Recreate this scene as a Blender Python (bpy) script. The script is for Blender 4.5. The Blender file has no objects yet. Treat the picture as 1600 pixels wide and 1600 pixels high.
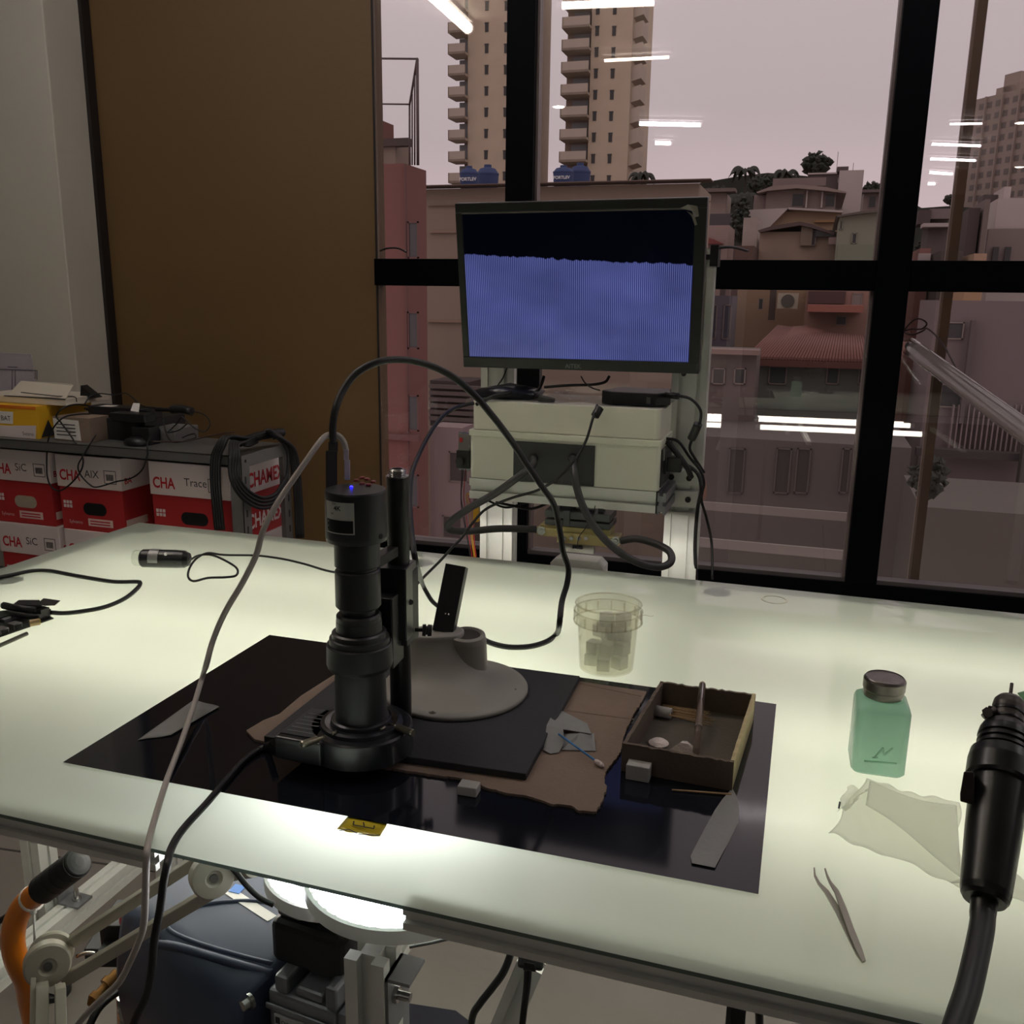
import bpy, bmesh, math, random
from mathutils import Vector, Matrix
random.seed(7)
SC = bpy.context.scene
V = Vector
# ------------------------------------------------------------------ camera
FPX = 1436.0
CAM = V((0, 0, 1.42))
RM = Matrix(((0.95207516, -0.08274011, 0.29446046),
             (0.30556755, 0.21491084, -0.92760002),
             (0.01346698, 0.9731225, 0.22989397)))
cd = bpy.data.cameras.new('camera'); co = bpy.data.objects.new('camera', cd)
SC.collection.objects.link(co)
co.matrix_world = Matrix.Translation(CAM) @ RM.to_4x4()
cd.sensor_fit = 'HORIZONTAL'; cd.sensor_width = 36.0; cd.lens = 36.0 * FPX / 1600.0
cd.clip_start = 0.02; cd.clip_end = 2000
SC.camera = co
# ------------------------------------------------------------------ world, exposure
SC.view_settings.view_transform = 'Standard'; SC.view_settings.look = 'None'
SC.view_settings.exposure = 0.0; SC.view_settings.gamma = 1.0
SC.view_settings.use_curve_mapping = False
SC.cycles.use_denoising = True
SC.cycles.max_bounces = 10; SC.cycles.transparent_max_bounces = 24
SC.cycles.caustics_reflective = False; SC.cycles.caustics_refractive = False
SC.cycles.sample_clamp_indirect = 6.0
w = bpy.data.worlds.new('overcast_sky'); SC.world = w; w.use_nodes = True
nt = w.node_tree; nt.nodes.clear()
wo = nt.nodes.new('ShaderNodeOutputWorld'); bg = nt.nodes.new('ShaderNodeBackground')
tc = nt.nodes.new('ShaderNodeTexCoord'); sx = nt.nodes.new('ShaderNodeSeparateXYZ')
cr = nt.nodes.new('ShaderNodeValToRGB'); nz = nt.nodes.new('ShaderNodeTexNoise')
nz.inputs['Scale'].default_value = 3.0; nz.inputs['Detail'].default_value = 3.0
ma = nt.nodes.new('ShaderNodeMath'); ma.operation = 'MULTIPLY_ADD'
ma.inputs[1].default_value = 0.10
nt.links.new(tc.outputs['Generated'], sx.inputs[0]); nt.links.new(tc.outputs['Generated'], nz.inputs['Vector'])
nt.links.new(nz.outputs[0], ma.inputs[0]); nt.links.new(sx.outputs['Z'], ma.inputs[2])
nt.links.new(ma.outputs[0], cr.inputs[0])
e = cr.color_ramp.elements
e[0].position = 0.0; e[0].color = (.62, .52, .52, 1)
e[1].position = 1.0; e[1].color = (.74, .68, .68, 1)
for p, c in ((.12, (.66, .54, .56)), (.22, (.52, .455, .47)), (.32, (.55, .485, .50)), (.45, (.68, .60, .61))):
    q = e.new(p); q.color = c + (1,)
nt.links.new(cr.outputs[0], bg.inputs[0]); nt.links.new(bg.outputs[0], wo.inputs[0])
bg.inputs[1].default_value = 1.16
TUBE_L = 23.0       # ceiling fittings
LED_L = 10.5        # tubes below the table glass
PANEL_L = 9.0
# ------------------------------------------------------------------ pixel -> place
def ray(px, py):
    return RM @ V((px - 800.0, 800.0 - py, -FPX))
def G(px, py, z):
    d = ray(px, py); return CAM + d * ((z - CAM.z) / d.z)
TZ = 0.90
def T(px, py, h=0.0): return G(px, py, TZ + h)
def YP(px, py, y):
    d = ray(px, py); return CAM + d * (y / d.y)
def XP(px, py, x):
    d = ray(px, py); return CAM + d * (x / d.x)
def D(px, py, dep):
    return CAM + ray(px, py) * (dep / FPX)
WT = math.radians(2.2447)
WN = V((-math.sin(WT), math.cos(WT), 0)); WX = V((math.cos(WT), math.sin(WT), 0))
WD = 3.15
def W(px, py, off=0.0):
    d = ray(px, py); return CAM + d * ((WD + off) / WN.dot(d))
def wpt(u, z, off=0.0): return WX * u + WN * (WD + off) + V((0, 0, z))
def depth(p): return -(RM.transposed() @ (p - CAM)).z
def proj(p):
    q = RM.transposed() @ (p - CAM); return 800 + FPX * q.x / -q.z, 800 - FPX * q.y / -q.z
def zat(b, py):
    q = RM.transposed() @ (V((b.x, b.y, 0)) - CAM); k = RM.transposed() @ V((0, 0, 1))
    s = (800 - py) / FPX
    return -(q.y + s * q.z) / (k.y + s * k.z)
def rad(b, z, wpx): return wpx * 0.5 / FPX * depth(V((b.x, b.y, z)))
# ------------------------------------------------------------------ materials
def lin(c):
    r = []
    for v in c[:3]:
        v = v / 255.0
        r.append(v / 12.92 if v <= .04045 else ((v + .055) / 1.055) ** 2.4)
    return tuple(r) + (1,)
MC = {}
def mat(name, col, rough=.5, metal=0.0, var=.12, scale=20, bump=0.0, bscale=80, coat=0.0, spec=.5, trans=None, emit=None):
    if name in MC: return MC[name]
    m = bpy.data.materials.new(name); m.use_nodes = True; t = m.node_tree
    b = t.nodes['Principled BSDF']
    tcn = t.nodes.new('ShaderNodeTexCoord')
    n = t.nodes.new('ShaderNodeTexNoise'); n.inputs['Scale'].default_value = scale; n.inputs['Detail'].default_value = 4
    t.links.new(tcn.outputs['Object'], n.inputs['Vector'])
    mx = t.nodes.new('ShaderNodeMix'); mx.data_type = 'RGBA'
    c = lin(col)
    mx.inputs[6].default_value = tuple(x * (1 - var) for x in c[:3]) + (1,)
    mx.inputs[7].default_value = tuple(min(1, x * (1 + var)) for x in c[:3]) + (1,)
    t.links.new(n.outputs[0], mx.inputs[0]); t.links.new(mx.outputs[2], b.inputs['Base Color'])
    b.inputs['Roughness'].default_value = rough; b.inputs['Metallic'].default_value = metal
    b.inputs['Specular IOR Level'].default_value = spec
    if coat: b.inputs['Coat Weight'].default_value = coat; b.inputs['Coat Roughness'].default_value = .05
    if bump:
        n2 = t.nodes.new('ShaderNodeTexNoise'); n2.inputs['Scale'].default_value = bscale; n2.inputs['Detail'].default_value = 5
        t.links.new(tcn.outputs['Object'], n2.inputs['Vector'])
        bp = t.nodes.new('ShaderNodeBump'); bp.inputs['Strength'].default_value = bump; bp.inputs['Distance'].default_value = .01
        t.links.new(n2.outputs[0], bp.inputs['Height']); t.links.new(bp.outputs[0], b.inputs['Normal'])
    if trans:   # thin material that lets light through: share of translucent
        tr = t.nodes.new('ShaderNodeBsdfTranslucent'); t.links.new(mx.outputs[2], tr.inputs[0])
        ms = t.nodes.new('ShaderNodeMixShader'); ms.inputs[0].default_value = trans
        t.links.new(b.outputs[0], ms.inputs[1]); t.links.new(tr.outputs[0], ms.inputs[2])
        t.links.new(ms.outputs[0], t.nodes['Material Output'].inputs[0])
    MC[name] = m; return m
def emitter(name, col, L):
    m = bpy.data.materials.new(name); m.use_nodes = True; t = m.node_tree
    b = t.nodes['Principled BSDF']; b.inputs['Base Color'].default_value = (.8, .8, .8, 1)
    b.inputs['Emission Color'].default_value = lin(col); b.inputs['Emission Strength'].default_value = L
    return m
def clear(name, tint, refl=.05, rough=0.0, trl=0.0, trc=None, grz=.85):
    """thin see-through sheet: tinted transparency, mirror reflection that grows at grazing angles"""
    m = bpy.data.materials.new(name); m.use_nodes = True; t = m.node_tree; t.nodes.clear()
    o = t.nodes.new('ShaderNodeOutputMaterial'); lw = t.nodes.new('ShaderNodeLayerWeight'); lw.inputs[0].default_value = .5
    pw = t.nodes.new('ShaderNodeMath'); pw.operation = 'POWER'; pw.inputs[1].default_value = 5
    t.links.new(lw.outputs['Facing'], pw.inputs[0])
    mu = t.nodes.new('ShaderNodeMath'); mu.operation = 'MULTIPLY_ADD'; mu.inputs[1].default_value = grz; mu.inputs[2].default_value = refl
    t.links.new(pw.outputs[0], mu.inputs[0])
    tr = t.nodes.new('ShaderNodeBsdfTransparent'); tr.inputs[0].default_value = tuple(tint) + (1,)
    gl = t.nodes.new('ShaderNodeBsdfGlossy'); gl.inputs['Roughness'].default_value = rough
    base = tr
    if trl:
        tl = t.nodes.new('ShaderNodeBsdfTranslucent'); tl.inputs[0].default_value = tuple(trc or tint) + (1,)
        df = t.nodes.new('ShaderNodeBsdfDiffuse'); df.inputs[0].default_value = tuple(trc or tint) + (1,)
        m1 = t.nodes.new('ShaderNodeMixShader'); m1.inputs[0].default_value = .35
        t.links.new(tl.outputs[0], m1.inputs[1]); t.links.new(df.outputs[0], m1.inputs[2])
        m2 = t.nodes.new('ShaderNodeMixShader'); m2.inputs[0].default_value = trl
        t.links.new(tr.outputs[0], m2.inputs[1]); t.links.new(m1.outputs[0], m2.inputs[2]); base = m2
    ms = t.nodes.new('ShaderNodeMixShader'); t.links.new(mu.outputs[0], ms.inputs[0])
    t.links.new(base.outputs[0], ms.inputs[1]); t.links.new(gl.outputs[0], ms.inputs[2])
    t.links.new(ms.outputs[0], o.inputs[0]); MC[name] = m; return m
# ------------------------------------------------------------------ mesh builder
class MB:
    def __init__(s): s.v = []; s.f = []; s.sm = []; s.mi = []; s.uv = None; s.cur = 0
    def add(s, vs, fs, smooth=False):
        o = len(s.v); s.v += [V(v) for v in vs]
        for f in fs: s.f.append([i + o for i in f]); s.sm.append(smooth); s.mi.append(s.cur)
        return s
    def hexa(s, b, t):      # b, t: four points each
        return s.add(list(b) + list(t), [(3, 2, 1, 0), (4, 5, 6, 7), (0, 1, 5, 4), (1, 2, 6, 5), (2, 3, 7, 6), (3, 0, 4, 7)])
    def box(s, lo, hi, M=None):
        x0, y0, z0 = lo; x1, y1, z1 = hi
        b = [V((x0, y0, z0)), V((x1, y0, z0)), V((x1, y1, z0)), V((x0, y1, z0))]
        t = [V((p.x, p.y, z1)) for p in b]
        if M: b = [M @ p for p in b]; t = [M @ p for p in t]
        return s.hexa(b, t)
    def rbox(s, lo, hi, r, M=None, k=3):   # box with rounded vertical edges and a small top bevel
        x0, y0, z0 = lo; x1, y1, z1 = hi; pts = []
        for cx, cy, a in ((x1 - r, y1 - r, 0), (x0 + r, y1 - r, 90), (x0 + r, y0 + r, 180), (x1 - r, y0 + r, 270)):
            for i in range(k + 1):
                g = math.radians(a + 90 * i / k); pts.append((cx + r * math.cos(g), cy + r * math.sin(g)))
        return s.loft([[V((x, y, z)) for x, y in pts] for z in (z0, z1)], M=M)
    def loft(s, rings, M=None, caps=True, smooth=False, closed=True):
        n = len(rings[0]); vs = [p for r in rings for p in r]
        if M: vs = [M @ V(p) for p in vs]
        fs = []
        for k in range(len(rings) - 1):
            for i in range(n if closed else n - 1):
                j = (i + 1) % n; fs.append((k * n + i, k * n + j, (k + 1) * n + j, (k + 1) * n + i))
        s.add(vs, fs, smooth)
        if caps:
            o = len(s.v) - len(vs)
            s.f.append([o + i for i in reversed(range(n))]); s.sm.append(False); s.mi.append(s.cur)
            s.f.append([o + (len(rings) - 1) * n + i for i in range(n)]); s.sm.append(False); s.mi.append(s.cur)
        return s
    def cyl(s, p0, p1, r0, r1=None, seg=16, caps=True, smooth=True):
        r1 = r0 if r1 is None else r1; p0 = V(p0); p1 = V(p1)
        ax = (p1 - p0).normalized(); u = ax.orthogonal().normalized(); v = ax.cross(u)
        R = []
        for p, r in ((p0, r0), (p1, r1)):
            R.append([p + (u * math.cos(2 * math.pi * i / seg) + v * math.sin(2 * math.pi * i / seg)) * r for i in range(seg)])
        return s.loft(R, caps=caps, smooth=smooth)
    def lathe(s, c, prof, seg=32, ax=V((0, 0, 1)), caps=True, ang=1.0):  # prof: (dist along axis, radius); sharp where repeated
        ax = V(ax).normalized(); u = ax.orthogonal().normalized(); v = ax.cross(u); c = V(c)
        for a, b in zip(prof[:-1], prof[1:]):
            R = [[c + ax * z + (u * math.cos(2 * math.pi * i / seg) + v * math.sin(2 * math.pi * i / seg)) * max(r, 1e-5)
                  for i in range(seg)] for z, r in (a, b)]
            s.loft(R, caps=False, smooth=True)
        if caps:
            for (z, r), rev in ((prof[0], True), (prof[-1], False)):
                if r > 1e-4:
                    P = [c + ax * z + (u * math.cos(2 * math.pi * i / seg) + v * math.sin(2 * math.pi * i / seg)) * r for i in range(seg)]
                    s.add(P, [tuple(reversed(range(seg))) if rev else tuple(range(seg))])
        return s
    def prism(s, poly, z0, z1, M=None):
        return s.loft([[V((p[0], p[1], z)) for p in poly] for z in (z0, z1)], M=M)
    def sweep(s, poly, o, ux, uy, ext):   # 2D outline in (ux, uy) at o, pushed along ext
        a = [o + ux * p[0] + uy * p[1] for p in poly]
        return s.loft([a, [q + ext for q in a]])
    def tube(s, pts, r, seg=8, sub=6, smooth=True, r_end=None):
        P = spline(pts, sub); n = len(P); R = []; u = None
        for i, p in enumerate(P):
            t = (P[min(i + 1, n - 1)] - P[max(i - 1, 0)]).normalized()
            if u is None: u = t.orthogonal().normalized()
            u = (u - t * u.dot(t)); u = u.normalized() if u.length > 1e-6 else t.orthogonal().normalized()
            v = t.cross(u); rr = r if r_end is None else r + (r_end - r) * i / (n - 1)
            R.append([p + (u * math.cos(2 * math.pi * k / seg) + v * math.sin(2 * math.pi * k / seg)) * rr for k in range(seg)])
        return s.loft(R, smooth=smooth)
def spline(pts, sub=6):
    pts = [V(p) for p in pts]
    if len(pts) < 3 or sub <= 1: return pts
    out = []; E = [pts[0] * 2 - pts[1]] + pts + [pts[-1] * 2 - pts[-2]]
    for i in range(1, len(E) - 2):
        a, b, c, d = E[i - 1:i + 3]
        for k in range(sub):
            t = k / sub
            out.append(.5 * ((2 * b) + (c - a) * t + (2 * a - 5 * b + 4 * c - d) * t * t + (3 * b - a - 3 * c + d) * t ** 3))
    out.append(pts[-1]); return out
WLOC = {}
def link(o, parent=None, wl=V((0, 0, 0))):
    SC.collection.objects.link(o)
    WLOC[o.name] = V(wl)
    if parent: o.parent = parent; o.location = V(wl) - WLOC[parent.name]
    else: o.location = wl
    return o
def obj(name, mb, m, parent=None, bevel=0.0, kind=None, sub=0):
    """link the gathered shapes as ONE mesh object with its origin at its own foot"""
    me = bpy.data.meshes.new(name)
    xs = [v.x for v in mb.v]; ys = [v.y for v in mb.v]; zs = [v.z for v in mb.v]
    c = V(((min(xs) + max(xs)) / 2, (min(ys) + max(ys)) / 2, min(zs)))
    me.from_pydata([tuple(v - c) for v in mb.v], [], mb.f)
    me.polygons.foreach_set('use_smooth', mb.sm)
    ms = m if isinstance(m, (list, tuple)) else [m]
    for q in ms: me.materials.append(q)
    me.polygons.foreach_set('material_index', mb.mi)
    if mb.uv:
        ul = me.uv_layers.new(name='UVMap')
        for p in me.polygons:
            for li, vi in zip(p.loop_indices, p.vertices): ul.data[li].uv = mb.uv.get(vi, (0, 0))
    me.update()
    o = bpy.data.objects.new(name, me); link(o, parent, c)
    if bevel:
        b = o.modifiers.new('bevel', 'BEVEL'); b.width = bevel; b.segments = 2; b.limit_method = 'ANGLE'; b.angle_limit = .7
    if sub:
        b = o.modifiers.new('sub', 'SUBSURF'); b.levels = sub; b.render_levels = sub
    if kind: o['kind'] = kind
    return o
def tag(o, label, cat, group=None):
    o['label'] = label; o['category'] = cat
    if group: o['group'] = group
    return o
def thing(name, label, cat, loc, group=None):
    o = bpy.data.objects.new(name, None); o.empty_display_size = .05
    link(o, None, V(loc)); return tag(o, label, cat, group)
def structure(name, mb, m, bevel=0.0, parent=None):
    o = obj(name, mb, m, parent, bevel)
    if not parent: o['kind'] = 'structure'
    return o
def lettering(s, o, ux, uy, size, m, parent, name='lettering', ext=.0004, bold=False, align='LEFT', shear=0.0, xs=1.0):
    """flat print: text laid on a surface with baseline start o, reading along ux, upwards uy"""
    cu = bpy.data.curves.new('text', 'FONT'); cu.body = s; cu.size = size; cu.align_x = align; cu.resolution_u = 3
    cu.shear = shear
    if bold: cu.offset = size * .025
    tmp = bpy.data.objects.new('text', cu); SC.collection.objects.link(tmp)
    dg = bpy.context.evaluated_depsgraph_get(); me0 = tmp.evaluated_get(dg).to_mesh()
    ux = V(ux).normalized(); uy = V(uy); uy = (uy - ux * uy.dot(ux)).normalized(); n = ux.cross(uy)
    mb = MB(); vs = [o + ux * (v.co.x * xs) + uy * v.co.y + n * ext for v in me0.vertices]
    mb.add(vs, [tuple(p.vertices) for p in me0.polygons])
    bpy.data.objects.remove(tmp); bpy.data.curves.remove(cu)
    if not mb.f: return None
    return obj(name, mb, m, parent)
def decal(name, pts, m, parent, lift=.0006):
    """thin printed label or sticker given by its corner points (counter-clockwise seen from outside)"""
    n = (pts[1] - pts[0]).cross(pts[2] - pts[0]).normalized()
    mb = MB().loft([[p for p in pts], [p + n * lift for p in pts]])
    return obj(name, mb, m, parent)
def sheet(name, outline, z, th, m, parent=None, wob=0.0, seed=0, torn=()):
    """flat sheet with the given outline points (torn edges get jitter)"""
    rnd = random.Random(seed); pts = []
    n = len(outline)
    for i in range(n):
        a = V(outline[i]); b = V(outline[(i + 1) % n]); pts.append(a)
        if i in torn:
            L = (b - a).length; k = max(2, int(L / .0035)); nn = V((-(b - a).y, (b - a).x, 0)).normalized()
            for j in range(1, k): pts.append(a.lerp(b, j / k) + nn * rnd.uniform(-.0010, .0010))
    mb = MB().loft([[V((p.x, p.y, z)) for p in pts], [V((p.x, p.y, z + th)) for p in pts]])
    return obj(name, mb, m, parent)
def drape(name, outline4, nx, ny, zf, th, m, parent=None):
    """thin bent sheet over four corners (a b c d), height given by zf(u, v)"""
    a, b, c, d = [V(p) for p in outline4]; vs = []; 
    for s_ in (0, 1):
        for j in range(ny + 1):
            for i in range(nx + 1):
                u = i / nx; v = j / ny
                p = a.lerp(b, u).lerp(d.lerp(c, u), v); dx, dy, dz = zf(u, v)
                vs.append(p + V((dx, dy, dz + s_ * th)))
    N = (nx + 1) * (ny + 1); fs = []
    for j in range(ny):
        for i in range(nx):
            q = j * (nx + 1) + i; fs.append((q + 1, q, q + nx + 1, q + nx + 2)); fs.append((N + q, N + q + 1, N + q + nx + 2, N + q + nx + 1))
    for i in range(nx):
        for q, r in ((i, i + 1), (N - 1 - i, N - 2 - i)): fs.append((q, r, N + r, N + q))
    for j in range(ny):
        q = j * (nx + 1) + nx; r = q + nx + 1; fs.append((q, r, N + r, N + q))
        q = j * (nx + 1); r = q + nx + 1; fs.append((r, q, N + q, N + r))
    mb = MB(); mb.add(vs, fs, True); return obj(name, mb, m, parent)
def slotted(w_, h_, pitch=.04, sl=.008, dp=.006):
    """outline of an aluminium slot profile w x h, centred"""
    def side(L, fn):
        n = max(1, round(L / pitch)); out = []
        for i in range(n):
            c = -L / 2 + L * (i + .5) / n
            out += [fn(c - sl / 2, 0), fn(c - sl / 2, dp), fn(c + sl / 2, dp), fn(c + sl / 2, 0)]
        return out
    hw, hh = w_ / 2, h_ / 2
    P = [(-hw, -hh)] + side(w_, lambda t, d: (t, -hh + d)) + [(hw, -hh)] + side(h_, lambda t, d: (hw - d, t)) \
        + [(hw, hh)] + side(w_, lambda t, d: (-t, hh - d)) + [(-hw, hh)] + side(h_, lambda t, d: (-hw + d, -t))
    return P
def profile(mb, p0, p1, w_, h_, up=V((0, 0, 1)), **k):
    p0 = V(p0); p1 = V(p1); ax = (p1 - p0).normalized(); ux = V(up).cross(ax)
    if ux.length < 1e-4: ux = V((1, 0, 0))
    ux.normalize(); uy = ax.cross(ux)
    return mb.sweep(slotted(w_, h_, **k), p0, ux, uy, p1 - p0)
def copy_tree(o, parent=None):
    c = o.copy(); SC.collection.objects.link(c)
    if parent: c.parent = parent
    WLOC[c.name] = WLOC[o.name].copy()
    for ch in list(o.children): copy_tree(ch, c)
    return c
def cable(name, label, pts, r, m, cat='cable', seg=8, sub=6, group=None, parent=None):
    o = obj(name, MB().tube(pts, r, seg, sub), m, parent)
    if not parent: tag(o, label, cat, group)
    return o
# common materials
ALU = mat('brushed_aluminium', (222, 224, 218), .34, .25, .06, 60)
ALUD = mat('dull_aluminium', (140, 142, 145), .45, .7, .08, 60)
STEEL = mat('steel', (190, 190, 188), .25, 1.0, .05)
BLK = mat('black_plastic', (26, 27, 29), .42, 0, .2, 30)
BLKM = mat('black_anodised_metal', (24, 26, 28), .36, .0, .2, 40)
RUB = mat('black_rubber', (22, 23, 25), .5, 0, .2, 40)
WHT = mat('white_plastic', (228, 228, 224), .4)
GREYSTEEL = mat('grey_painted_steel', (112, 112, 110), .5, .1)
CARD = mat('brown_cardboard', (134, 116, 102), .85, 0, .10, 30, .15, 200)
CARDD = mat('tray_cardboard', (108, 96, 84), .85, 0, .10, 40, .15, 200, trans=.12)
REDP = mat('red_carton', (176, 44, 46), .6, 0, .06, 8)
WHP = mat('white_carton', (226, 214, 212), .65, 0, .05, 8)
REDT = mat('red_print', (190, 34, 44), .6)
DKP = mat('dark_print', (50, 48, 52), .6)
PAPER = mat('white_paper', (226, 224, 220), .75, 0, .04)
TAPE = mat('frosted_tape', (158, 160, 158), .5, 0, .05, 60, .1, 150, trans=.25)
BRASS = mat('brass', (206, 178, 84), .35, .7, .12, 60)
# ================================================================== THE SETTING
CON = mat('concrete_floor', (132, 126, 120), .7, 0, .22, 2.2, .2, 14)
WALLM = mat('white_paint', (206, 202, 190), .7, 0, .06, 3, .1, 30)
ROOMW = mat('grey_room_wall', (150, 146, 140), .8, 0, .05, 3)
BROWN = mat('brown_board', (108, 84, 50), .62, 0, .08, 1.5, .08, 60)
FRAME = mat('black_window_frame', (3, 5, 9), .5, 0, .1, 10, spec=.05)
FRAMEL = mat('aluminium_window_bead', (120, 108, 104), .4, .4)
UPH = 3.0
structure('floor', MB().box((-5.2, -9.6, -.1), (6, 3.4, 0)), CON)
structure('ceiling', MB().box((-5.2, -9.6, UPH), (6, 3.4, UPH + .1)), WALLM)
structure('wall_left', MB().box((-5.3, -9.6, 0), (-5.2, 3.4, UPH)), ROOMW)
structure('wall_right', MB().box((6, -9.6, 0), (6.1, 3.4, UPH)), ROOMW)
structure('wall_back', MB().box((-5.2, -9.7, 0), (6, -9.6, UPH)), ROOMW)
def wbox(u0, u1, z0, z1, o0, o1): 
    b = [wpt(u0, z0, o0), wpt(u1, z0, o0), wpt(u1, z0, o1), wpt(u0, z0, o1)]
    return b, [V((p.x, p.y, z1)) for p in b]
def ub(px, py=400): return W(px, py).dot(WX)
uL = W(592, 400).dot(WX); uA0 = W(799, 0).dot(WX); uA1 = W(843, 0).dot(WX)
uB0 = W(1410, 0).dot(WX); uB1 = W(1466, 0).dot(WX); uR = 3.4
ZS, ZT0, ZT1, ZH = .505, 1.447, 1.538, 2.92
BE = 0
structure('wall_window_sill', MB().hexa(*wbox(-5.2, 6, 0, .36, -.05, .16)), mat('dark_wall_below_window', (60, 60, 64), .7))
# outer frame of the glazing and its bars
f = MB()
for a in ((uL, uR, .36, ZS, -.04, .06), (uL, uR, ZH, UPH, -.04, .06), (uR - .1, uR, ZS, ZH, -.04, .06)):
    f.hexa(*wbox(*a))
win = obj('window_1', f, FRAME, None, .002); win['kind'] = 'structure'
obj('mullion', MB().hexa(*wbox(uA0, uA1, ZS, ZH, -.05, .05)), FRAME, win, .002)
obj('mullion', MB().hexa(*wbox(uB0, uB1, ZS, ZH, -.05, .05)), FRAME, win, .002)
u3 = uB1 + (uB0 - uA1)
obj('mullion', MB().hexa(*wbox(u3, u3 + .1, ZS, ZH, -.05, .05)), FRAME, win, .002)
for a, b in ((uL, uA0), (uA1, uB0), (uB1, u3), (u3 + .1, uR - .1)):
    obj('transom', MB().hexa(*wbox(a, b, ZT0, ZT1, -.045, .045)), FRAME, win, .002)
# light metal beads beside the glass
for u, s_ in ((uA1, 1), (uB0, -1), (uB1, 1)):
    for z0, z1 in ((ZS, ZT0), (ZT1, ZH)):
        if s_ > 0 and u == uB1: continue
        obj('glazing_bead', MB().hexa(*wbox(min(u, u + s_ * .009), max(u, u + s_ * .009), z0, z1, -.02, .02)), FRAMEL, win)
for a, b in ((uL, uA0), (uA1, uB0), (uB1, u3)):
    obj('glazing_bead', MB().hexa(*wbox(a, b, ZS, ZS + .014, -.03, .02)), mat('dark_grey_bead', (70, 64, 64), .5, .2), win)
GLASS = clear('window_glass', (.955, .925, .925), .085, 0.0, grz=.85)
PX = []
for a, b in ((uL, uA0), (uA1 + .009, uB0 - .009), (uB1, u3), (u3 + .1, uR - .1)):
    for z0, z1 in ((ZS + .014, ZT0), (ZT1, ZH)):
        obj('pane', MB().hexa(*wbox(a, b, z0, z1, -.003, .003)), GLASS, win)
# the wide brown board that closes the wall left of the window
xc = XP(147, 0, -2.62)
BRx0 = -2.62; 
bb, tt = wbox(BRx0 - .1, uL, 0, UPH, -.016, .06)
structure('wall_brown_board', MB().hexa(bb, tt), BROWN, .002)
structure('trim_1', MB().hexa(*wbox(uL - .004, uL + .003, 0, UPH, -.020, -.0165)), mat('dark_joint', (30, 24, 20), .7))
structure('trim_2', MB().box((BRx0 + .0005, 2.99, 0), (BRx0 + .016, 3.03, UPH)), MC['dark_joint'])
structure('wall_left_column', MB().box((-5.2, 2.82, 0), (BRx0, 3.20, UPH)), WALLM, .004)
# printed drawing fixed to the column
dr = [YP(-60, 568, 2.818), YP(46, 572, 2.818)]
xa, xb = dr[0].x, YP(45, 600, 2.818).x
z1 = YP(20, 572, 2.818).z; z0 = YP(20, 640, 2.818).z
dw = obj('technical_drawing', MB().box((xa, 2.813, z0 - .12), (xb + .03, 2.8185, z1 + .05)), mat('drawing_paper', (196, 190, 198), .7))
tag(dw, 'pale printed technical drawing fixed to the white column above the yellow box', 'poster')
lm = mat('drawing_ink', (105, 102, 118), .7)
lb = MB()
def ln(px0, py0, px1, py1, w_=.003):
    a = YP(px0, py0, 2.8125); b = YP(px1, py1, 2.8125); d = (b - a).normalized(); n = V((0, -1, 0)).cross(d) * w_ / 2
    lb.loft([[a - n, b - n, b + n, a + n], [q + V((0, -.0008, 0)) for q in (a - n, b - n, b + n, a + n)]])
for q in ((-30, 576, 58, 579), (58, 579, 58, 593), (-30, 610, 30, 613), (24, 578, 24, 612), (55, 579, 55, 592), (12, 573, 28, 574), (-20, 620, 28, 622), (19, 578, 19, 611), (-5, 578, -5, 611)):
    ln(*q)
obj('drawing_lines', lb, lm, dw)
# grooves cut in the floor slab are darker joints
jm = mat('floor_joint', (70, 66, 62), .8)
for k, (a, b) in enumerate((((-3, 1.5), (.6, 1.9)), ((-3, 1.95), (1.2, 2.2)), ((.4, .2), (.2, 3.0)))):
    d = (V((b[0], b[1], 0)) - V((a[0], a[1], 0))).normalized(); n = V((-d.y, d.x, 0)) * .003
    p = V((a[0], a[1], .0)); q = V((b[0], b[1], 0))
    st = MB().loft([[p - n, q - n, q + n, p + n], [s_ + V((0, 0, .0012)) for s_ in (p - n, q - n, q + n, p + n)]])
    structure('trim_%d' % (3 + k), st, jm)
# ceiling light fittings, the ones mirrored in the window glass
def refl(px, py, H):
    d = ray(px, py); t = WD / WN.dot(d); p = CAM + d * t; r = d - WN * (2 * WN.dot(d)); return p + r * ((H - p.z) / r.z)
TM = emitter('led_tube_glow', (255, 246, 250), TUBE_L); TMW = emitter('warm_tube_glow', (255, 240, 222), TUBE_L)
CAP = mat('lamp_cap', (200, 200, 200), .5)
def fitting(a, b, r, m, label, group):
    a = V((a.x, a.y, UPH - .055)); b = V((b.x, b.y, UPH - .055)); d = (b - a).normalized()
    t = thing('ceiling_light', label, 'ceiling light', V(((a.x + b.x) / 2, (a.y + b.y) / 2, UPH)), group)
    n = V((-d.y, d.x, 0)) * .03
    obj('housing', MB().hexa([a - n + V((0, 0, .033)), b - n + V((0, 0, .033)), b + n + V((0, 0, .033)), a + n + V((0, 0, .033))],
        [V((q.x, q.y, UPH)) for q in (a - n, b - n, b + n, a + n)]), CAP, t)
    obj('tube', MB().cyl(a + d * .02, b - d * .02, r, seg=12), m, t)
    c = MB().box((-.012, -.03, 0), (.012, .03, .045))
    for q in (a, b):
        obj('end_cap', MB().cyl(q - d * .012 + V((0, 0, 0)), q + d * .02, r * 1.15, seg=12), CAP, t)
H_ = UPH - .055
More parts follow.
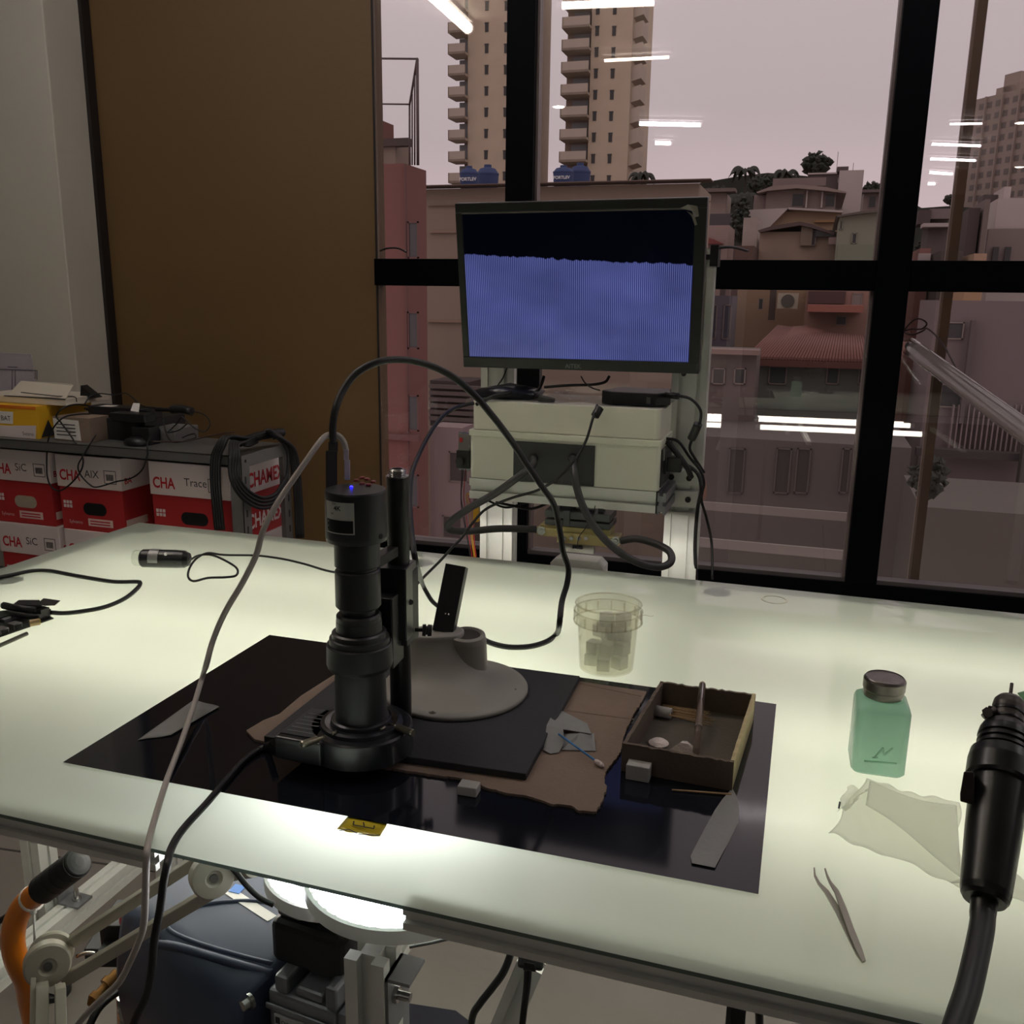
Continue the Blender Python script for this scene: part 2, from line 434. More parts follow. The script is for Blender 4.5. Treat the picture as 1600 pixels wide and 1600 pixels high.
for (p, q, r, m, lb_, g) in (
    ((995, 193), (1097, 195), .019, TM, 'long white ceiling tube mirrored just right of the right tower', None),
    ((1020, 223), (1050, 224), .02, TM, 'short white ceiling tube mirrored under the long one beside the right tower', None),
    ((940, 95), (1050, 89), .009, TMW, 'warm ceiling tube mirrored across the right tower wall', None),
    ((873, 9), (1028, 3), .018, TMW, 'warm ceiling tube mirrored at the top of the middle window pane', None),
    ((640, -40), (732, 45), .03, TMW, 'thick ceiling tube mirrored slanting at the top of the left window pane', None),
    ((1480, 194), (1538, 193), .009, TM, 'ceiling tube topmost of the stack mirrored in the right window pane', None),
    ((1452, 225), (1534, 228), .013, TM, 'ceiling tube second from top of the stack mirrored in the right pane', None),
    ((1450, 248), (1526, 251), .014, TM, 'ceiling tube third from top of the stack mirrored in the right pane', None),
    ((1449, 269), (1489, 272), .017, TM, 'ceiling tube fourth from top of the stack mirrored in the right pane', None),
    ((1447, 287), (1463, 287), .018, TM, 'shortest ceiling tube, lowest of the stack mirrored in the right pane', None)):
    fitting(refl(p[0], p[1], H_), refl(q[0], q[1], H_), r, m, lb_, g)
for (x, y) in ((-1.7, 1.7), (.4, 1.9), (2.2, 1.5), (3.9, 1.5)):  # unseen fill tubes, added to brighten the room, clear of the window reflections
    fitting(V((x - .6, y, 0)), V((x + .6, y, 0)), .022, TM, 'added white fill tube under the ceiling, outside the view', 'added fill tubes over the room')
# round lamps far back in the room, mirrored as bright spots
for p, lb_ in (((1593, 261), 'round ceiling lamp mirrored bright over the grey apartment block'), ((1596, 192), 'small round ceiling lamp mirrored at the right edge above the others'), ((1517, 307), 'small round ceiling lamp mirrored low beside the outside pole'), ((873, 167), 'small round ceiling lamp mirrored beside the balconies of the right tower')):
    q = refl(p[0], p[1], UPH - .03)
    if q.y < -9.4: continue
    t = thing('round_lamp', lb_, 'ceiling light', V((q.x, q.y, UPH)))
    obj('rim', MB().lathe((q.x, q.y, UPH - .03), [(0, .06), (.03, .07)], 20), CAP, t)
    obj('diffuser', MB().lathe((q.x, q.y, UPH - .036), [(0, .04), (.006, .052)], 20), TMW, t)
# ================================================================== LIGHT TABLE
TX0, TX1, TY0, TY1 = T(0, 888).x, 1.30, T(300, 1340).y, T(1180, 916).y
TX0 = (T(0, 888).x + T(203, 822).x) / 2
m = bpy.data.materials.new('frosted_glass'); m.use_nodes = True; t_ = m.node_tree; t_.nodes.clear()
o_ = t_.nodes.new('ShaderNodeOutputMaterial')
tl = t_.nodes.new('ShaderNodeBsdfTranslucent'); tl.inputs[0].default_value = (.84, .88, .75, 1)
df = t_.nodes.new('ShaderNodeBsdfDiffuse'); df.inputs[0].default_value = (.66, .74, .68, 1)
m1 = t_.nodes.new('ShaderNodeMixShader'); m1.inputs[0].default_value = .42
t_.links.new(tl.outputs[0], m1.inputs[1]); t_.links.new(df.outputs[0], m1.inputs[2])
lw = t_.nodes.new('ShaderNodeLayerWeight'); pw = t_.nodes.new('ShaderNodeMath'); pw.operation = 'POWER'; pw.inputs[1].default_value = 5
mu = t_.nodes.new('ShaderNodeMath'); mu.operation = 'MULTIPLY_ADD'; mu.inputs[1].default_value = .9; mu.inputs[2].default_value = .04
t_.links.new(lw.outputs['Facing'], pw.inputs[0]); t_.links.new(pw.outputs[0], mu.inputs[0])
gl = t_.nodes.new('ShaderNodeBsdfGlossy'); gl.inputs['Roughness'].default_value = .0
m2 = t_.nodes.new('ShaderNodeMixShader'); t_.links.new(mu.outputs[0], m2.inputs[0])
t_.links.new(m1.outputs[0], m2.inputs[1]); t_.links.new(gl.outputs[0], m2.inputs[2]); t_.links.new(m2.outputs[0], o_.inputs[0])
FROST = m
CLR = clear('clear_under_face', (.97, .99, .97), .0, grz=0)
GEDGE = mat('green_glass_edge', (96, 112, 104), .3, trans=.1)
tab = thing('light_table', 'large frosted glass light table on an aluminium frame, glowing from tubes beneath', 'table', ((TX0 + TX1) / 2, (TY0 + TY1) / 2, 0))
gmb = MB(); GT = .004
b = [V((TX0, TY0, TZ - GT)), V((TX1, TY0, TZ - GT)), V((TX1, TY1, TZ - GT)), V((TX0, TY1, TZ - GT))]
t4 = [V((p.x, p.y, TZ)) for p in b]
gmb.add(t4, [(0, 1, 2, 3)]); gmb.cur = 1; gmb.add(b, [(3, 2, 1, 0)]); gmb.cur = 2
gmb.add(b + t4, [(0, 1, 5, 4), (1, 2, 6, 5), (2, 3, 7, 6), (3, 0, 4, 7)])
obj('glass_top', gmb, [FROST, CLR, GEDGE], tab)
zr = TZ - GT - .017
def rail(p0, p1, w_=.03, h_=.03, name='rail', up=V((0, 0, 1)), m=ALU):
    return obj(name, profile(MB(), p0, p1, w_, h_, up), m, tab)
zf_ = TZ - GT - .0115
rail((TX0 + .02, TY0 + .0125, zf_), (-.56, TY0 + .0125, zf_), .02, .022, up=V((0, 0, 1))); rail((-.30, TY0 + .0125, zf_), (TX1 - .02, TY0 + .0125, zf_), .02, .022)
rail((TX0 + .02, TY1 - .03, zr), (TX1 - .02, TY1 - .03, zr))
rail((TX0 + .035, TY0 + .05, zr), (TX0 + .035, TY1 - .05, zr)); rail((TX1 - .035, TY0 + .05, zr), (TX1 - .035, TY1 - .05, zr))
# lower frame
lgL = XP(75, 1422, TX0 + .06); zl = lgL.z
print('low rail', lgL, XP(75, 1305, TX0 + .06))
yl = lgL.y
for x in (TX0 + .055, TX1 - .055):
    for y in (yl, TY1 - .06):
        if x < 0 or y > 1: obj('leg', profile(MB(), (x, y, .02), (x, y, zr - .015), .045, .045, V((0, 1, 0))), ALU, tab)
        obj('foot', MB().lathe((x, y, 0), [(0, .03), (.012, .03), (.02, .012)], 16), BLK, tab)
# centre leg
cl = D(583, 1480, .965); clx, cly = cl.x, cl.y
obj('leg', profile(MB(), (clx, cly, .02), (clx, cly, .75), .045, .045, V((0, 1, 0)), pitch=.045, sl=.016, dp=.012), ALU, tab)
obj('foot', MB().lathe((clx, cly, 0), [(0, .03), (.012, .03), (.02, .012)], 16), BLK, tab)
# lower side rail running to the back, and cross rails
zl2 = zl + .0
obj('lower_rail', profile(MB(), (lgL.x + .05, TY0 - .45, zl2), (lgL.x + .05, TY1, zl2), .04, .045, V((0, 0, 1))), ALU, tab)
obj('cross_rail', profile(MB(), (clx, cly + .024, .72), (clx, TY1 - .05, .72), .03, .03), ALU, tab)
# little corner bracket and bolt on the lower rail
bk = XP(118, 1385, TX0 + .12)
obj('corner_bracket', MB().box((bk.x - .03, bk.y - .02, bk.z - .035), (bk.x + .02, bk.y + .02, bk.z - .030)).box((bk.x - .03, bk.y - .02, bk.z - .03), (bk.x - .026, bk.y + .02, bk.z + .005)), ALUD, tab)
obj('bolt', MB().lathe((bk.x, bk.y, bk.z - .03), [(0, .009), (.006, .009), (.006, .005), (.022, .005)], 8), STEEL, tab)
# centre bracket with bolt beside the centre leg
cb = D(612, 1492, .86)
obj('corner_bracket', MB().box((clx + .022, cly - .02, .66), (clx + .026, cly + .02, .735)).box((clx + .022, cly - .02, .731), (clx + .05, cly + .02, .735)), ALUD, tab)
obj('bolt', MB().lathe((clx + .026, cly - .004, .705), [(0, .009), (.005, .009), (.005, .005), (.018, .005)], 8, V((1, 0, 0))), STEEL, tab)
# rubber pads under the glass, seen through it
PAD = mat('grey_rubber_pad', (128, 138, 132), .7)
for px, py, wpx in ((227, 829, 42), (14, 908, 40), (1120, 927, 42), (655, 881, 42)):
    c = T(px, py, -.001); r = wpx / 2 / FPX * depth(c)
    obj('support_pad', MB().lathe((c.x, c.y, TZ - .0035), [(0, r), (.0028, r)], 28), PAD, tab)
c = T(1210, 937, 0); r = 20 / FPX * depth(c)
mbq = MB(); seg = 36; R = []
for rr, zz in ((r, .0), (r, .0006), (r * .86, .0006), (r * .86, .0)):
    R.append([V((c.x + rr * math.cos(6.2832 * i / seg), c.y + rr * math.sin(6.2832 * i / seg), TZ + zz)) for i in range(seg)])
mbq.loft(R, caps=False); obj('glue_ring', mbq, mat('dried_glue', (206, 208, 186), .5), tab)
# tubes below the glass
LEDM = emitter('table_led_glow', (255, 249, 236), LED_L)
def table_tube(x0, x1, y, z, label, slant=0.0):
    t = thing('led_tube', label, 'lamp', ((x0 + x1) / 2, y, z))
    a = V((x0, y, z)); b = V((x1, y + slant, z)); d = (b - a).normalized()
    obj('tube', MB().cyl(a + d * .02, b - d * .02, .013, seg=12), LEDM, t)
    obj('end_cap', MB().cyl(a, a + d * .022, .0138, seg=12), WHT, t); obj('end_cap', MB().cyl(b - d * .022, b, .0138, seg=12), WHT, t)
    obj('clip', MB().box((x0 + .15, y - .016, z - .03), (x0 + .17, y + .016, z - .012)), WHT, t)
ZB = .775
for x0, x1, y, lb_ in ((-1.36, -.19, 1.00, 'glowing tube under the left half of the table glass, nearest the mat'),
    (-1.36, -.19, 1.18, 'glowing tube under the left half of the table glass, middle of three'),
    (-1.36, -.19, 1.42, 'glowing tube under the left half of the table glass, nearest the window'),
    (-.10, .72, .90, 'glowing tube under the right half of the table glass, by the green bottle'),
    (-.10, .72, 1.10, 'glowing tube under the right half of the table glass, middle of three'),
    (-.10, .72, 1.42, 'glowing tube under the right half of the table glass, nearest the window')):
    table_tube(x0, x1, y, ZB, lb_, .0)
for x in (-1.15, -.45, .15, .85):
    obj('cross_bar', profile(MB(), (x, TY0 + .24, ZB - .04), (x, TY1 - .05, ZB - .04), .02, .02, sl=.006, dp=.005), ALU, tab)
# two round white LED lamps on the cross rail
PANM = emitter('round_led_glow', (246, 248, 255), PANEL_L)
def round_lamp(c, r, label):
    t = thing('round_led_lamp', label, 'lamp', c)
    n = 72; mb = MB()
    prof = [(0, r * .80), (.0, r), (.016, r), (.016, r * .955), (.010, r * .95)]
    mb.lathe(c, prof, 64, caps=False); 
    obj('rim', mb, WHT, t)
    obj('back_plate', MB().lathe(c - V((0, 0, .02)), [(0, r * .30), (.008, r * .62), (.02, r * .80)], 48), WHT, t)
    obj('diffuser', MB().lathe(c + V((0, 0, .004)), [(0, r * .95), (.007, r * .95)], 48), PANM, t)
    ribs = MB()
    for i in range(40):
        a = 2 * math.pi * i / 40; d = V((math.cos(a), math.sin(a), 0)); q = c + d * (r * .93); s_ = V((-d.y, d.x, 0)) * .0018
        ribs.hexa([q - s_, q + d * .004 - s_, q + d * .004 + s_, q + s_], [p + V((0, 0, .0145)) for p in (q - s_, q + d * .004 - s_, q + d * .004 + s_, q + s_)])
    obj('rim_teeth', ribs, WHT, t); 
    return t
zc = .785
c1 = G(629, 1373, zc); c2 = G(532, 1359, zc - .03)
round_lamp(V((c1.x, c1.y, zc)), .108, 'large round white LED lamp glowing under the table edge, above the centre leg')
round_lamp(V((c2.x, c2.y, zc - .0175 - .018)), .088, 'round white LED lamp partly behind the large one, above the compressor shroud')
print('round', c1, c2)
# ------------------------------------------------------------------ flat things on the glass
MATM = mat('glossy_black_sheet', (24, 27, 35), .07, 0, .1, 6, spec=.42)
o = obj('black_sheet', MB().loft([[T(98, 1191, h), T(1185, 1397, h), T(1213, 1100, h), T(421, 992, h)] for h in (.0003, .0028)]), [MATM], None)
tag(o, 'large glossy black sheet lying in the middle of the light table', 'sheet')
# cardboard under the pad (ragged)
MZ = TZ + .0030
cb_ = [T(px, py, .0035) for px, py in ((385, 1144), (412, 1128), (437, 1118), (470, 1090), (520, 1058), (600, 1030), (760, 1042), (900, 1066),
      (1010, 1083), (1002, 1100), (990, 1118), (978, 1144), (972, 1165), (970, 1178), (948, 1205), (944, 1224), (948, 1234), (940, 1256), (932, 1271), (905, 1270), (893, 1262), (860, 1259),
      (822, 1246), (790, 1242), (755, 1232), (715, 1218), (680, 1214), (640, 1208), (560, 1196), (460, 1178), (424, 1164), (398, 1158))]
cbo = sheet('cardboard_sheet', list(reversed(cb_)), MZ, .003, CARD, torn=tuple(range(3, 22)), seed=3)
tag(cbo, 'torn piece of brown cardboard lying under the dark square pad', 'cardboard')
for a, b in (((885, 1110), (990, 1124)), ((905, 1068), (1002, 1088))):
    p, q = T(*a, .0062), T(*b, .0062); n = V((-(q - p).y, (q - p).x, 0)).normalized() * .0012
    obj('crease', MB().loft([[p - n, q - n, q + n, p + n], [s_ + V((0, 0, .0005)) for s_ in (p - n * .5, q - n * .5, q + n * .5, p + n * .5)]]), mat('cardboard_crease', (128, 108, 92), .9), cbo)
PADM = mat('dark_foam_pad', (44, 46, 50), .62, 0, .1, 40, .1, 400)
pz0 = TZ + .0062; pz1 = TZ + .0145
pd = [G(px, py, pz1) for px, py in ((412, 1150), (822, 1209), (906, 1056), (585, 1014))]
o = obj('dark_pad', MB().loft([[V((p.x, p.y, z)) for p in pd] for z in (pz0, pz1)]), PADM, None, .001)
tag(o, 'thick dark grey square pad under the pale microscope base', 'pad')
# tape strips, foam cubes, swab
def strip(pxs, h, label, lift=.003, th=.0004, m=TAPE, name='tape_strip', nx=10, seed=1):
    r_ = random.Random(seed); a = [r_.uniform(0, 6) for _ in range(3)]
    pts = [T(px, py, h) for px, py in pxs]
    o = drape(name, pts, nx, 5, lambda u, v: (0, 0, .0003 + lift * (.5 + .5 * math.sin(6 * u + a[0] + 2 * v)) * u * (1 - u * .5)), th, m)
    return o
tag(strip([(215, 1157), (268, 1150), (343, 1106), (303, 1094)], .0032, ''), 'strip of frosted tape stuck on the left of the black sheet', 'tape')
mbt = MB()
cur = [(1138, 1236, 20), (1148, 1258, 33), (1143, 1290, 36), (1122, 1318, 40), (1104, 1350, 42)]
L_, R_ = [], []
for i, (l_, r_) in enumerate((((1142, 1234), (1145, 1233)), ((1128, 1250), (1151, 1245)), ((1117, 1266), (1155, 1262)), ((1105, 1288), (1154, 1284)), ((1092, 1312), (1143, 1308)), ((1079, 1338), (1128, 1335)), ((1081, 1349), (1117, 1356)))):
    hh = .0034 + .0008 * math.sin(i * 1.3); L_.append(T(l_[0], l_[1], hh)); R_.append(T(r_[0], r_[1], hh))
ring = L_ + list(reversed(R_)); ring.reverse()
vs = L_ + R_; n6 = len(L_)
mbt.add(vs + [p + V((0, 0, .0004)) for p in vs], [(i, i + 1, n6 + i + 1, n6 + i) for i in range(n6 - 1)] + [(2 * n6 + i + 1, 2 * n6 + i, 3 * n6 + i, 3 * n6 + i + 1) for i in range(n6 - 1)], True)
tag(obj('tape_strip', mbt, TAPE), 'curved strip of frosted tape curling out below the cardboard tray corner', 'tape')
# crumpled piece behind the swab: three folded facets
tp = thing('crumpled_tape', 'crumpled piece of frosted tape on cardboard under the blue swab', 'tape', T(890, 1150, .006))
H0 = .0065
def facet(pts, nm='fold'):
    q = [T(px, py, H0 + h) for px, py, h in pts]
    obj(nm, MB().loft([q, [p + V((0, 0, .0005)) for p in q]]), TAPE, tp)
facet([(868, 1106, .004), (854, 1134, .010), (880, 1140, .012), (924, 1147, .006), (918, 1131, .003)])
facet([(854, 1134, .010), (849, 1172, .001), (860, 1178, .001), (873, 1176, .001), (882, 1160, .006), (880, 1140, .012)])
facet([(882, 1147, .006), (878, 1172, .0005), (931, 1174, .0005), (928, 1146, .004), (905, 1146, .008)])
# cotton swab
sw = thing('cotton_swab', 'cotton swab with a blue stick lying on the crumpled tape', 'swab', T(905, 1165, .012))
a, b = T(873, 1147, .0185), T(938, 1194, .0095)
obj('stick', MB().cyl(a, b, .0012, seg=10), mat('blue_plastic', (60, 130, 190), .4), sw)
d = (b - a).normalized(); COT = mat('cotton', (232, 220, 216), .95, 0, .05, 100, .3, 500)
obj('cotton_tip', MB().lathe(b - d * .009, [(0, .0012), (.003, .0026), (.008, .0031), (.012, .0026), (.0145, .0008)], 14, d), COT, sw)
FOAM = mat('white_foam', (205, 204, 202), .7, 0, .04, 60, .1, 300, trans=.3)
def foam(px0, py0, px1, py1, hpx, label, h0=.0032, turn=0.0):
    a = T(px0, py0, h0); b = T(px1, py1, h0); d = b - a; L = d.length; n = V((-d.y, d.x, 0)).normalized() * L * .75
    z = zat(a, py0 - hpx) - a.z
    mb = MB().hexa([a, b, b + n, a + n], [p + V((0, 0, z)) for p in (a, b, b + n, a + n)])
    return tag(obj('foam_cube', mb, FOAM, None, .001), label, 'foam')
foam(714, 1242, 744, 1247, 14, 'small white foam cube on the black sheet before the torn cardboard edge')
# upright white tab stuck to the tray front
# yellow tape with a drawn mark
YT = mat('amber_tape', (196, 176, 44), .3, 0, .12, 30, coat=.3)
o = drape('amber_tape', [T(526, 1297, .0003), T(594, 1309, .0003), T(607, 1287, .0003), T(544, 1276, .0003)], 12, 6,
          lambda u, v: (.0008 * math.sin(17 * u), .0012 * math.sin(13 * u + 1) * (1 - v), .0006 + .0006 * math.sin(9 * u) * math.sin(7 * v)), .0003, YT)
tag(o, 'small crinkled piece of amber tape at the front edge of the black sheet', 'tape')
ink = MB()
def inkl(a, b, w_=.0007):
    p, q = T(*a, .0028), T(*b, .0028); n = V((-(q - p).y, (q - p).x, 0)).normalized() * w_
    ink.loft([[p - n, q - n, q + n, p + n], [s_ + V((0, 0, .0003)) for s_ in (p - n, q - n, q + n, p + n)]])
for a, b in (((553, 1283), (552, 1289)), ((552, 1289), (584, 1295)), ((584, 1295), (585, 1290)), ((568, 1285), (569, 1292))): inkl(a, b)
for a, b in (((530, 1298), (545, 1296)), ((545, 1296), (558, 1302)), ((560, 1303), (592, 1306))): inkl(a, b, .0005)
obj('ink_mark', ink, DKP, o)
# ------------------------------------------------------------------ cardboard tray
bz = TZ + .0032
FR_b = G(1144, 1236, bz); th_ = zat(FR_b, 1191) - bz
topz = bz + th_
FLt, FRt, BRt, BLt = [G(px, py, topz) for px, py in ((972, 1161), (1147, 1191), (1181, 1084), (1032, 1064))]
base = [V((p.x, p.y, bz)) for p in (FLt, FRt, BRt, BLt)]
cen = sum(base, V()) / 4
tr = thing('cardboard_tray', 'open brown cardboard tray with a ragged rim holding thin sticks', 'box', cen)
ins = [cen + (p - cen) * (1 - .0045 / (p - cen).length) for p in base]
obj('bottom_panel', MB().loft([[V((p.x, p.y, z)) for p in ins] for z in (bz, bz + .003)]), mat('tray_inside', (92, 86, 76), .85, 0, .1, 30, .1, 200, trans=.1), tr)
rn = random.Random(5)
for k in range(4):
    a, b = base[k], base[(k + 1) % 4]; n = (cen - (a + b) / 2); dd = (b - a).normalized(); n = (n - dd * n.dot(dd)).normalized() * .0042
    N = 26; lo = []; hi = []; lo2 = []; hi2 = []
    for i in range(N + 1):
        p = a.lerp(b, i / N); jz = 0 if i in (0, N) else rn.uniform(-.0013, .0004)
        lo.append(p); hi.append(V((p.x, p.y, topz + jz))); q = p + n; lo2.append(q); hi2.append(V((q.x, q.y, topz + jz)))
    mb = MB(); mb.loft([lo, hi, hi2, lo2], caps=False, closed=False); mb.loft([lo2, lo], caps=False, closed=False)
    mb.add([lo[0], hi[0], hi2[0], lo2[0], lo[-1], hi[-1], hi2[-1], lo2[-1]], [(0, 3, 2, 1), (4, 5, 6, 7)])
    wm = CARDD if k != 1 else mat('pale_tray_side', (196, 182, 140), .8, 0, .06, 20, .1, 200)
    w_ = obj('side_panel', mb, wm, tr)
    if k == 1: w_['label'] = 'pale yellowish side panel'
fp = FLt.lerp(FRt, .12) + V((0, -.003, -.013)); 
# white paper tab on the front panel
ux_ = (base[1] - base[0]).normalized(); nf = V((ux_.y, -ux_.x, 0))
a = base[0].lerp(base[1], .07); wd_ = .026
tab_ = [a + nf * .001 + V((0, 0, th_ * .50)), a + ux_ * wd_ + nf * .001 + V((0, 0, th_ * .50)), a + ux_ * wd_ + nf * .012, a + nf * .012]
o = obj('foam_block', MB().hexa([a + nf * .001, a + ux_ * wd_ + nf * .001, a + ux_ * wd_ + nf * .016, a + nf * .016][::-1],
     [q + V((0, 0, th_ * .52)) for q in (a + nf * .001, a + ux_ * wd_ + nf * .001, a + ux_ * wd_ + nf * .016, a + nf * .016)][::-1]), FOAM, None, .001)
tag(o, 'white foam block standing against the front of the cardboard tray', 'foam')
# contents: bundle of thin wooden sticks, foam, cotton, glass rod
WOOD = mat('pale_wood', (176, 146, 104), .7, 0, .1, 80)
fz = bz + .003
def TT(px, py, h): return G(px, py, fz + h)
r_ = random.Random(4)
for i in range(12):
    s_ = i / 11; p0 = TT(1035 + 10 * s_, 1101 + 16 * s_ , .003 + .003 * (i % 3)); p1 = TT(1106 + r_.uniform(0, 12), 1112 + 22 * s_, .002 + .002 * (i % 2))
    o = obj('wooden_stick', MB().cyl(p0, p1, .0009, .0004, seg=6), WOOD)
    tag(o, 'thin wooden stick in the bundle lying in the cardboard tray', 'stick', 'bundle of thin wooden sticks in the tray')
o = obj('foam_roll', MB().cyl(TT(1024, 1110, .0075), TT(1049, 1115, .0075), .0068, seg=20), FOAM); tag(o, 'white foam roll at the left end of the sticks in the tray', 'foam')
o = obj('cotton_pad', MB().lathe(TT(1029, 1164, .0002), [(0, .010), (.003, .012), (.006, .008), (.007, .001)], 16), COT); tag(o, 'small round white cotton pad in the tray front left corner', 'cotton')
q = TT(1068, 1172, 0)
o = obj('cotton_pad', MB().loft([[q + V((x, y, 0)) for x, y in ((-.016, -.004), (.016, -.008), (.013, .01), (-.008, .008))], [q + V((x, y, .010)) for x, y in ((-.004, -.002), (.006, -.003), (.003, .004), (-.002, .003))]]), COT); tag(o, 'pointed white cotton scrap in the tray beside the glass tube', 'cotton')
gt = thing('glass_tube', 'slim translucent tube leaning upright in the cardboard tray', 'tube', TT(1090, 1176, 0))
p0 = TT(1088, 1174, .006); p1 = D(1098, 1064, depth(TT(1094, 1100, 0)) - .01)
p1 = V((p1.x, p1.y, p1.z)); GTM = clear('cloudy_plastic', (.80, .76, .72), .05, .1, trl=.55, trc=(.55, .46, .40))
dd = (p1 - p0)
obj('tube_body', MB().cyl(p0, p0 + dd * .93, .0042, seg=16), GTM, gt); obj('round_end', MB().lathe(p0 + dd * .93, [(0, .0042), (.003, .0040), (.006, .0024), (.0075, .0004)], 16, dd), mat('tube_stopper', (150, 132, 110), .6), gt)
obj('ring_mark', MB().cyl(p0 + dd * .30, p0 + dd * .34, .0045, seg=16), mat('tube_mark', (120, 104, 92), .5), gt)
# stick in front of the tray
o = obj('wooden_stick', MB().cyl(T(1050, 1234, .0048), T(1143, 1241, .0048), .0009, .0012, seg=8), WOOD); tag(o, 'single thin wooden stick lying in front of the cardboard tray', 'stick')
# ------------------------------------------------------------------ plastic jar with foam cubes
jc = T(947, 1043, .001); rb = 42 / FPX * depth(jc); zt = zat(jc, 941); rt = rad(jc, zt, 106)
PLAS = clear('clear_plastic', (.972, .968, .935), .045, .06, trl=.06, trc=(.80, .78, .62), grz=.6)
PLASR = clear('clear_plastic_rim', (.95, .94, .90), .06, .08, trl=.12, trc=(.72, .70, .60), grz=.7)
jr = thing('plastic_jar', 'round clear plastic jar without a lid, half full of white foam cubes', 'jar', jc)
hj = zt - jc.z; print('jar h', hj, rb, rt)
jb = MB(); P = [(0, rb * .9), (.002, rb), (hj * .80, rt * .93), (hj * .80, rt * .90), (.0035, rb - .0012), (.003, 0.0001)]
jb.lathe(jc, [(0, .0002), (0, rb * .9), (.002, rb), (hj * .995, rt * .93), (hj * .995, rt * .90), (.0035, rb - .0014), (.003, .0002)], 56, caps=False)
obj('jar_body', jb, PLAS, jr)
rm = MB()
for z_, r_o in ((hj * .985, rt * .965), (hj * .88, rt * 1.0), (hj * .72, rt * 1.0)):
    R = []
    for a_ in range(9):
        g = 2 * math.pi * a_ / 8; R.append([jc + V((math.cos(2 * math.pi * i / 56) * (r_o + .0013 * math.cos(g)), math.sin(2 * math.pi * i / 56) * (r_o + .0013 * math.cos(g)), z_ + .0013 * math.sin(g))) for i in range(56)])
    rm.loft(R, caps=False, smooth=True)
obj('rim_bead', rm, PLASR, jr)
obj('rim_band', MB().lathe(jc, [(hj * .72, rt * 1.0), (hj * .86, rt * 1.0)], 56, caps=False), PLASR, jr)
tk = MB()
for a_ in range(0, 360, 24):
    g = math.radians(a_); d = V((math.cos(g), math.sin(g), 0)); s_ = V((-d.y, d.x, 0)) * .0008; q = jc + d * rt * .965 + V((0, 0, hj * .72)); 
    tk.hexa([q - s_, q + d * .003 - s_, q + d * .003 + s_, q + s_], [x + V((0, 0, hj * .14)) for x in (q - s_, q + d * .003 - s_, q + d * .003 + s_, q + s_)])
obj('rim_tab', tk, PLASR, jr)
q = jc + V((rt, 0, hj * .86)); obj('rim_tab', MB().tube([q, q + V((.006, 0, .001)), q + V((.012, 0, 0)), q + V((.016, .002, .001))], .0006), PLASR, jr)
r_ = random.Random(12); k = 0
FCM = clear('translucent_foam_cube', (.97, .97, .95), .02, .4, trl=.62, trc=(.93, .95, .93), grz=.1)
cubes = []
lay = [(0.004, [(-.021, -.004), (.0, -.019), (.020, -.006), (.0, .012), (-.018, .018), (.019, .017)]), (.0235, [(-.017, -.008), (.003, -.009), (.022, -.001), (.0, .016), (.020, .018)]),
       (.043, [(.006, .004), (-.012, .012), (.024, .004)]), (.0625, [(-.002, .004), (.020, .010)]), (.081, [(.006, .006)])]
for z_, ps in lay:
    for x, y in ps:
        if z_ + .018 > hj * .97: continue
        s_ = .0088; M_ = Matrix.Translation(jc + V((x, y, z_ + .0005 + s_))) @ Matrix.Rotation(r_.uniform(-.5, .5), 4, 'Z') @ Matrix.Rotation(r_.uniform(-.06, .06), 4, 'X')
        o = obj('foam_cube', MB().box((-s_, -s_, -s_), (s_, s_, s_), M_), FCM, None, .0012)
        tag(o, 'white foam cube heaped inside the clear plastic jar', 'foam', 'foam cubes in the plastic jar')
# ------------------------------------------------------------------ green bottle
BG = clear('green_plastic', (.58, .84, .74), .05, .08, trl=.70, trc=(.62, .80, .70), grz=.6)
bl, br = T(1329, 1209), T(1414, 1221); dx = (br - bl); wb = dx.length; ub_ = dx.normalized(); vb_ = V((-ub_.y, ub_.x, 0))
bc = (bl + br) / 2 + vb_ * wb * .5 + V((0, 0, .001)); hb = zat(bl, 1103) - TZ
ht = zat(bc, 1060) - TZ
print('bottle', wb, hb, ht)
bo = thing('square_bottle', 'square translucent green bottle with a metal screw cap', 'bottle', bc)
def rsq(h, z_, r_):
    out = []
    for sx_, sy_, a0 in ((1, 1, 0), (-1, 1, 90), (-1, -1, 180), (1, -1, 270)):
        for i in range(5):
            g = math.radians(a0 + 22.5 * i); out.append(bc + ub_ * (sx_ * (h - r_) + r_ * math.cos(g)) + vb_ * (sy_ * (h - r_) + r_ * math.sin(g)) + V((0, 0, z_)))
    return out
hw = wb / 2
obj('body', MB().loft([rsq(hw * .9, 0, .008), rsq(hw, .004, .008), rsq(hw, hb * .90, .008), rsq(hw * .95, hb * .96, .009), rsq(hw * .74, hb * 1.03, .012)], smooth=True), BG, bo)
rc = hw * .76
obj('neck', MB().lathe(bc, [(hb * 1.03, rc * .93), (ht - .004, rc * .93)], 32), BG, bo)
CAPM = mat('dark_steel_cap', (120, 116, 112), .3, .9, .15, 40, .1, 100)
zc0 = hb * 1.04; hc = ht - zc0
obj('screw_cap', MB().lathe(bc, [(zc0, rc * .97), (zc0 + .003, rc), (zc0 + hc * .35, rc), (zc0 + hc * .42, rc * 1.04), (zc0 + hc * .9, rc * 1.04), (ht, rc * .98)], 36)
    .lathe(bc, [(ht, rc * .98), (ht + .001, rc * .93), (ht - .0005, rc * .90), (ht - .0005, .0002)], 36, caps=False), CAPM, bo)
em = MB()
q0 = (bl + br) / 2 + vb_ * -.0004 + V((0, 0, hb * .28))
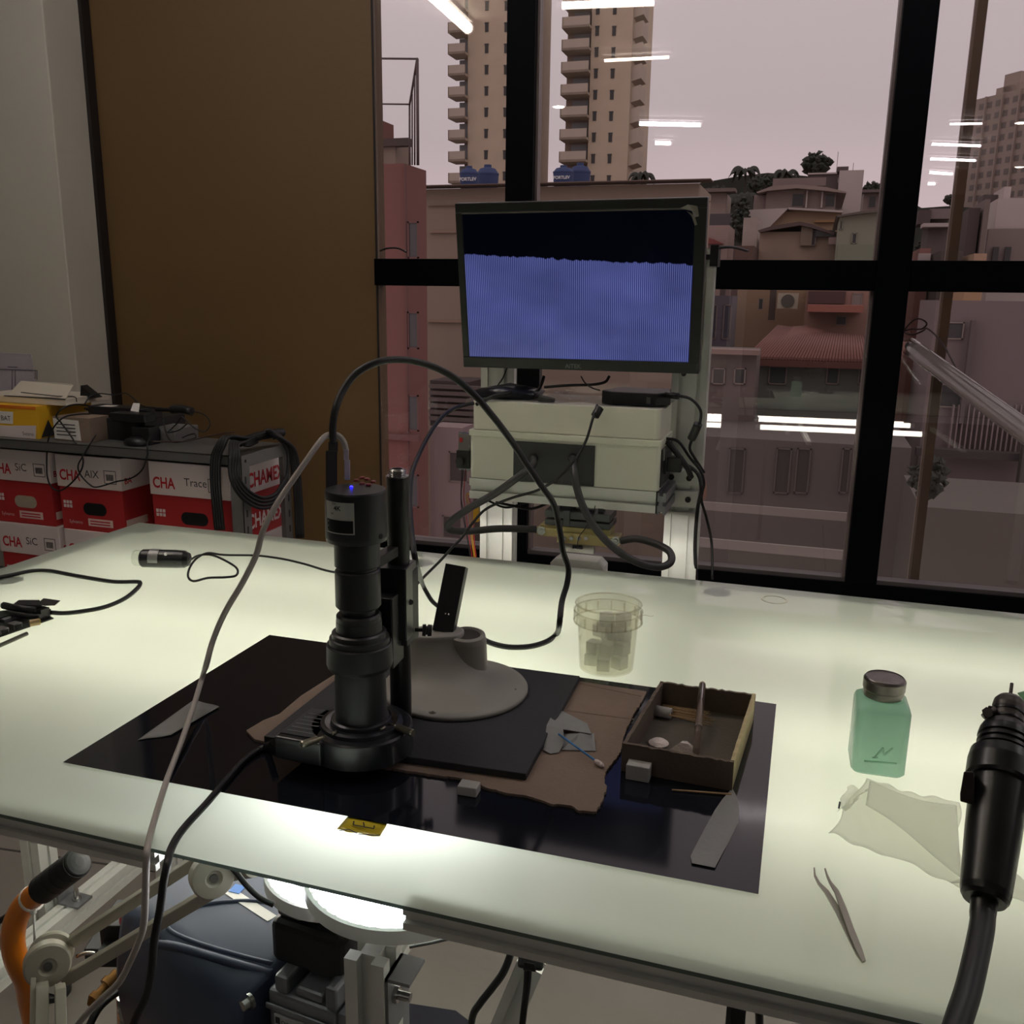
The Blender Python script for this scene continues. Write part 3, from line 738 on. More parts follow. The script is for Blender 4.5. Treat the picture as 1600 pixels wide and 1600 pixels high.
def seg_(x0, z0_, x1, z1_, w_=.0009):
    a = q0 + ub_ * x0 + V((0, 0, z0_)); b = q0 + ub_ * x1 + V((0, 0, z1_)); d = (b - a).normalized(); n = d.cross(vb_) * w_
    em.loft([[a - n, b - n, b + n, a + n], [s - vb_ * .0006 for s in (a - n, b - n, b + n, a + n)]])
for s_ in ((-.006, 0, .002, .014), (.002, .014, .004, .005), (.004, .005, .012, .015), (-.008, 0, -.002, .001), (-.016, -.005, .018, -.003)): seg_(*s_)
obj('embossed_mark', em, BG, bo)
# ------------------------------------------------------------------ tissue, tweezers
TIS = clear('thin_tissue', (.97, .97, .95), .0, .5, trl=.62, trc=(.93, .94, .90), grz=0)
def wob(u, v): return (.003 * math.sin(9 * v), .003 * math.sin(11 * u + 1) * (1 - v) + .0015 * math.sin(29 * u), .002 + .008 * abs(math.sin(3.4 * u + 1.5 * v)) * (.25 + v * .6) * (1 - .4 * v) + .0012 * math.sin(23 * u + 9 * v))
o = drape('tissue', [T(1294, 1307), T(1500, 1388), T(1496, 1262), T(1351, 1224)], 40, 22, wob, .0003, TIS); tag(o, 'crumpled white tissue lying folded between the green bottle and the black handle tool', 'tissue')
TIS2 = clear('thin_tissue_layer', (.97, .97, .95), .0, .5, trl=.42, trc=(.90, .91, .88), grz=0)
obj('fold', MB(), TIS2, o) if False else None
o2 = drape('fold', [T(1352, 1262, .011), T(1502, 1372, .006), T(1494, 1266, .012), T(1358, 1228, .011)], 30, 14, lambda u, v: (0, 0, .003 * math.sin(5 * u + 2 * v) + .003), .0003, TIS2, o)
o3 = drape('fold', [T(1308, 1272, .002), T(1330, 1262, .006), T(1362, 1236, .008), T(1322, 1232, .002)], 12, 8, lambda u, v: (.002 * math.sin(9 * v), 0, .002 + .003 * math.sin(8 * u)), .0003, TIS2, o)
o4 = drape('tissue', [T(1484, 1384), T(1640, 1432), T(1640, 1400), T(1566, 1366)], 16, 8, lambda u, v: (0, 0, .003 + .004 * abs(math.sin(7 * u + 3 * v))), .0003, TIS)
tag(o4, 'end of white tissue showing right of the black tool', 'tissue')
o = obj('metal_scrap', MB().hexa([T(1309, 1263), T(1312, 1264), T(1314, 1253), T(1311, 1252)], [T(1309, 1263, .005), T(1312, 1264, .005), T(1314, 1253, .005), T(1311, 1252, .005)]), mat('dark_scrap', (50, 50, 46), .5)); tag(o, 'tiny dark scrap at the left corner of the tissue', 'scrap')
tw = thing('tweezers', 'bent-tip steel tweezers lying on the light table below the tissue', 'tweezers', T(1310, 1430))
def blade(pts, label):
    mb = MB(); R = []
    for i, (px, py, wpx, h) in enumerate(pts):
        a = T(px - wpx / 2, py + wpx * .18, h); b_ = T(px + wpx / 2, py - wpx * .18, h); R.append([a, b_, b_ + V((0, 0, .0012)), a + V((0, 0, .0012))])
    mb.loft(R); return obj('blade', mb, mat('tweezer_steel', (165, 163, 150), .35, .5), tw)
blade([(1272, 1357, 2, .002), (1273, 1369, 3, .002), (1279, 1381, 4, .002), (1291, 1394, 7, .002), (1310, 1425, 9, .002), (1328, 1462, 10, .002), (1342, 1490, 10, .002), (1349, 1504, 5, .002)], '')
blade([(1289, 1358, 2, .006), (1292, 1369, 3, .006), (1297, 1380, 4, .006), (1307, 1394, 7, .006), (1318, 1422, 9, .0055), (1330, 1455, 9, .005), (1343, 1487, 9, .0036), (1350, 1503, 5, .0034)], '')
for px, py in ((1357, 1410), (931, 1417)):
    pass
# ================================================================== MICROSCOPE
BLUEK = mat('dark_metal', (30, 33, 37), .38, .0, .12, 30, spec=.6)
ab = G(566, 1166, TZ + .017)            # foot of the optical axis
sc = thing('digital_microscope', 'tall black digital microscope with ring light over the black sheet, on a pale round base', 'microscope', ab)
def ax_prof(lst):
    return [(zat(ab, py) - ab.z, rad(ab, zat(ab, py), w_)) for py, w_ in lst]
def lensp(name, lst, m=BLUEK, seg=48, parent=sc):
    P = ax_prof(lst); P.sort(key=lambda t: 0); P = list(reversed(P))
    return obj(name, MB().lathe(ab, P, seg), m, parent)
body = lensp('camera_body', [(764, 86), (764, 93), (767, 95), (836, 96), (842, 94), (844, 70)])
lensp('tube_section', [(842, 68), (846, 71), (882, 71), (884, 66)])
lensp('tube_groove', [(883, 62), (890, 62)])
lensp('tube_section', [(888, 66), (890, 70), (893, 71), (944, 71), (948, 64)])
lensp('tube_groove', [(946, 52), (962, 52)])
lensp('tube_section', [(957, 64), (960, 70), (968, 70), (968, 71), (990, 72)])
lensp('focus_flange', [(984, 78), (986, 85), (994, 86), (995, 80)])
lensp('focus_flange', [(993, 86), (994, 93), (1002, 94), (1004, 90)])
lensp('clamp_ring', [(1002, 98), (1004, 102), (1034, 103), (1040, 98), (1044, 80)])
lensp('lower_tube', [(1040, 79), (1122, 80), (1124, 77)])
lensp('lower_tube', [(1123, 78), (1132, 79), (1138, 74)])
# focus knob stub hanging at the left of the lower tube
kb = ab + V((-.024, -.012, 0)); 
z0, z1_ = zat(ab, 1075) , zat(ab, 1040)
obj('focus_knob', MB().cyl(V((ab.x - .019, ab.y - .012, z0)), V((ab.x - .019, ab.y - .012, z1_)), .0045, seg=16), BLUEK, sc)
# ring light at the foot
RR = rad(ab, ab.z, 160)
RL = mat('ring_light_housing', (34, 37, 42), .3, 0, .1, 30, spec=.6, coat=.2)
hr = zat(V((ab.x, ab.y - RR, 0)), 1180) - ab.z
hr = .029
ring = obj('ring_light', MB().lathe(ab, [(0, RR * .80), (0, RR), (.001, RR * 1.0), (hr - .002, RR * .985), (hr, RR * .95), (hr, RR * .80), (hr + .004, RR * .78), (hr + .005, RR * .70), (hr + .003, RR * .52)], 72), RL, sc)
obj('ring_collar', MB().lathe(ab, [(hr, RR * .60), (hr + .008, RR * .58), (hr + .009, RR * .53), (hr + .009, RR * .47)], 48), RL, ring)
# control box merging with the ring on its left
bx = [G(px, py, ab.z + .028) for px, py in ((428, 1150), (500, 1163), (556, 1118), (487, 1105))]
bxo = obj('control_box', MB().loft([[V((p.x, p.y, z)) for p in bx] for z in (ab.z + .001, ab.z + .028)]), RL, ring, .002)
lp = [G(px, py, ab.z + .0284) for px, py in ((438, 1145), (492, 1154), (522, 1112), (489, 1107))]
pl_ = decal('control_plate', lp, mat('grey_plate', (64, 68, 72), .4), ring)
pn_ = MB()
for i in range(6):
    t0_ = .12 + .13 * i; a_, b_ = lp[0].lerp(lp[3], t0_), lp[1].lerp(lp[2], t0_); a2, b2 = a_.lerp(b_, .10), a_.lerp(b_, .88 - .1 * (i % 2)); w2_ = (lp[3] - lp[0]).normalized() * .0007; u_ = V((0, 0, .0008))
    pn_.loft([[a2 - w2_ + u_, b2 - w2_ + u_, b2 + w2_ + u_, a2 + w2_ + u_], [q_ + u_ * .4 for q_ in (a2 - w2_ + u_, b2 - w2_ + u_, b2 + w2_ + u_, a2 + w2_ + u_)]])
obj('plate_print', pn_, mat('plate_print_grey', (128, 132, 134), .5), ring)
def thumb(px0, py0, px1, py1, h, nm='thumb_screw'):
    a, b = G(px0, py0, ab.z + h), G(px1, py1, ab.z + h); d = (b - a)
    L = d.length
    mb = MB().cyl(a, a + d * .35, .0016, seg=10); mb.lathe(a + d * .33, [(0, .0030), (0, .0040), (L * .60, .0042), (L * .66, .0036)], 16, d)
    o = obj(nm, mb, mat('nickel', (170, 166, 148), .3, .9, .1, 200), ring); o['label'] = 'nickel thumb screw'
thumb(508, 1151, 470, 1164, hr + .004); thumb(608, 1131, 646, 1146, hr + .004)
obj('screw_tip', MB().cyl(G(594, 1140, ab.z + hr + .006), G(602, 1136, ab.z + hr + .006), .0016, seg=10), MC['nickel'], ring)
obj('screw_tip', MB().cyl(G(519, 1147, ab.z + hr + .006), G(526, 1143, ab.z + hr + .006), .0016, seg=10), MC['nickel'], ring)
# label on the camera body
rB = rad(ab, zat(ab, 800), 96.5)
cdir = V((-ab.x, -ab.y, 0)); base_ang = math.atan2(-ab.y, -ab.x)
def on_body(px, py):   # point on the camera body surface seen at this pixel
    d = ray(px, py); o = CAM - V((ab.x, ab.y, 0)); a = d.x ** 2 + d.y ** 2; b = 2 * (d.x * o.x + d.y * o.y); c = o.x ** 2 + o.y ** 2 - (rB * 1.003) ** 2
    disc = max(0, b * b - 4 * a * c); return CAM + d * ((-b - math.sqrt(disc)) / (2 * a))
def curved(name, x0, x1, y0, y1, m, parent, k=8, lift=0.0):
    top = [on_body(x0 + (x1 - x0) * i / k, y0 + (0) * i) for i in range(k + 1)]
    bot = []
    for p in top:
        bot.append(p)
    zt_ = top[0].z; zb_ = on_body((x0 + x1) / 2, y1).z; mb = MB()
    n_ = [(V((p.x - ab.x, p.y - ab.y, 0))).normalized() for p in top]
    T_ = [V((p.x, p.y, zt_)) + n * lift for p, n in zip(top, n_)]; B_ = [V((p.x, p.y, zb_)) + n * lift for p, n in zip(top, n_)]
    T2 = [p + n * .0003 for p, n in zip(T_, n_)]; B2 = [p + n * .0003 for p, n in zip(B_, n_)]
    mb.loft([B_, T_, T2, B2], caps=False, closed=False); mb.loft([T_, B_], caps=False, closed=False); mb.loft([B2, T2], caps=False, closed=False)
    return obj(name, mb, m, parent), T2, B2, zt_, zb_
LBL = mat('silver_label', (228, 228, 220), .6, .0); LBD = mat('dark_label', (30, 33, 36), .5)
lb1, A_, B_, zt1, zb1 = curved('label_plate', 510, 553, 781, 835, LBL, body)
curved('label_panel', 512, 551.5, 809, 833, LBD, lb1, lift=.0004)
cc = on_body(531, 800); nn = V((cc.x - ab.x, cc.y - ab.y, 0)).normalized(); uxl = V((-nn.y, nn.x, 0))
def body_text(s, px, py, size, m, bold=False):
    p = on_body(px, py) + nn * .0010
    lettering(s, p, uxl, V((0, 0, 1)), size, m, lb1, 'lettering', .0002, bold)
body_text('Imager', 520, 788, .0042, DKP); body_text('4K', 522.5, 797, .0068, DKP, True); body_text('HDMI / USB', 518, 803, .003, DKP)
for k_, s_ in enumerate(('Microscope', 'Photography', 'Video recorder')):
    body_text(s_, 513.5, 815 + 7 * k_, .0036, LBL)
# small hole near the foot of the camera body
hp = on_body(595, 838); hn = V((hp.x - ab.x, hp.y - ab.y, 0)).normalized()
obj('screw_hole', MB().cyl(hp - hn * .001, hp + hn * .0004, .003, seg=16), mat('pure_dark', (6, 6, 7), .8), body)
# top face: red buttons, blue indicator
zt0 = zat(ab, 764)
REDB = mat('red_button', (120, 30, 32), .4); r_ = None
for px, py in ((557, 750), (566, 755), (574, 748), (566, 746), (583, 752), (576, 757)):
    p = G(px, py + 2, zt0); obj('button', MB().lathe(p, [(0, .0032), (.0016, .0031), (.0024, .0022)], 14), REDB, body)
p = G(549, 762, zt0); o = obj('indicator_light', MB().lathe(p, [(0, .0018), (.0012, .0017), (.002, .0008)], 12), emitter('blue_light', (0, 0, 255), 9.0), body); o['label'] = 'glowing blue indicator light'
# rack and focusing block behind and right of the tube
pf = G(627, 1126, TZ + .014)     # foot of the post
def pz(py): return zat(pf, py)
PR = rad(pf, pz(900), 33.5)
obj('post', MB().lathe(V((pf.x, pf.y, 0)), [(TZ + .015, PR * 1.02), (pz(744), PR * 1.0)], 36), BLKM, sc)
SIL = mat('silver_thread', (150, 150, 150), .25, .9)
zt_ = pz(745); prf = [(zt_, PR * 1.04), (zt_ + .0015, PR * 1.04), (zt_ + .0015, PR * .76)]
for i in range(4): prf += [(zt_ + .0015 + i * .002, PR * .78), (zt_ + .0025 + i * .002, PR * .70)]
obj('post_thread', MB().lathe(V((pf.x, pf.y, 0)), prf + [(zt_ + .0095, PR * .62), (zt_ + .0095, PR * .5), (zt_ + .004, PR * .5)], 28), SIL, sc)
def blk(px0, px1, py0, py1, b0, dy0, dy1, nm, m=BLKM, parent=sc, bev=.0008):
    """upright block: front face at pixel span in the plane y = b0.y+dy0, reaching back to dy1"""
    yf = b0.y + dy0
    a = YP(px0, (py0 + py1) / 2, yf); b = YP(px1, (py0 + py1) / 2, yf); z0 = YP((px0 + px1) / 2, py1, yf).z; z1 = YP((px0 + px1) / 2, py0, yf).z
    return obj(nm, MB().box((a.x, yf, z0), (b.x, b0.y + dy1, z1)), m, parent, bev), (a.x, b.x, z0, z1, yf)
PLT = mat('dark_satin_plate', (92, 94, 90), .35, .2, .08, 30)
rk = YP(594, 960, pf.y - .03); rx0 = rk.x
obj('post_clamp', MB().box((pf.x - PR - .004, pf.y - PR - .004, pz(1000)), (pf.x + PR + .004, pf.y + PR + .006, pz(890))), BLKM, sc, .001)
def rack(px, py0, py1, ex, ey, yy, ldep, nm):
    c0 = YP(px, py1, yy); e_ = G(ex, ey, c0.z); z1 = zat(c0, py0); fd = (e_ - c0); fn = V((-fd.y, fd.x, 0)).normalized()
    if fn.x > 0: fn = -fn
    b_ = [c0, e_, e_ + fn * ldep, c0 + fn * ldep]
    obj(nm, MB().hexa(b_, [V((p.x, p.y, z1)) for p in b_]), BLKM, sc, .0006)
    out = -fn * 0 + V((fn.x * -1, fn.y * -1, 0)) * .0012
    q4_ = [c0 + fd * .02, e_ - fd * .02]
    obj('side_plate', MB().hexa([q4_[0], q4_[1], q4_[1] + out, q4_[0] + out], [V((p.x, p.y, z1 - .0005)) for p in (q4_[0], q4_[1], q4_[1] + out, q4_[0] + out)]), PLT, sc)
rack(634, 890, 1002, 650, 983, pf.y - .024, .036, 'rack_slide')
rack(613, 936, 1045, 634, 1022, pf.y - .045, .032, 'rack_slide')
dpf = depth(V((pf.x, pf.y, 1.0)))
q = D(640, 940, dpf - .03); nx_ = V((.8, -.6, 0)).normalized()
obj('set_screw', MB().cyl(q - nx_ * .006, q + nx_ * .0035, .0032, seg=14), BLK, sc)
# clamp knob pointing right
ka = D(648, 984, dpf - .01); kb_ = D(672, 985, dpf - .008); kd = kb_ - ka
obj('clamp_knob', MB().cyl(ka, ka + kd * .6, .0022, seg=12).lathe(ka + kd * .5, [(0, .003), (0, .007), (.004, .0074), (.0045, .0055), (.006, .0055), (.0065, .0074), (.011, .007)], 10, kd), BLK, sc)
# arm between tube and rack
am = zat(ab, 1018)
obj('lens_arm', MB().box((ab.x + .012, ab.y - .012, zat(ab, 1034)), (rx0 + .012, pf.y - .02, zat(ab, 1006))), BLKM, sc, .001)
obj('lens_arm', MB().box((ab.x + .004, ab.y + .004, zat(ab, 892)), (rx0 + .016, pf.y - .012, zat(ab, 876))), BLKM, sc, .001)
# pale round stand base with an oval hump
BASEM = mat('pale_grey_casting', (148, 146, 140), .5, 0, .03, 20)
bcn = G(711, 1077, TZ + .0146); R0 = 114 / FPX * depth(bcn)
print('base', bcn, R0, 'post', pf, 'axis', ab, RR)
bz0 = TZ + .0146
# hump: stadium between two bosses
hA = G(664, 985, bz0 + .072); hB = G(697, 988, bz0 + .068)
def stadium(a, b, r, z, n=72):
    d = (b - a); d.z = 0; L = d.length; u = d / L; v = V((-u.y, u.x, 0)); c = (a + b) / 2; out = []
    for i in range(n):
        g = 2 * math.pi * i / n; cx, sx_ = math.cos(g), math.sin(g)
        p = V((c.x, c.y, 0)) + u * (cx * r + (L / 2) * max(-1, min(1, cx * 1.8))) + v * sx_ * r
        out.append(V((p.x, p.y, z)))
    return out, u, v
st, uu, vv = stadium(hA, hB, .024, 0)
def circ(r, z, n=72):
    return [V((bcn.x, bcn.y, z)) + (uu * math.cos(2 * math.pi * i / n) + vv * math.sin(2 * math.pi * i / n)) * r for i in range(n)]
c0 = circ(R0, 0); rings = [circ(R0 * .985, bz0), circ(R0, bz0 + .001), circ(R0, bz0 + .004), circ(R0 * .985, bz0 + .0062)]
for s_, z_ in ((.12, .0075), (.30, .0095), (.50, .013), (.64, .018), (.76, .026), (.86, .037), (.94, .051), (1.0, .065), (1.03, .0695)):
    ci = circ(R0 * .985, 0); rings.append([V((a.x, a.y, 0)).lerp(V((b.x, b.y, 0)), min(1, s_)) + V((0, 0, bz0 + z_)) for a, b in zip(ci, st)])
st2, _, _ = stadium(hA, hB, .0205, bz0 + .071); rings.append(st2)
mb = MB().loft(rings, smooth=True); 
basep = obj('stand_base', mb, BASEM, sc)
# the steep right boss with a dark socket, and the socket ring round the bar
bo2 = V((hB.x + .002, hB.y - .006, 0))
bt_ = G(730, 990, bz0 + .068); bax = V((.04, -.08, 1)).normalized(); bL = .064; bfoot = bt_ - bax * bL
obj('boss', MB().lathe(bfoot, [(-.012, .0300), (.004, .0285), (.03, .0270), (bL - .008, .0256), (bL - .001, .0238), (bL + .001, .0196)], 44, bax, caps=False)
    .lathe(bfoot, [(bL + .001, .0196), (bL - .001, .0178), (bL - .003, .0168)], 44, bax, caps=False), BASEM, basep)
obj('socket_inner_face', MB().lathe(bfoot, [(bL - .004, .0176), (bL - .0022, .0172)], 36, bax), mat('socket_inner', (60, 58, 56), .8), basep)
for px, py in ((676, 1113), (805, 1078)):
    q = G(px, py, bz0 + .0068); obj('screw_recess', MB().lathe(q, [(-.004, .0045), (.0005, .0048)], 18).lathe(q, [(.0005, .0022), (.0012, .0018)], 12), mat('recess', (84, 82, 78), .5), basep)
# tilted black bar standing in the hump
b0_, b1_ = D(694, 985, depth(hA) + .004), D(714, 884, depth(hA) + .02)
dd = (b1_ - b0_); ux_ = ray(100, 0) - ray(0, 0); ux_ = (ux_ - dd.normalized() * ux_.dot(dd.normalized())).normalized(); uy_ = dd.normalized().cross(ux_)
hwb = 18 / FPX * depth(b0_)
mbb = MB().hexa([b0_ - ux_ * hwb - uy_ * .006 - dd * .03, b0_ + ux_ * hwb * .8 - uy_ * .006 - dd * .03, b0_ + ux_ * hwb + uy_ * .006, b0_ - ux_ * hwb * .8 + uy_ * .006],
                [p + dd * 1.0 for p in (b0_ - ux_ * hwb - uy_ * .006, b0_ + ux_ * hwb * .8 - uy_ * .006, b0_ + ux_ * hwb + uy_ * .006, b0_ - ux_ * hwb * .8 + uy_ * .006)])
bar = obj('support_bar', mbb, BLKM, sc, .0006)
for px, py in ((696, 959), (701, 960)):
    q = D(px, py, depth(b0_) - .010); obj('rivet', MB().lathe(q, [(-.006, .001), (.0005, .0011), (.001, .0005)], 10, ray(px, py) * -1), STEEL, bar)
# ------------------------------------------------------------------ plugs and cables of the microscope
zc_ = zt0
pl1 = G(521, 755, zc_); dA = depth(pl1)
cb1 = thing('black_video_cable', 'thick black cable arching from the microscope top over to the table', 'cable', pl1)
def slab(px0, px1, py0, py1, dp, th, nm, m, parent, bev=.001):
    q = [D(px0, py1, dp), D(px1, py1, dp), D(px1, py0, dp), D(px0, py0, dp)]; n = ray((px0 + px1) / 2, (py0 + py1) / 2).normalized() * th
    return obj(nm, MB().hexa(q, [p + n for p in q]), m, parent, bev)
slab(509, 527, 704, 764, dA - .004, .011, 'plug', BLK, cb1)
slab(513, 528, 690, 706, dA - .003, .008, 'strain_relief', BLK, cb1)
pts = [(521, 695, 0), (520, 668, 0), (524, 640, .0), (535, 612, .01), (556, 584, .02), (590, 566, .03), (628, 562, .05), (668, 570, .07), (705, 587, .09), (738, 614, .11), (768, 648, .13), (797, 686, .16), (825, 728, .19),
       (850, 765, .21), (866, 790, .225), (875, 830, .245), (880, 862, .26), (888, 888, .27), (886, 912, .27), (878, 940, .26), (874, 975, .235)]
P_ = [D(px, py, dA + dz) for px, py, dz in pts]
end = [T(870, 990, .0045), T(855, 1002, .0045), T(828, 1010, .0045), (T(795, 1011, .0045)), T(768, 1005, .0045), T(750, 996, .0045)]
obj('cord', MB().tube(P_ + end, .0042, 10, 6), RUB, cb1)
WC = mat('grey_white_cable', (178, 172, 166), .4, 0, .05)
cb2 = thing('white_usb_cable', 'grey-white cable hanging from the microscope top down over the table edge', 'cable', D(541, 745, dA))
PURP = mat('pale_plug', (190, 186, 200), .45)
slab(538, 547, 718, 750, dA + .002, .008, 'plug', PURP, cb2); slab(537, 545, 702, 719, dA + .002, .006, 'strain_relief', PURP, cb2)
dE = depth(T(232, 1330, .01))
pts = [(541, 704, .006), (537, 690, .006), (527, 680, .004), (512, 680, 0), (500, 690, -.01), (480, 718, -.02), (452, 758, -.03), (428, 795, -.04), (410, 832, -.045), (400, 868, -.04), (378, 912, -.02), (352, 956, -.01), (333, 1000, 0), (322, 1040, 0)]
P_ = [D(px, py, dA + dz) for px, py, dz in pts]
lo = [(318, 1052, 0, .04), (302, 1105, 0, .02), (283, 1160, 0, .012), (262, 1215, 0, .006), (247, 1262, 0, .004), (236, 1300, 0, .004)]
P_ += [T(px, py, h) for px, py, _, h in lo]
P_ += [D(230, 1328, dE - .01), D(228, 1360, dE - .01), D(227, 1400, dE - .01), D(225, 1440, dE - .01), D(219, 1466, dE), D(202, 1505, dE + .02), D(186, 1535, dE + .03), D(160, 1560, dE + .05), D(130, 1590, dE + .07), D(105, 1625, dE + .09)]
obj('cord', MB().tube(P_, .0033, 10, 5), WC, cb2)
# black cord of the ring light, over the edge
P_ = [G(428, 1160, ab.z + .009), T(418, 1166, .009), T(404, 1172, .006), T(380, 1190, .0055), T(346, 1228, .0055), T(322, 1256, .0055), T(295, 1285, .004), T(277, 1308, .004), T(266, 1330, .004),
      D(262, 1348, dE - .01), D(256, 1375, dE - .015), D(250, 1420, dE - .015), D(241, 1470, dE - .015), D(236, 1520, dE - .01), D(228, 1556, dE), D(212, 1590, dE + .01), D(200, 1630, dE + .02)]
c3 = thing('ring_light_cord', 'black cord from the ring light running over the table edge and down', 'cable', P_[0])
obj('cord', MB().tube(P_[2:], .0038, 10, 5), RUB, c3)
obj('strain_relief', MB().tube([P_[0], P_[1], P_[2]], .0042, 8, 3).lathe(P_[1], [(-.004, .005), (-.002, .005)], 10, P_[2] - P_[0]).lathe(P_[1], [(0, .005), (.002, .005)], 10, P_[2] - P_[0]), BLK, c3)
# thin cable from the back of the enclosure lid down to the base
dR = 1.75
P_ = [D(740, 630, dR), D(715, 636, dR - .02), D(692, 650, dR - .1), D(670, 680, dR - .2), D(652, 716, dR - .3), D(643, 742, dR - .38), D(640, 780, dR - .46), D(643, 830, dR - .55), D(650, 880, dR - .62)]
P_ += [T(660, 912, .03), T(668, 928, .010), T(676, 940, .004), T(688, 950, .004)]
cable('thin_black_cable', 'black cable curving down behind the microscope post to the pale base', P_, .0038, RUB)
# ------------------------------------------------------------------ small handheld microscope on the glass
hs = thing('handheld_microscope', 'small black handheld USB microscope lying at the far left of the table', 'microscope', T(258, 870))
a, b = T(221, 872, .019), T(298, 874, .019); hd = b - a; rr = .0175; Lh = hd.length
obj('body', MB().lathe(a, [(0, rr * .82), (.001, rr * .9), (.004, rr), (Lh * .70, rr), (Lh * .88, rr * .94), (Lh * .97, rr * .7), (Lh, rr * .3)], 32, hd), mat('handheld_black', (22, 24, 26), .35, coat=.2), hs)
obj('clear_nose', MB().lathe(a, [(-.014, rr * .80), (-.012, rr * .86), (.003, rr * .86)], 28, hd), clear('clear_nose_plastic', (.93, .95, .92), .06), hs)
q = a + hd * .30; up_ = V((0, 0, 1)); fr_ = (hd.cross(up_)).normalized(); nrm = (up_ * .75 - V((0, 0, 0)) + fr_ * .6).normalized()
hu = hd.normalized(); sd = nrm.cross(hu)
def hpt(f_, s_): 
    c_ = a + hd * f_; return c_ + (nrm * math.cos(s_) + sd * math.sin(s_)) * (rr + .0012)
obj('silver_band', MB().loft([[hpt(f_, s_) for s_ in [-1.1 + .2 * k_ for k_ in range(11)]] for f_ in (.20, .40)], caps=False, closed=False), mat('satin_silver', (150, 150, 148), .4, .4), hs)
q = hpt(.56, -.1); obj('button', MB().lathe(q - nrm * .001, [(0, .0036), (.002, .0030)], 14, nrm), WHT, hs)
P_ = [T(297, 875, .017), T(310, 868, .008), T(330, 867, .003), T(352, 876, .003), T(370, 888, .003), T(369, 899, .003), T(352, 902, .003), T(325, 903, .003), T(303, 908, .003), T(294, 901, .003), T(297, 886, .003), T(308, 872, .004), T(325, 864, .007),
      T(350, 867, .004), T(400, 868, .003), T(440, 873, .003), T(475, 881, .003), T(517, 893, .003), T(560, 896, .003), T(600, 882, .003), T(625, 874, .003)]
cable('thin_looped_cable', 'thin black cable with a loop running from the handheld microscope', P_, .0022, RUB)
# ------------------------------------------------------------------ circuit board with plugs at the far left
pb = thing('circuit_board', 'black circuit board with sockets at the left edge of the table', 'circuit board', T(10, 975))
PCB = mat('dark_circuit_board', (30, 38, 34), .4, 0, .2, 60)
q4 = [T(-70, 1020, .004), T(84, 967, .004), T(50, 950, .004), T(-70, 965, .004)]
obj('board', MB().loft([q4, [p + V((0, 0, .0018)) for p in q4]]), PCB, pb)
def comp(px, py, w_, d_, h_, m, nm, ang=None, bev=.0004):
    c = T(px, py, .0058); u = (q4[1] - q4[0]).normalized(); v = V((-u.y, u.x, 0))
    return obj(nm, MB().hexa([c - u * w_ / 2, c + u * w_ / 2, c + u * w_ / 2 + v * d_, c - u * w_ / 2 + v * d_], [p + V((0, 0, h_)) for p in (c - u * w_ / 2, c + u * w_ / 2, c + u * w_ / 2 + v * d_, c - u * w_ / 2 + v * d_)]), m, pb, bev)
for px, py in ((8, 990), (29, 982)):
    comp(px, py, .014, .016, .008, mat('socket_metal', (150, 150, 150), .3, .8), 'socket'); 
    c = T(px, py, .0066); u = (q4[1] - q4[0]).normalized(); v = V((-u.y, u.x, 0)) * -.0005
    obj('socket_mouth', MB().hexa([c - u * .0055 + v, c + u * .0055 + v, c + u * .0055, c - u * .0055], [p + V((0, 0, .0062)) for p in (c - u * .0055 + v, c + u * .0055 + v, c + u * .0055, c - u * .0055)]), MC['pure_dark'], pb)
comp(72, 966, .016, .02, .016, BLK, 'socket'); comp(0, 972, .05, .02, .007, PCB, 'chip'); comp(30, 966, .05, .016, .005, ALUD, 'heat_sink')
c = T(46, 974, .012); u = (T(62, 971, .012) - c).normalized()
obj('round_socket', MB().lathe(c, [(0, .0055), (.014, .0055), (.014, .0045)], 18, u), mat('bronze_socket', (150, 130, 96), .4, .5), pb)
obj('round_socket', MB().lathe(c + u * .0142, [(0, .0046), (.001, .0046)], 18, u), mat('yellow_socket', (190, 170, 70), .5), pb)
obj('socket_hole', MB().lathe(c + u * .0154, [(0, .0018), (.0004, .0018)], 14, u), MC['pure_dark'], pb)
rp = [T(58, 944, .028), T(68, 935.5, .028), T(94, 939, .026), T(86, 946, .026), T(70, 947, .028)]
fl = obj('ribbon_flap', MB().loft([rp, [p + V((0, 0, .001)) for p in rp]]), BLK, pb)
obj('ribbon_cable', MB().hexa([T(20, 948, .02), T(66, 950, .024), T(62, 941, .028), T(30, 941, .022)], [p + V((0, 0, .004)) for p in (T(20, 948, .02), T(66, 950, .024), T(62, 941, .028), T(30, 941, .022))]), BLK, pb)
obj('cable_plug', MB().tube([T(6, 946, .02), T(20, 949, .022), T(40, 952, .022), T(60, 953, .018), T(78, 957, .012)], .006, 8, 4), BLK, pb)
obj('plug_tip', MB().cyl(T(6, 946, .021), T(20, 948, .022), .0028, seg=10), STEEL, pb)
obj('ribbon_cable', MB().tube([T(20, 960, .014), T(45, 963, .016), T(64, 963, .018)], .004, 6, 4), BLK, pb)
P_ = [T(78, 957, .009), T(100, 958, .0045), T(130, 955, .0045), T(165, 948, .0045), T(195, 935, .0045), T(214, 920, .0045), T(219, 911, .0045), T(212, 909, .0045), T(180, 909, .0045), T(150, 905, .0045), T(110, 898, .0045), T(78, 892, .0045), T(50, 892, .0045), T(20, 898, .0045), T(-10, 904, .0045), T(-50, 915, .0045)]
cable('black_table_cable', 'black cable bent to a sharp corner beside the circuit board', P_, .0038, RUB)
tag(obj('metal_rod', MB().cyl(T(-40, 1026, .004), T(42, 990, .004), .0032, seg=12), mat('grey_green_rod', (96, 98, 86), .4, .4)), 'grey metal rod lying in front of the circuit board', 'rod')
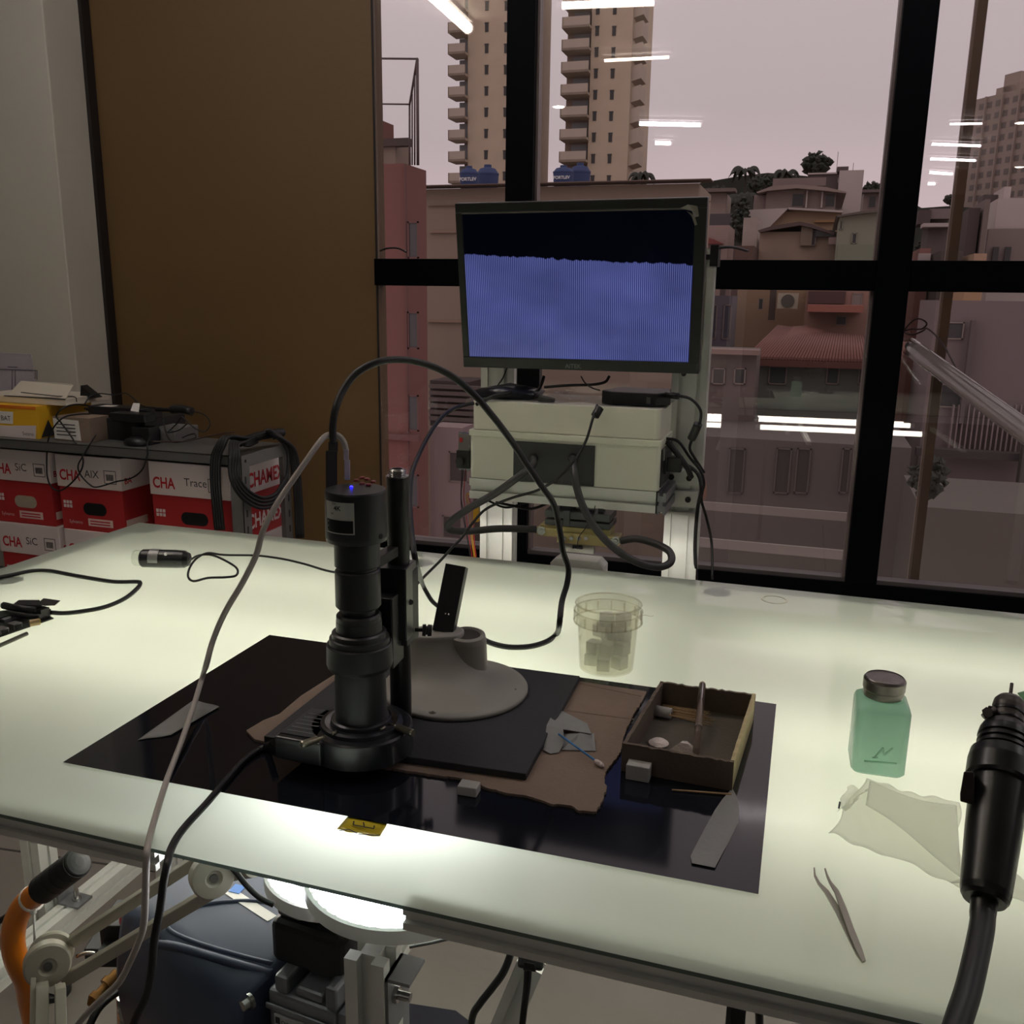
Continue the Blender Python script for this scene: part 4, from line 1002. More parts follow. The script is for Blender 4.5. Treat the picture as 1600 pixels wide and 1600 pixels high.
# small green board corner at the right edge
gq = [T(1590, 1082, .004), T(1640, 1120, .004), T(1660, 1090, .004), T(1612, 1070, .004)]
gq = [T(1590, 1084, .004), T(1616, 1118, .004), T(1660, 1100, .004), T(1630, 1074, .004)]
tag(obj('green_board', MB().loft([gq, [p + V((0, 0, .0016)) for p in gq]]), mat('green_circuit_board', (40, 120, 50), .4, 0, .3, 80)), 'corner of a small green circuit board at the right edge', 'circuit board')
# ------------------------------------------------------------------ big black handle tool at the right
ht_ = thing('black_handle_tool', 'large black handle tool with a hose, standing upright at the right edge', 'tool', D(1548, 1400, .66))
d0, d1 = .80, .70
A0 = D(1577, 1100, d0); A1 = D(1540, 1392, d1); ad = (A1 - A0)
def apt(py):    # point on the tool axis for a pixel row
    lo_, hi_ = -.3, 1.3
    for _ in range(40):
        m_ = (lo_ + hi_) / 2
        if proj(A0 + ad * m_)[1] < py: lo_ = m_
        else: hi_ = m_
    return (lo_ + hi_) / 2
def tprof(lst):
    L = ad.length; out = []
    for py, w_ in lst:
        s_ = apt(py); out.append((s_ * L, w_ / 2 / FPX * depth(A0 + ad * s_)))
    return out
TB = mat('tool_black', (20, 21, 22), .32, 0, .15, 30, spec=.5); TG = mat('tool_grey', (66, 58, 54), .38, .2, .1, 30)
def tp_(nm, lst, m, seg=36): return obj(nm, MB().lathe(A0, tprof(lst), seg, ad), m, ht_)
tp_('nozzle_pin', [(1068, 5), (1092, 5.5)], TG)
tp_('nozzle_cap', [(1090, 20), (1093, 36), (1098, 44), (1106, 47), (1140, 47), (1142, 42), (1146, 40)], TG)
obj('clamp_band', MB().lathe(A0, tprof([(1113, 49), (1116, 49.5), (1118, 49)]), 36, ad).lathe(A0, tprof([(1126, 49), (1128, 49.5), (1130, 49)]), 36, ad), TB, ht_)
tp_('collar', [(1136, 52), (1138, 66), (1146, 74), (1152, 76)], TB)
rb_ = []
for i in range(3): rb_ += [(1152 + i * 9, 77), (1157 + i * 9, 78), (1158 + i * 9, 71), (1161 + i * 9, 71)]
tp_('ribbed_collar', rb_ + [(1180, 80)], TB)
tp_('shoulder', [(1178, 78), (1182, 92), (1196, 97), (1222, 98), (1226, 92)], TB)
tp_('grip', [(1222, 84), (1300, 81), (1392, 74), (1402, 70), (1408, 62)], TB)
tp_('hose_sleeve', [(1400, 40), (1430, 38), (1436, 36)], TB)
hc_ = D(1545, 1112, d0 - .012)
obj('clamp_screw', MB().cyl(D(1536, 1120, d0 - .014), D(1556, 1108, d0 - .014), .0026, seg=10).lathe(D(1543, 1113, d0 - .014), [(-.003, .0046), (.003, .0046)], 6, ray(1543, 1113)), TG, ht_)
obj('clamp_plate', MB().hexa([D(1541, 1122, d0 - .01), D(1553, 1124, d0 - .01), D(1556, 1104, d0 - .01), D(1544, 1102, d0 - .01)], [D(1541, 1122, d0), D(1553, 1124, d0), D(1556, 1104, d0), D(1544, 1102, d0)]), TG, ht_, .001)
def bracket(pts, dp, th, nm='bracket'):
    q = [D(px, py, dp) for px, py in pts]; n = ray(1550, 1250).normalized() * th
    obj(nm, MB().loft([q, [p + n for p in q]]), TG, ht_, .001)
bracket([(1506, 1205), (1522, 1206), (1522, 1258), (1500, 1252), (1500, 1240)], .735, .02)
bracket([(1582, 1218), (1790, 1222), (1790, 1272), (1586, 1268)], .735, .012)
bracket([(1578, 1262), (1592, 1264), (1588, 1314), (1576, 1315)], .735, .012)
pq = D(1785, 1245, .75); obj('stand_rod', MB().cyl((pq.x, pq.y, TZ + .001), (pq.x, pq.y, pq.z + .05), .008, seg=16).lathe((pq.x, pq.y, TZ), [(.0005, .04), (.01, .04)], 24), TG, ht_)
H_P = [A0 + ad * apt(1420), D(1534, 1450, .68), D(1524, 1500, .66), D(1512, 1550, .64), D(1496, 1600, .62), D(1480, 1660, .60), D(1470, 1760, .58)]
obj('hose', MB().tube(H_P, .0088, 16, 8), mat('hose_rubber', (24, 25, 27), .45), ht_)
BRS = mat('pale_brass', (206, 194, 136), .4, .2, .1, 60)
# ================================================================== ALUMINIUM RIG BEHIND THE TABLE
RY = 1.95
rg = thing('aluminium_rig', 'aluminium profile rig behind the table carrying the grey box and the monitor', 'frame', V((-.2, RY, 0)))
def upr(px0, px1, pyr, ytop_px, y, nm='upright', w_=None, ztop=None):
    a, b = YP(px0, pyr, y), YP(px1, pyr, y); xc_ = (a.x + b.x) / 2; W_ = w_ or abs(b.x - a.x)
    zt = ztop if ztop else zat(V((xc_, y, 0)), ytop_px)
    return obj(nm, profile(MB(), (xc_, y + .02, .02), (xc_, y + .02, zt), W_, .04, V((0, 1, 0)), pitch=W_ / 2), ALU, rg), xc_, W_, zt
upr(750, 800, 820, 500, RY)
o, xr, wr, zr_ = upr(1037, 1091, 830, 388, RY)
obj('end_cap', MB().box((xr + wr / 2 - .010, RY - .004, zr_ - .035), (xr + wr / 2 + .006, RY + .045, zr_ + .006)), BLK, rg)
obj('end_cap', MB().box((xr - wr / 2, RY - .001, zr_ - .022), (xr + wr / 2 - .01, RY + .041, zr_ - .012)), BLK, rg)
for x in (xr, YP(775, 820, RY).x): obj('foot', MB().lathe((x, RY + .02, 0), [(0, .035), (.02, .02)], 16), BLK, rg)
# enclosure, front face plane
EY = 1.80
fl_, fr2 = YP(735, 690, EY), YP(1031, 690, EY)
ex0, ex1 = YP(734, 730, EY).x, YP(1030, 740, EY).x
exc = (ex0 + ex1) / 2
def ez(px, py): return YP(px, py, EY).z
eb_z0 = ez(880, 757); eb_z1 = ez(880, 686); el_z1 = ez(880, 632)
ed = RY - .005
ENC = mat('pale_grey_enclosure', (228, 230, 214), .5, 0, .03, 8); ENCL = mat('pale_grey_lid', (228, 226, 212), .5, 0, .04, 8)
en = thing('enclosure_box', 'pale grey equipment box with a dark front panel on the rig below the monitor', 'box', (exc, (EY + ed) / 2, eb_z0))
edp = EY + .20
obj('lower_shell', MB().rbox((ex0, EY, eb_z0), (ex1, edp, eb_z1 - .004), .008, k=4), ENC, en, .0015)
obj('lid', MB().rbox((ex0 + .004, EY + .002, eb_z1 + .008), (ex1 - .003, edp - .004, el_z1), .012, k=5), ENCL, en, .003)
obj('lid_flange', MB().rbox((ex0 - .003, EY - .003, eb_z1 - .004), (ex1 + .002, edp, eb_z1 + .008), .008, k=4), ENC, en, .0012)
pa, pb2 = YP(803, 700, EY).x, YP(930, 700, EY).x
pzt = eb_z1 - .010
fpn = obj('front_panel', MB().box((pa, EY - .0025, eb_z0 + .001), (pb2, EY + .001, pzt)), mat('dark_panel', (58, 60, 62), .5, 0, .08, 60), en)
obj('side_panel', MB().box((ex1 - .001, EY + .012, eb_z0 + .006), (ex1 + .0025, edp - .01, eb_z1 - .012)), mat('black_side_panel', (30, 30, 32), .4), en)
for px in (833, 895):
    q = YP(px, 716, EY - .004); obj('cable_gland', MB().lathe(q + V((0, .004, 0)), [(0, .011), (.006, .011), (.006, .007)], 20, V((0, -1, 0))), BLK, en)
# sockets on the right side
sx0 = ex1 + .0025
obj('power_socket', MB().box((sx0, EY + .035, eb_z0 + .03), (sx0 + .006, EY + .075, eb_z0 + .07)), BLK, en, .001)
obj('rocker_switch', MB().box((sx0, EY + .018, eb_z0 + .06), (sx0 + .003, EY + .030, eb_z0 + .085)), mat('switch_grey', (120, 120, 118), .5), en)
obj('plug', MB().box((sx0 + .006, EY + .04, eb_z0 + .034), (sx0 + .035, EY + .07, eb_z0 + .064)), BLK, en, .002)
# clear film over the lid
FILM = clear('clear_film', (.93, .93, .92), .10, .12, grz=.6)
def fz(u, v): return (0, 0, .003 * abs(math.sin(9 * u + 4 * v)) + .002 * math.sin(23 * u))
fo = drape('clear_film', [V((ex0 - .01, EY + .004, el_z1 + .0015)), V((ex1 + .004, EY + .004, el_z1 + .0015)), V((ex1 + .004, edp + .02, el_z1 + .0015)), V((ex0 - .01, edp + .02, el_z1 + .0015))], 30, 12, fz, .0002, FILM)
tag(fo, 'wrinkled clear plastic film lying on the lid of the grey box', 'plastic film')
obj('hanging_flap', MB().loft([[V((ex0 - .012, EY + .01, el_z1)), V((ex0 - .006, EY + .08, el_z1)), V((ex0 - .02, EY + .06, el_z1 - .018)), V((ex0 - .018, EY + .02, el_z1 - .016))], [V((ex0 - .0125, EY + .01, el_z1)), V((ex0 - .0065, EY + .08, el_z1)), V((ex0 - .0205, EY + .06, el_z1 - .018)), V((ex0 - .0185, EY + .02, el_z1 - .016))]]), FILM, fo)
# faint embossing on the lid front
em = MB()
for px0, px1, pw in ((788, 800, 3), (826, 845, 2), (872, 905, 2), (966, 990, 2)):
    a, b = YP(px0, 648, EY + .0015), YP(px1, 648, EY + .0015); obj('raised_marking', MB().box((a.x, EY - .0004 + .002, a.z - .003), (b.x, EY + .0028, a.z + .002)), ENCL, en)
# things on the lid
zl_ = el_z1 + .002
nb = thing('network_switch', 'flat black electronics box on the right of the grey enclosure lid', 'electronics', (ex1 - .06, EY + .06, zl_))
na, nb_ = YP(936, 620, EY + .02), YP(1034, 620, EY + .02)
obj('case', MB().loft([[V((na.x, EY + .045, z)), V((na.x + .025, EY + .022, z)), V((nb_.x - .012, EY + .020, z)), V((nb_.x + .012, EY + .06, z)), V((nb_.x + .002, EY + .13, z)), V((na.x + .02, EY + .13, z))] for z in (zl_, zl_ + .026)]), BLK, nb, .002)
obj('round_badge', MB().lathe((na.x + .05, EY + .0215, zl_ + .012), [(0, .006), (.0015, .006)], 16, V((0, -1, 0))), RUB, nb)
obj('port', MB().box((nb_.x - .03, EY + .0185, zl_ + .005), (nb_.x - .022, EY + .021, zl_ + .018)), mat('port_grey', (90, 90, 88), .4), nb)
bgm = MB(); bq = D(785, 612, 1.80)
pr = obj('black_pouch', MB().loft([[V((ex0 + .0 + x, EY + .03 + y, zl_ + .0005 + z)) for x, y, z in ring_] for ring_ in (
    [(.0, 0, 0), (.06, -.012, 0), (.12, 0, 0), (.13, .05, 0), (.06, .07, 0), (.0, .05, 0)], [(-.012, 0, .010), (.06, -.016, .012), (.13, -.004, .010), (.14, .05, .016), (.06, .08, .014), (-.01, .05, .012)],
    [(.01, .01, .020), (.06, 0, .026), (.10, .01, .020), (.11, .04, .024), (.06, .055, .028), (.01, .04, .018)])], smooth=True), mat('black_plastic_bag', (24, 27, 36), .3), None)
tag(pr, 'crumpled black bag on the left of the grey enclosure lid', 'bag')
q = YP(854, 622, EY + .015); tag(obj('foam_scrap', MB().hexa([V((q.x - .016, EY + .01, zl_)), V((q.x + .016, EY + .012, zl_)), V((q.x + .014, EY + .03, zl_)), V((q.x - .016, EY + .028, zl_))], [V((q.x - .016, EY + .01, zl_ + .010)), V((q.x + .014, EY + .012, zl_ + .006)), V((q.x + .014, EY + .03, zl_ + .006)), V((q.x - .016, EY + .028, zl_ + .012))]), mat('dark_grey_foam', (62, 62, 60), .8)), 'small dark grey foam scrap on the middle of the enclosure lid', 'scrap')
# beams below the enclosure
bz1 = eb_z0 - .001; bx0, bx1 = ex0 - .001, ex1 - .004
for z_ in (bz1 - .012, bz1 - .034): pass
obj('front_beam', profile(MB(), (bx0, EY + .012, bz1 - .022), (bx1, EY + .012, bz1 - .022), .024, .044, V((0, 0, 1)), pitch=.044, sl=.012, dp=.009), ALU, rg)
obj('beam_cover', MB().box((bx1, EY, bz1 - .044), (bx1 + .003, EY + .024, bz1)), BLK, rg)
obj('side_beam', profile(MB(), (bx1 + .010, EY + .0, bz1 - .024), (bx1 + .010, RY + .02, bz1 - .024), .02, .044, V((0, 0, 1)), pitch=.03), ALUD, rg)
obj('side_beam', profile(MB(), (bx0 + .020, EY + .02, bz1 - .022), (bx0 + .020, RY + .02, bz1 - .022), .02, .04, V((0, 0, 1)), pitch=.03), ALUD, rg)
# clamp blocks bolted to the right upright
for k_, (p0, p1) in enumerate(((734, 757), (766, 792))):
    za, zb_ = YP(1060, p1, RY - .012).z, YP(1060, p0, RY - .012).z
    xa_, xb_ = YP(1034, 760, RY - .012).x, YP(1090, 760, RY - .012).x
    obj('clamp_block', MB().box((xa_, RY - .014, za), (xb_, RY + .018, zb_)), ALU, rg, .001)
    for fx in (.26, .76):
        cx_ = xa_ + (xb_ - xa_) * fx; q = V((cx_, RY - .014, (za + zb_) / 2))
        obj('bolt', MB().lathe(q, [(0, .0062), (.004, .0062)], 14, V((0, -1, 0))), BLK, rg)
cz = YP(1065, 800, RY - .012).z
obj('angle_bracket', MB().box((xa_, RY - .014, cz - .006), (xb_, RY + .018, cz - .001)).box((xa_ - .02, RY - .018, YP(1020, 790, RY).z - .008), (xa_, RY - .014, YP(1020, 790, RY).z + .03)), ALU, rg)
obj('bolt', MB().lathe((xa_ - .012, RY - .018, YP(1020, 782, RY).z), [(0, .006), (.004, .006)], 12, V((0, -1, 0))), STEEL, rg)
# monitor post bracket behind
mbx = YP(823, 600, 1.90)
obj('monitor_bracket', MB().box((mbx.x - .022, 1.90, el_z1 - .01), (mbx.x + .028, 1.92, el_z1 + .16)), BLK, rg)
# heating head hanging under the beam
hd_ = thing('heating_head', 'brass and steel clamp head hanging below the grey box', 'machine part', V((YP(900, 840, 1.82).x, 1.83, YP(900, 870, 1.82).z)))
HY = 1.80
def hb(px0, px1, py0, py1, y0, y1, nm, m, bev=.0008, parent=hd_):
    a, b = YP(px0, (py0 + py1) / 2, y0), YP(px1, (py0 + py1) / 2, y0); z0 = YP((px0 + px1) / 2, py1, y0).z; z1 = YP((px0 + px1) / 2, py0, y0).z
    return obj(nm, MB().box((a.x, y0, z0), (b.x, y1, z1)), m, parent, bev)
DST = mat('dark_steel_block', (86, 88, 90), .35, .6, .1, 40)
hb(874, 898, 782, 822, HY + .01, HY + .05, 'hinge_block', DST); hb(900, 930, 782, 806, HY + .02, HY + .05, 'hinge_block', ALU)
hb(851, 953, 801, 812, HY - .01, HY + .06, 'upper_plate', DST); hb(851, 953, 815, 824, HY - .01, HY + .06, 'lower_plate', DST)
hb(934, 944, 794, 802, HY + .0, HY + .012, 'bolt', BLK)
hb(880, 890, 798, 822, HY - .016, HY - .010, 'link_arm', DST)
hb(843, 952, 824, 838, HY - .004, HY + .05, 'brass_block', BRS)
hb(870, 965, 836, 852, HY - .014, HY + .03, 'brass_bar', BRS); hb(838, 872, 826, 838, HY - .014, HY + .02, 'brass_bar', BRS)
for px in (882, 893, 905, 916):
    q = YP(px, 841, HY - .014); obj('bolt', MB().lathe(q, [(0, .0042), (.003, .0042)], 14, V((0, -1, 0))), STEEL, hd_)
hb(880, 928, 850, 864, HY, HY + .012, 'lower_tab', mat('tab_grey', (150, 150, 140), .4, .5))
for px in (899, 905): q = YP(px, 856, HY); obj('bolt', MB().lathe(q, [(0, .0030), (.003, .0030)], 12, V((0, -1, 0))), STEEL, hd_)
hb(894, 910, 853, 858, HY - .004, HY, 'clip', BLK)
for px, py in ((846, 829), (962, 845)):
    q = YP(px, py, HY - .016); obj('terminal', MB().lathe(q, [(0, .010), (.004, .010)], 6, V((0, -1, 0))).lathe(q, [(.004, .005), (.008, .005)], 12, V((0, -1, 0))), STEEL, hd_)
obj('sensor_wire', MB().tube([YP(930, 790, HY - .01), YP(926, 806, HY - .02), YP(915, 825, HY - .02), YP(904, 840, HY - .02), YP(902, 856, HY - .01)], .0009, 6), RUB, hd_)
# thick heating cables
TH = mat('grey_heavy_cable', (58, 58, 58), .45, 0, .12, 40)
def thick(pts, label, r=.0075):
    P_ = [YP(px, py, y) for px, py, y in pts]; cable('thick_cable', label, P_, r, TH, seg=12, sub=8)
thick([(833, 717, 1.79), (832, 728, 1.74), (810, 745, 1.70), (775, 770, 1.69), (735, 793, 1.68), (708, 812, 1.68), (699, 823, 1.69), (708, 829, 1.70), (735, 830, 1.73), (780, 826, 1.76), (838, 827, 1.785)], 'thick grey cable looping left from the box panel to the brass block')
thick([(895, 716, 1.79), (897, 735, 1.75), (902, 765, 1.73), (915, 800, 1.72), (938, 835, 1.71), (968, 863, 1.71), (1000, 880, 1.71), (1030, 886, 1.72), (1048, 878, 1.74), (1046, 862, 1.76), (1025, 850, 1.775), (995, 842, 1.78), (970, 845, 1.785)], 'thick grey cable looping right from the box panel to the brass block')
# white bracket standing behind the table edge
wbm = MB(); q0 = YP(902, 880, 1.715)
za_, zb2 = YP(900, 873, 1.71).z, .86
a, b = YP(862, 885, 1.71), YP(944, 885, 1.71)
wb_ = obj('white_bracket', MB().loft([[V((a.x, y, .87)), V((a.x, y, za_ - .010)), V((a.x + .012, y, za_)), V((b.x - .012, y, za_)), V((b.x, y, za_ - .012)), V((b.x, y, .87)), V((b.x - .008, y, .87)), V((b.x - .010, y, za_ - .022)), V((b.x - .018, y, za_ - .016)), V((a.x + .018, y, za_ - .016)), V((a.x + .010, y, za_ - .021)), V((a.x + .008, y, .87))] for y in (1.700, 1.745)]), WHT, rg)
# relay block at the left of the enclosure
rl = thing('relay_module', 'small clear relay and black knob on the left of the grey box', 'electronics', YP(722, 720, 1.82))
hb(716, 733, 678, 704, 1.83, 1.86, 'relay', clear('relay_clear', (.8, .8, .8), .08, .05, trl=.5, trc=(.6, .58, .56)), parent=rl); hb(713, 733, 704, 732, 1.83, 1.87, 'socket', BLK, parent=rl)
q = YP(720, 720, 1.83); obj('knob', MB().lathe(q, [(0, .010), (.010, .009)], 20, V((0, -1, 0))), BLK, rl)
hb(718, 722, 684, 691, 1.826, 1.83, 'red_mark', mat('red_plastic', (190, 40, 44), .5), 0, rl)
obj('mounting_strip', MB().box((YP(716, 700, 1.87).x, 1.872, YP(722, 735, 1.87).z), (ex0 + .002, 1.876, YP(722, 675, 1.87).z)), ALUD, rl)
for i, (c_, dx_, nm) in enumerate((((30, 30, 32), 0, 'black'), ((190, 36, 40), 7, 'red'), ((34, 34, 36), 3, 'black'), ((214, 160, 40), 14, 'yellow'), ((220, 180, 50), 18, 'yellow'), ((200, 40, 40), 22, 'red'))):
    y0_ = 733 if i < 3 else 770
    cable('thin_wire', 'thin wire among those hanging below the relay left of the grey box' , [YP(722 + dx_ * .8, y0_, 1.84), YP(720 + dx_ * .8 - i, 775, 1.84), YP(722 + dx_ * .8, 800, 1.85), YP(728 + dx_ * .6, 830 + 3 * i, 1.88), YP(738 + dx_ * .4, 890, 1.9)], .0009, mat(nm + '_wire', c_, .45), 'wire', 6, 4, 'loose wires left of the rig')
o = obj('yellow_connector', MB().box((YP(739, 805, 1.83).x, 1.83, YP(739, 815, 1.83).z), (YP(747, 805, 1.83).x, 1.842, YP(739, 786, 1.83).z)), mat('yellow_plastic', (226, 178, 40), .45)); tag(o, 'small yellow connector among the wires left of the rig', 'connector')
# other cables around the rig
def rc_(pts, label, r=.003, g=None): cable('black_cable', label, [YP(px, py, y) for px, py, y in pts], r, RUB, group=g)
PF_ = [YP(px, py, y) for px, py, y in ((933, 633, 1.79), (926, 655, 1.76), (915, 690, 1.74), (897, 720, 1.72), (870, 748, 1.71), (840, 766, 1.70), (800, 778, 1.69), (760, 795, 1.68), (738, 818, 1.66), (720, 842, 1.64), (706, 856, 1.62), (690, 874, 1.6))]
cable('black_cable', 'thin black cable with a ferrite bead running from the lid down to the glass', PF_ + [T(672, 892, .004), T(656, 908, .0035), T(640, 924, .0035), T(628, 936, .0035)], .0028, RUB)
a, b = YP(938, 636, 1.785), YP(927, 655, 1.77)
cc_ = [o for o in SC.collection.objects if o.name.startswith('black_cable')][-1]
obj('ferrite_bead', MB().lathe(a, [(0, .004), (.002, .0085), (.022, .0085), (.024, .005)], 16, b - a), BLK, cc_)
rc_([(1040, 618, 1.84), (1062, 619, 1.83), (1080, 624, 1.82), (1094, 640, 1.82), (1094, 658, 1.82), (1088, 675, 1.83), (1080, 690, 1.84), (1078, 702, 1.85), (1085, 715, 1.87), (1100, 738, 1.9)], 'black cable with an inline block right of the enclosure lid')
cc_ = [o for o in SC.collection.objects if o.name.startswith('black_cable')][-1]
obj('inline_block', MB().tube([YP(1091, 662, 1.82), YP(1086, 674, 1.825), YP(1080, 686, 1.83)], .0085, 8, 3), BLK, cc_)
obj('plug', MB().cyl(YP(1040, 617, 1.84), YP(1060, 619, 1.83), .0065, seg=12), BLK, cc_)
rc_([(1040, 685, 1.86), (1060, 690, 1.86), (1078, 715, 1.87), (1094, 735, 1.88), (1100, 755, 1.9), (1096, 780, 1.91), (1104, 810, 1.92), (1112, 850, 1.94), (1113, 905, 1.95)], 'black cable hanging beside the right upright to the table edge')
rc_([(1050, 722, 1.86), (1070, 726, 1.86), (1090, 740, 1.87), (1096, 765, 1.88), (1090, 795, 1.92), (1086, 850, 1.94), (1088, 905, 1.96)], 'black mains cable leaving the socket of the grey box', .004)
rc_([(1042, 690, 1.86), (1055, 705, 1.85), (1072, 728, 1.85), (1080, 745, 1.88)], 'short thick black cable at the right side of the grey box', .006)
rc_([(850, 588, 1.88), (846, 600, 1.87), (838, 612, 1.86), (820, 616, 1.85)], 'black cable dropping from the monitor onto the black bag', .0035)
rc_([(952, 588, 1.88), (945, 597, 1.87), (925, 601, 1.87), (890, 602, 1.86), (850, 605, 1.85)], 'black cable drooping under the middle of the monitor', .003)
rc_([(908, 588, 1.88), (914, 598, 1.87), (925, 606, 1.86), (937, 610, 1.85)], 'thin black wire under the monitor logo', .0015)
rc_([(792, 575, 1.89), (786, 590, 1.89), (778, 602, 1.88)], 'thin black wire beside the left upright under the monitor', .0015)
rc_([(744, 632, 1.80), (770, 620, 1.80), (800, 612, 1.82)], 'black cable lying over the left corner of the lid', .0038)
rc_([(775, 785, 1.86), (800, 790, 1.85), (830, 795, 1.84), (858, 785, 1.84), (875, 775, 1.83)], 'black cable sagging under the front beam', .003)
rc_([(762, 782, 1.88), (790, 793, 1.87), (820, 786, 1.86), (850, 779, 1.85)], 'second black cable sagging under the front beam', .0025)
# ------------------------------------------------------------------ monitor
mn = thing('monitor', 'black flat monitor showing blue vertical stripes under a black band', 'monitor', YP(908, 580, 1.86))
MT, MBt = 1.800, 1.852
TLm, TRm, BRm, BLm = YP(711, 318, MT), YP(1106, 308, MT), YP(1092, 584, MBt), YP(725, 573, MBt)
nM = (BRm - BLm).cross(TLm - BLm).normalized()   # towards the camera
if nM.y > 0: nM = -nM
def mp(u, v, d=0.0):  # u right 0..1, v up 0..1
    return BLm.lerp(BRm, u).lerp(TLm.lerp(TRm, u), v) + nM * d
def mq(u0, u1, v0, v1, d0, d1, nm, m, parent=mn, bev=0.0):
    return obj(nm, MB().hexa([mp(u0, v0, d0), mp(u1, v0, d0), mp(u1, v1, d0), mp(u0, v1, d0)], [mp(u0, v0, d1), mp(u1, v0, d1), mp(u1, v1, d1), mp(u0, v1, d1)]), m, parent, bev)
BZ = mat('monitor_bezel', (34, 36, 36), .35, 0, .1, 20)
mq(0, 1, 0, 1, -.022, -.004, 'housing', BZ, bev=.002)
mq(.15, .85, .15, .85, -.045, -.022, 'back_bulge', BZ, bev=.004)
su0, su1, sv0, sv1 = .028, .957, .068, .945
mq(0, 1, 0, sv0, -.004, .003, 'bottom_bezel', BZ, bev=.0015); mq(0, 1, sv1, 1, -.004, .002, 'top_bezel', BZ, bev=.0015)
mq(0, su0, sv0, sv1, -.004, .002, 'side_bezel', BZ, bev=.001); mq(su1, 1, sv0, sv1, -.004, .002, 'side_bezel', BZ, bev=.001)
mq(su0, .965, sv1 - .008, sv1, -.003, .0025, 'chin_strip', mat('bezel_strip', (96, 92, 84), .4))
m = bpy.data.materials.new('screen_image'); m.use_nodes = True; nt = m.node_tree; nt.nodes.clear(); N = nt.nodes.new; Lk = nt.links.new
o_ = N('ShaderNodeOutputMaterial'); uvn = N('ShaderNodeUVMap'); uvn.uv_map = 'UVMap'; sp = N('ShaderNodeSeparateXYZ'); Lk(uvn.outputs[0], sp.inputs[0])
def mth(op, a, b=None, c=None):
    n = N('ShaderNodeMath'); n.operation = op
    for i, x in enumerate((a, b, c)):
        if x is None: continue
        if isinstance(x, (int, float)): n.inputs[i].default_value = x
        else: Lk(x, n.inputs[i])
    return n.outputs[0]
U_, V_ = sp.outputs[0], sp.outputs[1]
st_ = mth('MULTIPLY_ADD', mth('SINE', mth('MULTIPLY', U_, 2 * math.pi * 117)), .5, .5)
ns = N('ShaderNodeTexNoise'); ns.noise_dimensions = '1D'; ns.inputs['Scale'].default_value = 34; ns.inputs['Detail'].default_value = 3; Lk(U_, ns.inputs['W'])
ns2 = N('ShaderNodeTexNoise'); ns2.noise_dimensions = '1D'; ns2.inputs['Scale'].default_value = 5; Lk(U_, ns2.inputs['W'])
edge = mth('ADD', mth('MULTIPLY_ADD', U_, -.075, .722), mth('MULTIPLY_ADD', ns.outputs[0], .03, mth('MULTIPLY_ADD', ns2.outputs[0], .04, -.035)))
below = mth('MULTIPLY', mth('SUBTRACT', edge, V_), 120); cl_ = N('ShaderNodeClamp'); Lk(below, cl_.inputs[0])
mc = N('ShaderNodeMix'); mc.data_type = 'RGBA'; mc.inputs[6].default_value = lin((38, 44, 124)); mc.inputs[7].default_value = lin((124, 134, 200)); Lk(st_, mc.inputs[0])
nc = N('ShaderNodeTexNoise'); nc.inputs['Scale'].default_value = 3; Lk(uvn.outputs[0], nc.inputs['Vector'])
mv = N('ShaderNodeMix'); mv.data_type = 'RGBA'; mv.blend_type = 'MULTIPLY'; mv.inputs[0].default_value = 1; Lk(mc.outputs[2], mv.inputs[6])
vr = N('ShaderNodeMapRange'); vr.inputs[1].default_value = .3; vr.inputs[2].default_value = .7; vr.inputs[3].default_value = .75; vr.inputs[4].default_value = 1.15; Lk(nc.outputs[0], vr.inputs[0]); Lk(vr.outputs[0], mv.inputs[7])
mm = N('ShaderNodeMix'); mm.data_type = 'RGBA'; mm.inputs[6].default_value = lin((2, 4, 14)); Lk(cl_.outputs[0], mm.inputs[0]); Lk(mv.outputs[2], mm.inputs[7])
em_ = N('ShaderNodeEmission'); em_.inputs[1].default_value = .56; Lk(mm.outputs[2], em_.inputs[0])
gl = N('ShaderNodeBsdfGlossy'); gl.inputs['Roughness'].default_value = .12; gl.inputs[0].default_value = (.035, .035, .035, 1)
ad_ = N('ShaderNodeAddShader'); Lk(em_.outputs[0], ad_.inputs[0]); Lk(gl.outputs[0], ad_.inputs[1]); Lk(ad_.outputs[0], o_.inputs[0])
s_ = MB(); s_.hexa([mp(su0, sv0, -.004), mp(su1, sv0, -.004), mp(su1, sv1, -.004), mp(su0, sv1, -.004)], [mp(su0, sv0, -.002), mp(su1, sv0, -.002), mp(su1, sv1, -.002), mp(su0, sv1, -.002)])
s_.uv = {0: (0, 0), 1: (1, 0), 2: (1, 1), 3: (0, 1), 4: (0, 0), 5: (1, 0), 6: (1, 1), 7: (0, 1)}
obj('screen', s_, m, mn)
lettering('AiTEK', mp(.452, .014, .0034), BRm - BLm, TLm - BLm, .0125, mat('logo_grey', (110, 112, 112), .4, .3), mn, 'logo', .0003, True)
obj('power_button', MB().lathe(mp(.94, -.004, -.006), [(0, .005), (.006, .005)], 14, nM), BLK, mn)
fm = clear('torn_film', (.9, .88, .84), .2, .15, trl=.5, trc=(.8, .76, .66))
